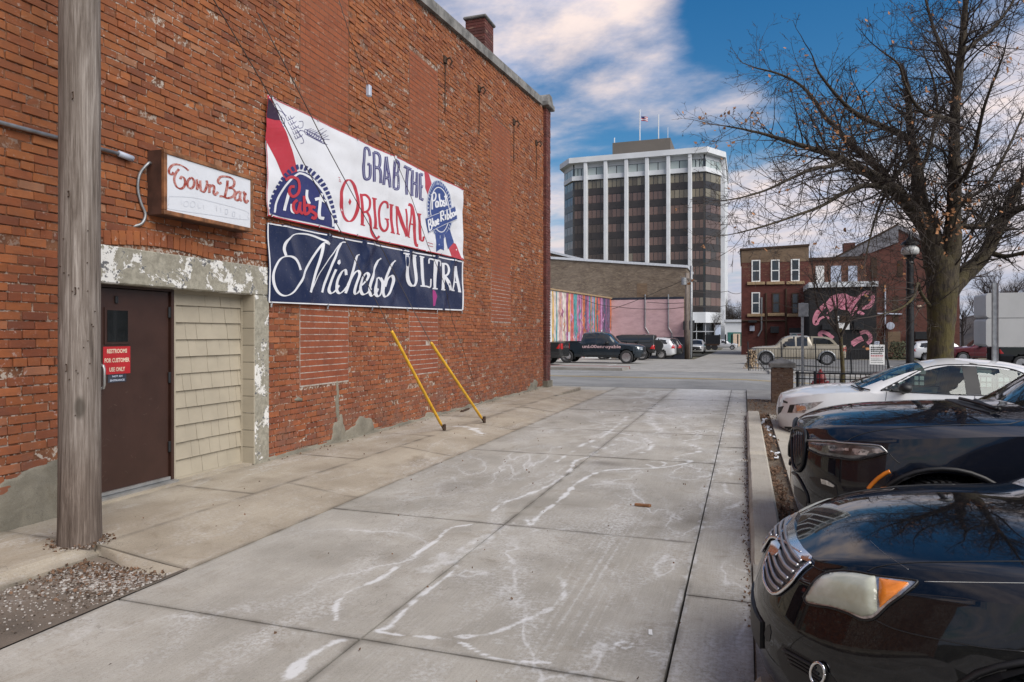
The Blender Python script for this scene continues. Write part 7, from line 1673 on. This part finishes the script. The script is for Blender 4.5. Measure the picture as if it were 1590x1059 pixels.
# taller fence across the street
fy = 33.2; x0 = F(1163, 570, fy)[0]; x1 = F(1379, 570, fy)[0]
Ff = B3('tall_iron_fence', ((x0+x1)/2, fy, 0), 'thin grey iron fence with curved bottom rail in front of the beige pickup', 'fence')
top = .93; P0 = [(x0+(x1-x0)*t, fy, .0-.12*t+.08*(2*t-1)**2) for t in np.linspace(0, 1, 20)]; Ff.add(MB().tube(P0, .018, 5), 'rail', M['black_metal']); Ff.add(MB().tube([(x, y, top+.0*z) for x, y, z in P0], .018, 5), 'rail', M['black_metal'])
n = int((x1-x0)/.115)
pk_ = MB().bx(-.008, .008, -.008, .008, -.12, top).mesh('picket', M['black_metal'])
for k in range(n): o = link_mesh('picket', pk_, None, (x0+.06+k*.115, fy, 0)); o.parent = Ff.r; o.matrix_parent_inverse = Matrix.Translation(-Ff.r.location)
for k in range(5): x = x0+(x1-x0)*k/4; Ff.add(MB().tube([(x, fy, -.3), (x-.05, fy, 1.25)], .028, 6), 'post', M['black_metal'])
# parking notice on leaning post
x0, z1_ = F(1350, 535, 32.9); x1, z0_ = F(1373.5, 566, 32.9); Np = B3('parking_notice', ((x0+x1)/2, 32.9, -.1), 'white parking notice with red and black print hung on the far iron fence', 'sign')
Np.add(MB().bx(x0, x1, 32.87, 32.9, z0_, z1_), 'plate', M['white']); Np.add(MB().tube([(x1+.25, 32.95, -.2), (x1-.05, 32.95, 1.4)], .04, 6), 'post', M['black_metal']); Np.add(MB().cbox(x0+.18, x1-.2, 32.86, 32.9, z1_+.003, z1_+.14, .01), 'top_plate', M['v_pale'])
rs = random.Random(2)
for k, (zz, h, m) in enumerate(((.10, .05, 'black_metal'), (.19, .06, 'black_metal'), (.28, .05, 'black_metal'), (.38, .05, 'black_metal'), (.48, .035, 'v_red'), (.545, .02, 'v_red'), (.64, .02, 'black_metal'), (.71, .02, 'black_metal'), (.80, .02, 'black_metal'))):
    x = x0+.05; mb = MB()
    while x < x1-.08: w_ = rs.uniform(.025, .06); mb.bx(x, min(x+w_, x1-.04), 32.864, 32.869, z1_-zz*(z1_-z0_)/.9-h, z1_-zz*(z1_-z0_)/.9); x += w_+.018
    Np.add(mb, 'small_print', M[m], kind='stuff')
# sign post seen from behind
x, _ = F(1246, 600, 18.0); Sp = B3('street_sign', (x, 18, 0), 'grey sign post with a small plate seen from behind, next to the brick pier', 'sign')
Sp.add(MB().bx(x-.03, x+.03, 17.98, 18.02, -.2, F(1246, 470, 18)[1]), 'post', M['grey_metal']); Sp.add(MB().cbox(x-.10, x+.13, 17.94, 17.965, F(1246, 492, 18)[1], F(1246, 471, 18)[1], .01), 'plate', M['grey_metal'])
# tall channel post on the right
x, z = F(1546, 439, 12.9); g0 = ground_z(x, 12.9); tag(MB().prism([(x-.04, 12.9), (x-.02, 12.92), (x+.02, 12.92), (x+.04, 12.9), (x+.045, 12.94), (x-.045, 12.94)], 'z', g0-.1, z).obj('channel_post', M['grey_metal']), 'bare galvanised post standing in front of the pale trailer', 'post')
# hydrant
x, z = F(1274, 577, 18.6); g0 = .0
Hy = B3('fire_hydrant', (x, 18.6, g0), 'red fire hydrant behind the low iron fence', 'hydrant'); M['hyd'] = simple('red_hydrant_paint', (.22, .018, .018), .45, 0, .2)
Hy.add(MB().lathe([(.15, .0), (.15, .05), (.105, .06), (.10, .45), (.14, .46), (.14, .50), (.125, .52), (.10, .62), (.05, .67), (.03, .68), (.03, .73), (0, .735)], 18, Matrix.Translation((x, 18.6, g0))), 'barrel', M['hyd'], smooth=True, angle=35)
for s_ in (-1, 1): Hy.add(MB().lathe([(.07, .09), (.07, .13), (.085, .135), (.085, .19), (.03, .195), (.03, .22), (0, .22)], 12, Matrix.Translation((x, 18.6, g0+.36)) @ Matrix.Rotation(s_*PI/2, 4, 'Y')), 'nozzle_cap', M['hyd'])
Hy.add(MB().lathe([(.09, .08), (.09, .14), (.10, .145), (.10, .2), (.03, .205), (0, .22)], 12, Matrix.Translation((x, 18.6, g0+.30)) @ Matrix.Rotation(PI/2, 4, 'X')), 'pumper_cap', M['hyd'])
# lamp post
x, _ = F(1413, 500, 15.0); g0 = ground_z(x, 15); zh = F(1413, 398, 15)[1]; Lp = B3('street_lamp', (x, 15, g0), 'black post-top street lamp with pale ribbed head beside the big tree', 'street lamp')
Lp.add(MB().lathe([(.16, 0), (.16, .08), (.12, .12), (.11, .5), (.085, .55), (.075, 1.0), (.062, zh-g0-.15), (.075, zh-g0-.13), (.06, zh-g0-.10), (.1, zh-g0), (.12, zh-g0+.02)], 20, Matrix.Translation((x, 15, g0))), 'post', M['black_metal'], smooth=True, angle=30)
M['globe'] = simple('pale_lamp_globe', (.48, .49, .48), .25, 0, .15, 8); Lp.add(MB().lathe([(.10, 0), (.15, .03), (.16, .08), (.15, .13), (.11, .17), (.08, .2)], 20, Matrix.Translation((x, 15, zh+.02))), 'globe', M['globe'], smooth=True); Lp.add(MB().lathe([(.09, .20), (.17, .21), (.14, .25), (.07, .30), (.03, .36), (.02, .42), (0, .43)], 20, Matrix.Translation((x, 15, zh+.02))), 'cap', M['black_metal'])
# utility poles by the pink wall
x, _ = F(1069, 540, 58.5); zt_ = F(1069, 424, 58.5)[1]; Up = B3('alley_utility_pole', (x, 58.5, -.4), 'brown utility pole with small transformer at the corner of the pink wall', 'utility pole')
Up.add(MB().tube([(x-.12, 58.5, -.5), (x-.1, 58.5, zt_)], [.2, .15], 10), 'pole', M['pole'], smooth=True); Up.add(MB().lathe([(0, 0), (.22, .02), (.22, .6), (0, .65)], 12, Matrix.Translation((x-.35, 58.4, zt_-1.0))), 'transformer', M['grey_metal']); Up.add(MB().box((x, 58.4, zt_-.5), (1.4, .12, .12), 0, .3), 'crossarm', M['pole'])
Up.add(MB().tube([(x+.2, 58.4, -.4), (x+.2, 58.4, zt_-.4)], .06, 6), 'riser_pipe', M['grey_metal'])
x2, _ = F(1073, 540, 59); zt2 = F(1073, 412, 59)[1]; tag(MB().tube([(x2, 59.3, -.5), (x2, 59.3, zt2)], .11, 8).obj('metal_pole', M['grey_metal'], smooth=True), 'slim grey metal pole just right of the brown utility pole', 'pole')
x3, z3 = F(1069, 512, 60); z4 = F(1069, 499, 60)[1]; tag(MB().prism([(60.9, z3), (59.9, z3), (60.2, z4), (60.9, z4+.1)], 'x', x3-.45, x3+.45).obj('door_awning', M['black_metal']), 'small black awning on the corner of the pink wall', 'awning')
# overhead wires
def wire(pts, label, r=.025):
    P = []
    for a, b in zip(pts[:-1], pts[1:]):
        a, b = Vector(a), Vector(b); P += [a.lerp(b, t)-Vector((0, 0, (b-a).length*.02*4*t*(1-t))) for t in np.linspace(0, 1, 10)[:-1]]
    P.append(Vector(pts[-1])); tag(MB().tube(P, r, 5).obj('overhead_wire', M['cable'], smooth=True), label, 'wire')
g3_ = lambda px, py, Y: (F(px, py, Y)[0], Y, F(px, py, Y)[1])
wire([g3_(1066, 432, 58.4), g3_(1030, 448, 60.5), g3_(950, 480, 60.6)], 'service wire sloping down across the brown brick wall')
wire([g3_(1066, 476, 58.4), g3_(1020, 480, 60.5), g3_(955, 476, 60.5), g3_(900, 462, 52)], 'wire looping across the pink wall to the mural')
wire([g3_(1066, 470, 58.4), g3_(1005, 469, 60.5)], 'upper short wire across the top of the pink wall')
wire([g3_(1072, 452, 59), g3_(1130, 452, 66), g3_(1152, 454, 75.9)], 'upper wire between the metal pole and the red brick building')
wire([g3_(1072, 474, 59), g3_(1130, 474, 66), g3_(1152, 475, 75.9)], 'lower wire between the metal pole and the red brick building')

# ------------------------------------------------------------------ trees
def bark():
    s = NT('tree_bark'); v = s.pos(); n = s.noise(s.mapping(v, (14, 14, 2.6)), 1.5, 6, .7); c = s.mix(s.rng(n, .35, .65), (.020, .015, .011), (.075, .058, .038))
    z = s.sep(v)[2]; m_ = s.noise(v, 4, 5, .7); c = s.mix(s.ma('MULTIPLY', s.rng(z, 1.0, 4.5, 1, 0), s.rng(m_, .38, .62, 0, .8)), c, (.10, .082, .022)); s.bump(n, 1.0, .03); return s.fin(c, .95)
M['bark'] = bark(); M['twig'] = simple('twig_bark', (.040, .030, .024), .9, 0, .2, 3, world_=True)
M['woods'] = simple('distant_bare_wood', (.05, .038, .034), .95, 0, .3, .4, world_=True)
class Tree:
    def __init__(s, seed): s.r = random.Random(seed); s.tw = MB(); s.ends = []
    def seg(s, P, R, n, mb): 
        mb.tube(P, R, n, caps=False)
    def branch(s, p, d, L, r, depth, up=.2, mb=None):
        mb = mb or s.tw; r_ = s.r; n = max(3, int(L/.16)) if depth > 1 else 3; P = [p.copy()]; R = [r]; dd = d.normalized()
        for i in range(n):
            dd = (dd+Vector((r_.gauss(0, .13), r_.gauss(0, .13), r_.gauss(0, .11)+up*.35))).normalized(); P.append(P[-1]+dd*L/n); R.append(max(.0028, r*(1-.72*(i+1)/n)))
        s.seg(P, R, 5 if r > .02 else 3, mb)
        if depth <= 0: s.ends.append(P[-1]); return
        k = max(2, int(n*(.9 if depth > 1 else .8)))
        for i in range(k):
            t = r_.uniform(.18, 1.0); idx = min(n-1, int(t*n)); q = P[idx].lerp(P[idx+1], t*n-idx if t < 1 else 1.0); ax = (P[idx+1]-P[idx]).normalized()
            side = ax.orthogonal().normalized(); side = Matrix.Rotation(r_.uniform(0, 2*PI), 3, ax) @ side; a = math.radians(r_.uniform(28, 62))
            nd = ax*math.cos(a)+side*math.sin(a); s.branch(q, nd, L*r_.uniform(.32, .55)*(1.15-t*.45), max(.003, R[idx]*r_.uniform(.4, .62)), depth-1, up)
def limb_path(pts, Y0, k=6):                          # (px, py, depth offset, half width px)
    out = []
    P = catmull([(a, b, c, w) for a, b, c, w in pts], k)
    for a, b, c, w in P: Y = Y0+c; u = ray(a, b); t = Y/u[1]; out.append((Vector((u[0]*t, Y, EYE+u[2]*t)), w*t/1060))
    return out
def Tz(x, y): return (1090+x/2.302, y/2.302)
bt = B3('big_bare_tree', (F(1462, 560, 15.9)[0], 15.9, ground_z(3.9, 15.9)), 'large bare spreading tree with forked mossy trunk and a few brown leaves', 'tree')
limbs = [
 ('trunk', [(1460,640,0,24),(1460,585,0,20),(1460,540,0,18),(1462,490,0,19.5),(1463,450,0,21.5),(1463,415,0,21),(1462,398,0,16)]),
 ('limb', [(1458,470,0,11),(1452,420,0,14),(1449,385,0,16),(1441,350,.1,14.5),(1430,320,.2,12),(1424,270,.4,9),(1417,230,.6,7),(1412,180,.8,5),(1410,145,1,4)]),
 ('limb', [(1464,470,0,11),(1473,420,0,14),(1477,385,0,14.5),(1480,340,-.1,11),(1482,290,-.2,9.5),(1482,230,-.3,8),(1483,170,-.4,7),(1490,100,-.5,6),(1497,40,-.6,4.5),(1500,-30,-.7,3.5),(1504,-110,-.8,2.5)]),
 ('limb', [(1445,365,.1,13),(1425,335,-.2,11.5),(1405,312,-.5,10.5),(1385,292,-.9,9.5),(1360,275,-1.2,8),(1335,262,-1.5,7),(1305,246,-1.8,5.5),(1275,235,-2.1,4.5),(1240,225,-2.3,3.6),(1200,212,-2.5,2.6),(1160,202,-2.6,1.7),(1128,196,-2.7,1.2)]),
 ('limb', [(1402,310,-.5,7),(1370,268,-.2,6.5),(1340,240,.1,5.5),(1318,222,.3,5),(1300,200,.5,4),(1280,180,.7,3.4),(1262,152,.9,2.8),(1240,130,1.0,2),(1210,115,1.1,1.6),(1172,105,1.2,1.1)]),
 ('limb', [(1418,225,.6,6),(1405,212,.2,5.2),(1385,203,-.2,4.8),(1360,192,-.6,4.2),(1335,180,-1,3.6),(1310,160,-1.3,2.8),(1288,135,-1.6,2.2),(1270,110,-1.8,1.5),(1262,88,-2,1)]),
 ('limb', [(1308,247,-1.8,4),(1290,258,-2.2,3.2),(1262,262,-2.6,2.8),(1230,276,-3,2.4),(1190,295,-3.3,1.8),(1150,307,-3.6,1.3),(1120,312,-3.8,.9)]),
 ('limb', [(1385,294,-.9,5),(1345,288,-1.6,4),(1310,300,-2.2,3.4),(1275,320,-2.7,2.6),(1235,335,-3.1,2.0),(1190,350,-3.5,1.5),(1145,362,-3.8,1)]),
 ('limb', [(1472,462,.1,11),(1484,442,.2,12),(1500,425,.5,12),(1525,400,.8,10.5),(1545,365,1.1,9.5),(1560,335,1.4,8.5),(1572,305,1.6,7.5),(1588,280,1.8,6),(1620,262,2,5),(1660,240,2.2,4)]),
 ('limb', [(1556,345,1.4,6),(1572,330,1.2,5.4),(1600,318,1,4.5),(1640,300,.8,3.5)]),
 ('limb', [(1536,392,.9,4.5),(1560,398,.7,3.6),(1590,392,.5,3),(1630,380,.3,2.2)]),
 ('limb', [(1487,350,.1,5.5),(1505,352,.5,4.6),(1528,350,.9,4.4),(1550,338,1.3,4)]),
 ('limb', [(1483,190,-.4,4.5),(1462,182,-.9,3.8),(1440,178,-1.4,3.2),(1420,160,-1.9,2.6),(1405,130,-2.2,2.2),(1395,100,-2.4,1.6),(1370,80,-2.6,1.2)]),
 ('limb', [(1484,290,-.2,4.5),(1500,270,-.9,4),(1512,240,-1.4,3.4),(1520,200,-1.8,2.8),(1530,160,-2.1,2.3),(1545,120,-2.4,1.8),(1560,80,-2.6,1.3)]),
 ('limb', [(1486,140,-.4,4.2),(1475,110,0,3.6),(1465,80,.4,3),(1450,45,.7,2.4),(1440,10,1,1.8),(1430,-30,1.2,1.4)]),
 ('limb', [(1492,85,-.5,3.8),(1515,65,-.1,3.2),(1540,45,.3,2.6),(1565,15,.6,2),(1585,-20,.9,1.4)]),
 ('limb', [(1480,330,-.1,3.5),(1500,310,1,3.2),(1530,290,1.6,2.8),(1555,250,2,2.2),(1575,210,2.4,1.7),(1592,170,2.7,1.2)]),
 ('limb', [(1424,275,.4,3.6),(1440,240,.9,3),(1450,200,1.4,2.6),(1455,160,1.8,2.2),(1448,120,2.1,1.6),(1435,85,2.3,1.1)]),
 ('limb', [(1447,480,0,3.2),(1430,455,-.6,2.6),(1425,440,-1,2.4),(1418,462,-1.4,2),(1400,478,-1.8,1.5),(1370,488,-2.1,1)]),
 ('limb', [(1418,242,.5,3.8),(1400,262,0,3),(1375,300,-.6,2.4),(1362,330,-1,1.9),(1352,365,-1.4,1.4),(1345,395,-1.6,1)]),
]
tr = Tree(11)
for i, (nm, pts) in enumerate(limbs):
    P = limb_path(pts, 15.9); mb = MB(); VP = [p for p, r in P]; RP = [r for p, r in P]
    n = 14 if RP[0] > .1 else 8; mb.tube(VP, RP, n, caps=True)
    if RP[0] > .09:                                   # knobbly bark
        mb.v = [tuple(Vector(v)+Vector((mnoise.noise(Vector(v)*6), mnoise.noise(Vector(v)*6+Vector((9, 0, 0))), 0))*.018) for v in mb.v]
    bt.add(mb, nm, M['bark'], smooth=True)
    if nm == 'trunk': continue
    tot = sum((VP[k+1]-VP[k]).length for k in range(len(VP)-1)); acc = 0; nxt = .35 if RP[0] > .1 else .12
    for k in range(len(VP)-1):
        sl_ = (VP[k+1]-VP[k]).length
        while nxt < acc+sl_:
            t = (nxt-acc)/sl_; q = VP[k].lerp(VP[k+1], t); ax = (VP[k+1]-VP[k]).normalized(); rr = RP[k]; side = Matrix.Rotation(tr.r.uniform(0, 2*PI), 3, ax) @ ax.orthogonal().normalized(); a = math.radians(tr.r.uniform(35, 70))
            big = tr.r.random() < .46
            f = nxt/tot
            L = (tr.r.uniform(.9, 1.5) if big else tr.r.uniform(.35, .8))*(1.2-.4*f)
            tr.branch(q, ax*math.cos(a)+side*math.sin(a), L, max(.006, min(.021, rr*.34)), 3 if big or tr.r.random() < .5 else 2, .10)
            nxt += tr.r.uniform(.042, .09)
        acc += sl_
    tr.branch(VP[-1], VP[-1]-VP[-2], .8, RP[-1], 3, .08)
print('twig tris', len(tr.tw.f)*2, 'ends', len(tr.ends))
bt.add(tr.tw, 'twigs', M['twig'], kind='stuff', fix=False)
lf = MB(); rr = random.Random(4)
def leafq(mb, p, s_, r_=rr):
    a = Vector((r_.gauss(0, 1), r_.gauss(0, 1), r_.gauss(0, 1))).normalized(); b = a.orthogonal().normalized(); c = a.cross(b); mb.add([p, p+b*s_*.5+a*s_*.4, p+a*s_*1.1+c*s_*.15, p-b*s_*.5+a*s_*.5], [(0, 1, 2, 3)])
cl_pts = [Vector(p) for p in (limb_path([(a, b, c, 1), (a+1, b, c, 1), (a+2, b, c, 1)], 15.9)[0][0] for a, b, c in ((1130,205,-2.6),(1140,225,-2.8),(1125,190,-2.6),(1170,160,0),(1245,150,.8),(1260,175,.6),(1460,340,-.6),(1480,350,-.6),(1470,320,-.5),(1330,160,-1),(1560,110,-1),(1575,100,0),(1580,130,0),(1190,190,-2.2),(1300,215,-1.6)))]
for e_ in tr.ends:
    d = min((e_-c).length for c in cl_pts); 
    if rr.random() < .018+.5*math.exp(-(d/.38)**2): 
        for _ in range(rr.choice((1, 1, 2))): leafq(lf, e_+Vector((rr.gauss(0, .03), rr.gauss(0, .03), rr.gauss(0, .03))), rr.uniform(.05, .085))
for c in cl_pts[6:9]:
    for _ in range(16): leafq(lf, c+Vector((rr.gauss(0, .16), rr.gauss(0, .1), rr.gauss(0, .2))), .075)
bt.add(lf, 'dry_leaves', M['leaf'], kind='stuff', fix=False)
# young street tree
def small_tree(name, x, y, h, label, seed, r=.05, spread=.5, cr=.35):
    g = ground_z(x, y); b = B3(name, (x, y, g), label, 'tree'); t = Tree(seed); P = [Vector((x+.03*math.sin(k), y, g-.05+h*cr*k/5)) for k in range(6)]; b.add(MB().tube(P, [r*(1-.06*k) for k in range(6)], 8), 'trunk', M['bark'], smooth=True)
    n = 7
    for k in range(n):
        a = 2*PI*k/n+t.r.uniform(-.3, .3); t.branch(P[-1]-Vector((0, 0, t.r.uniform(0, h*.08))), Vector((math.cos(a)*spread, math.sin(a)*spread, 1)), h*t.r.uniform(.4, .62), r*.5, 3, .15)
    b.add(t.tw, 'crown', M['twig'], kind='stuff', fix=False); return t
x, _ = F(1307, 600, 20.3); small_tree('young_tree', x, 20.3, 4.6, 'slim young bare tree on the corner in front of the black mural', 3, .062, .75, .42)
small_tree('young_tree', F(1109, 520, 130)[0], 130, 7, 'bare street tree in front of the tower entrance', 8, .07, .5, .5)
small_tree('young_tree', F(1140, 520, 175)[0], 175, 14, 'bare tree rising behind the low white shop', 9, .2, .9, .25)
# wooded slope on the right
V = []; nx_, ny_ = 30, 12
hs_ = sheet('wooded_hill', 0, 0, 0, 0, 0, 0, 0, M['woods'], xs=np.linspace(30, 190, 24), ys=np.linspace(100, 190, 10))
for v in hs_.data.vertices: v.co.z = -1.5+9.0*ss(95, 150, v.co.y)*ss(28, 60, v.co.x)+.8*mnoise.noise(Vector((v.co.x*.1, v.co.y*.1, 0)))
wood = MB(); rw = random.Random(21); protos = []
for k in range(5):
    t = Tree(50+k); t.tw.tube([(0, 0, 0), (.1, 0, 3), (0, .1, 6)], [.2, .15, .1], 5)
    for j in range(11): a = rw.uniform(0, 6.3); z = rw.uniform(1.5, 6); t.branch(Vector((0, 0, z)), Vector((math.cos(a)*.9, math.sin(a)*.9, .8)), rw.uniform(2.5, 5), .07, 2, .2)
    vv = np.array(t.tw.v); protos.append((vv, t.tw.f))
for k in range(170):
    x = rw.uniform(34, 150); y = rw.uniform(96, 150); vv, ff = protos[k % 5]; s_ = rw.uniform(.75, 1.25); a = rw.uniform(0, 6.3); c, s2 = math.cos(a), math.sin(a); z0 = -1.5+9.0*ss(95, 150, y)*ss(28, 60, x)
    P = np.stack([(vv[:, 0]*c-vv[:, 1]*s2)*s_+x, (vv[:, 0]*s2+vv[:, 1]*c)*s_+y, vv[:, 2]*s_+z0], 1); n = len(wood.v); wood.v += P.tolist(); wood.f += [tuple(i+n for i in f) for f in ff]
o = wood.obj('bare_woods', M['woods'], fix=False); tag(o, 'dark bare woods on the slope behind the parked red pickup and trailer', 'woods', kind='stuff'); print('wood', len(wood.f))
# shrubs
def shrub(x, y, h, w, label, m, n=600, seed=1):
    g = ground_z(x, y); r_ = random.Random(seed); b = B3('shrub', (x, y, g), label, 'shrub'); mb = MB(); tw = MB()
    for _ in range(n):
        a = r_.uniform(0, 6.3); q = r_.random()**.5; z = r_.random(); p = Vector((x+math.cos(a)*q*w*(1-.5*z), y+math.sin(a)*q*w*(1-.5*z), g+z*h)); leafq(mb, p, .10*h, r_)
    for _ in range(25): a = r_.uniform(0, 6.3); tw.tube([(x, y, g), (x+math.cos(a)*w*.6, y+math.sin(a)*w*.6, g+h)], .012, 3)
    b.add(mb, 'foliage', m, kind='stuff', fix=False); b.add(tw, 'stems', M['twig'], kind='stuff', fix=False)
M['evergreen'] = simple('dull_evergreen', (.045, .05, .022), .8, 0, .4, 2, world_=True); M['straw'] = simple('dry_straw', (.30, .22, .14), .9, 0, .4, 3, world_=True)
shrub(F(1397, 550, 72)[0], 72, 1.6, 1.4, 'dull green shrub in front of the gabled brick hall', M['evergreen'])
shrub(F(1167, 560, 36)[0], 36, .9, .35, 'clump of dry straw-coloured plants at the left end of the tall iron fence', M['straw'], 400, 2)
# ------------------------------------------------------------------ litter and small things
lit = MB(); sn = MB(); r_ = random.Random(9)
M['snow'] = simple('old_snow', (.62, .64, .66), .7, 0, .1, 20, world_=True)
for _ in range(2600):
    y = r_.uniform(2, 14.2); x = .295+abs(r_.gauss(0, .06)); 
    if mnoise.noise(Vector((x*6, y*1.4, 0))) > -.05: leafq(lit, Vector((x, y, .035+r_.uniform(0, .02))), r_.uniform(.015, .045), r_)
for _ in range(700):
    y = r_.uniform(13, 17.4); x = r_.uniform(.1, 2.2); leafq(lit, Vector((x, y, ground_z(x, y)+.045)), r_.uniform(.02, .05), r_)
for _ in range(200):
    y = r_.uniform(2, 18); x = r_.uniform(-5.3, 0); leafq(lit, Vector((x, y, .012 if x > -3.6 else .10)), r_.uniform(.008, .022), r_)
for _ in range(160):
    y = r_.uniform(6.8, 18); leafq(lit, Vector((-5.34+abs(r_.gauss(0, .04)), y, .10)), r_.uniform(.015, .03), r_)
for _ in range(420):
    y = 3.6-abs(r_.gauss(0, .22)); leafq(lit, Vector((r_.uniform(-4.42, -3.66), y, .012+r_.uniform(0, .012))), r_.uniform(.01, .028), r_)
for _ in range(90):
    a_ = r_.uniform(0, 6.3); q = .15+abs(r_.gauss(0, .06)); leafq(lit, Vector((-4.63+q*math.cos(a_), 3.73+q*math.sin(a_), .10)), r_.uniform(.01, .03), r_)
for _ in range(500):
    y = r_.uniform(4, 14); leafq(lit, Vector((.04-abs(r_.gauss(0, .03)), y, .008)), r_.uniform(.008, .02), r_)
M['litter'] = simple('brown_leaf_litter', (.12, .07, .042), .9, 0, .6, 40, world_=True); tag(lit.obj('leaf_litter', M['litter'], fix=False), 'scattered dry leaf litter along the kerb and paving', 'leaves', kind='stuff')
for _ in range(260):
    y = r_.uniform(4, 13.6); x = .30+abs(r_.gauss(0, .06))
    if mnoise.noise(Vector((x*5+3, y*1.1, 5))) > .12: s_ = r_.uniform(.01, .03); sn.cbox(x-s_, x+s_, y-s_*1.5, y+s_*1.5, .028, .036+s_*.4, s_*.3)
tag(sn.obj('snow_scraps', M['snow']), 'scraps of old snow in the planting strip', 'snow', kind='stuff')
gs = NT('mixed_gravel'); M['gravel'] = gs.fin(gs.ramp(gs.rand(), [(0, (.05, .035, .025)), (.35, (.16, .12, .09)), (.6, (.34, .31, .28)), (.85, (.52, .5, .47)), (1, (.14, .08, .05))]), .9); gv = MB()
for _ in range(3200):
    t = r_.random(); y = 3.55-abs(r_.gauss(0, .17))-t*.02; x = -4.25+.62*r_.random()+.02; 
    if x > -3.64: continue
    s_ = r_.uniform(.002, .009); gv.box((x, y, .006+s_*.4), (s_*2, s_*1.6, s_), r_.uniform(0, 3))
for _ in range(160):
    s_ = r_.uniform(.003, .007); gv.box((-4.38+.05*r_.random(), r_.uniform(1.5, 3.6), .006+s_*.4), (s_*2, s_*1.6, s_), r_.uniform(0, 3))
for _ in range(260):
    a_ = r_.uniform(0, 6.3); q = .14+abs(r_.gauss(0, .035)); s_ = r_.uniform(.002, .007); gv.box((-4.63+q*math.cos(a_), 3.73+q*math.sin(a_), .088+s_*.3), (s_*2, s_*1.6, s_), a_)
for _ in range(1400):
    s_ = r_.uniform(.002, .006); gv.box((r_.uniform(-4.42, -3.66), 3.62-abs(r_.gauss(0, .5)), .005+s_*.3), (s_*2, s_*1.6, s_), r_.uniform(0, 3))
tag(gv.obj('gravel_spill', M['gravel']), 'pale gravel spilled where the sidewalk ends at the dark asphalt patch', 'gravel', kind='stuff')
x, y = on_ground(998, 786); tag(MB().prism([(x-.075, y-.02), (x+.06, y-.035), (x+.08, y-.005), (x+.07, y+.018), (x-.07, y+.015)], 'z', .004, .022).obj('wood_chip', M['leaf']), 'flat piece of brown wood lying on the alley concrete', 'wood chip')
x, y = on_ground(1011, 983); tag(MB().prism([(x-.01, y-.03), (x+.012, y-.032), (x-.0, y+.035), (x-.018, y+.03)], 'z', .003, .006).obj('paper_scrap', M['white']), 'small white paper strip lying on the alley concrete', 'paper scrap')
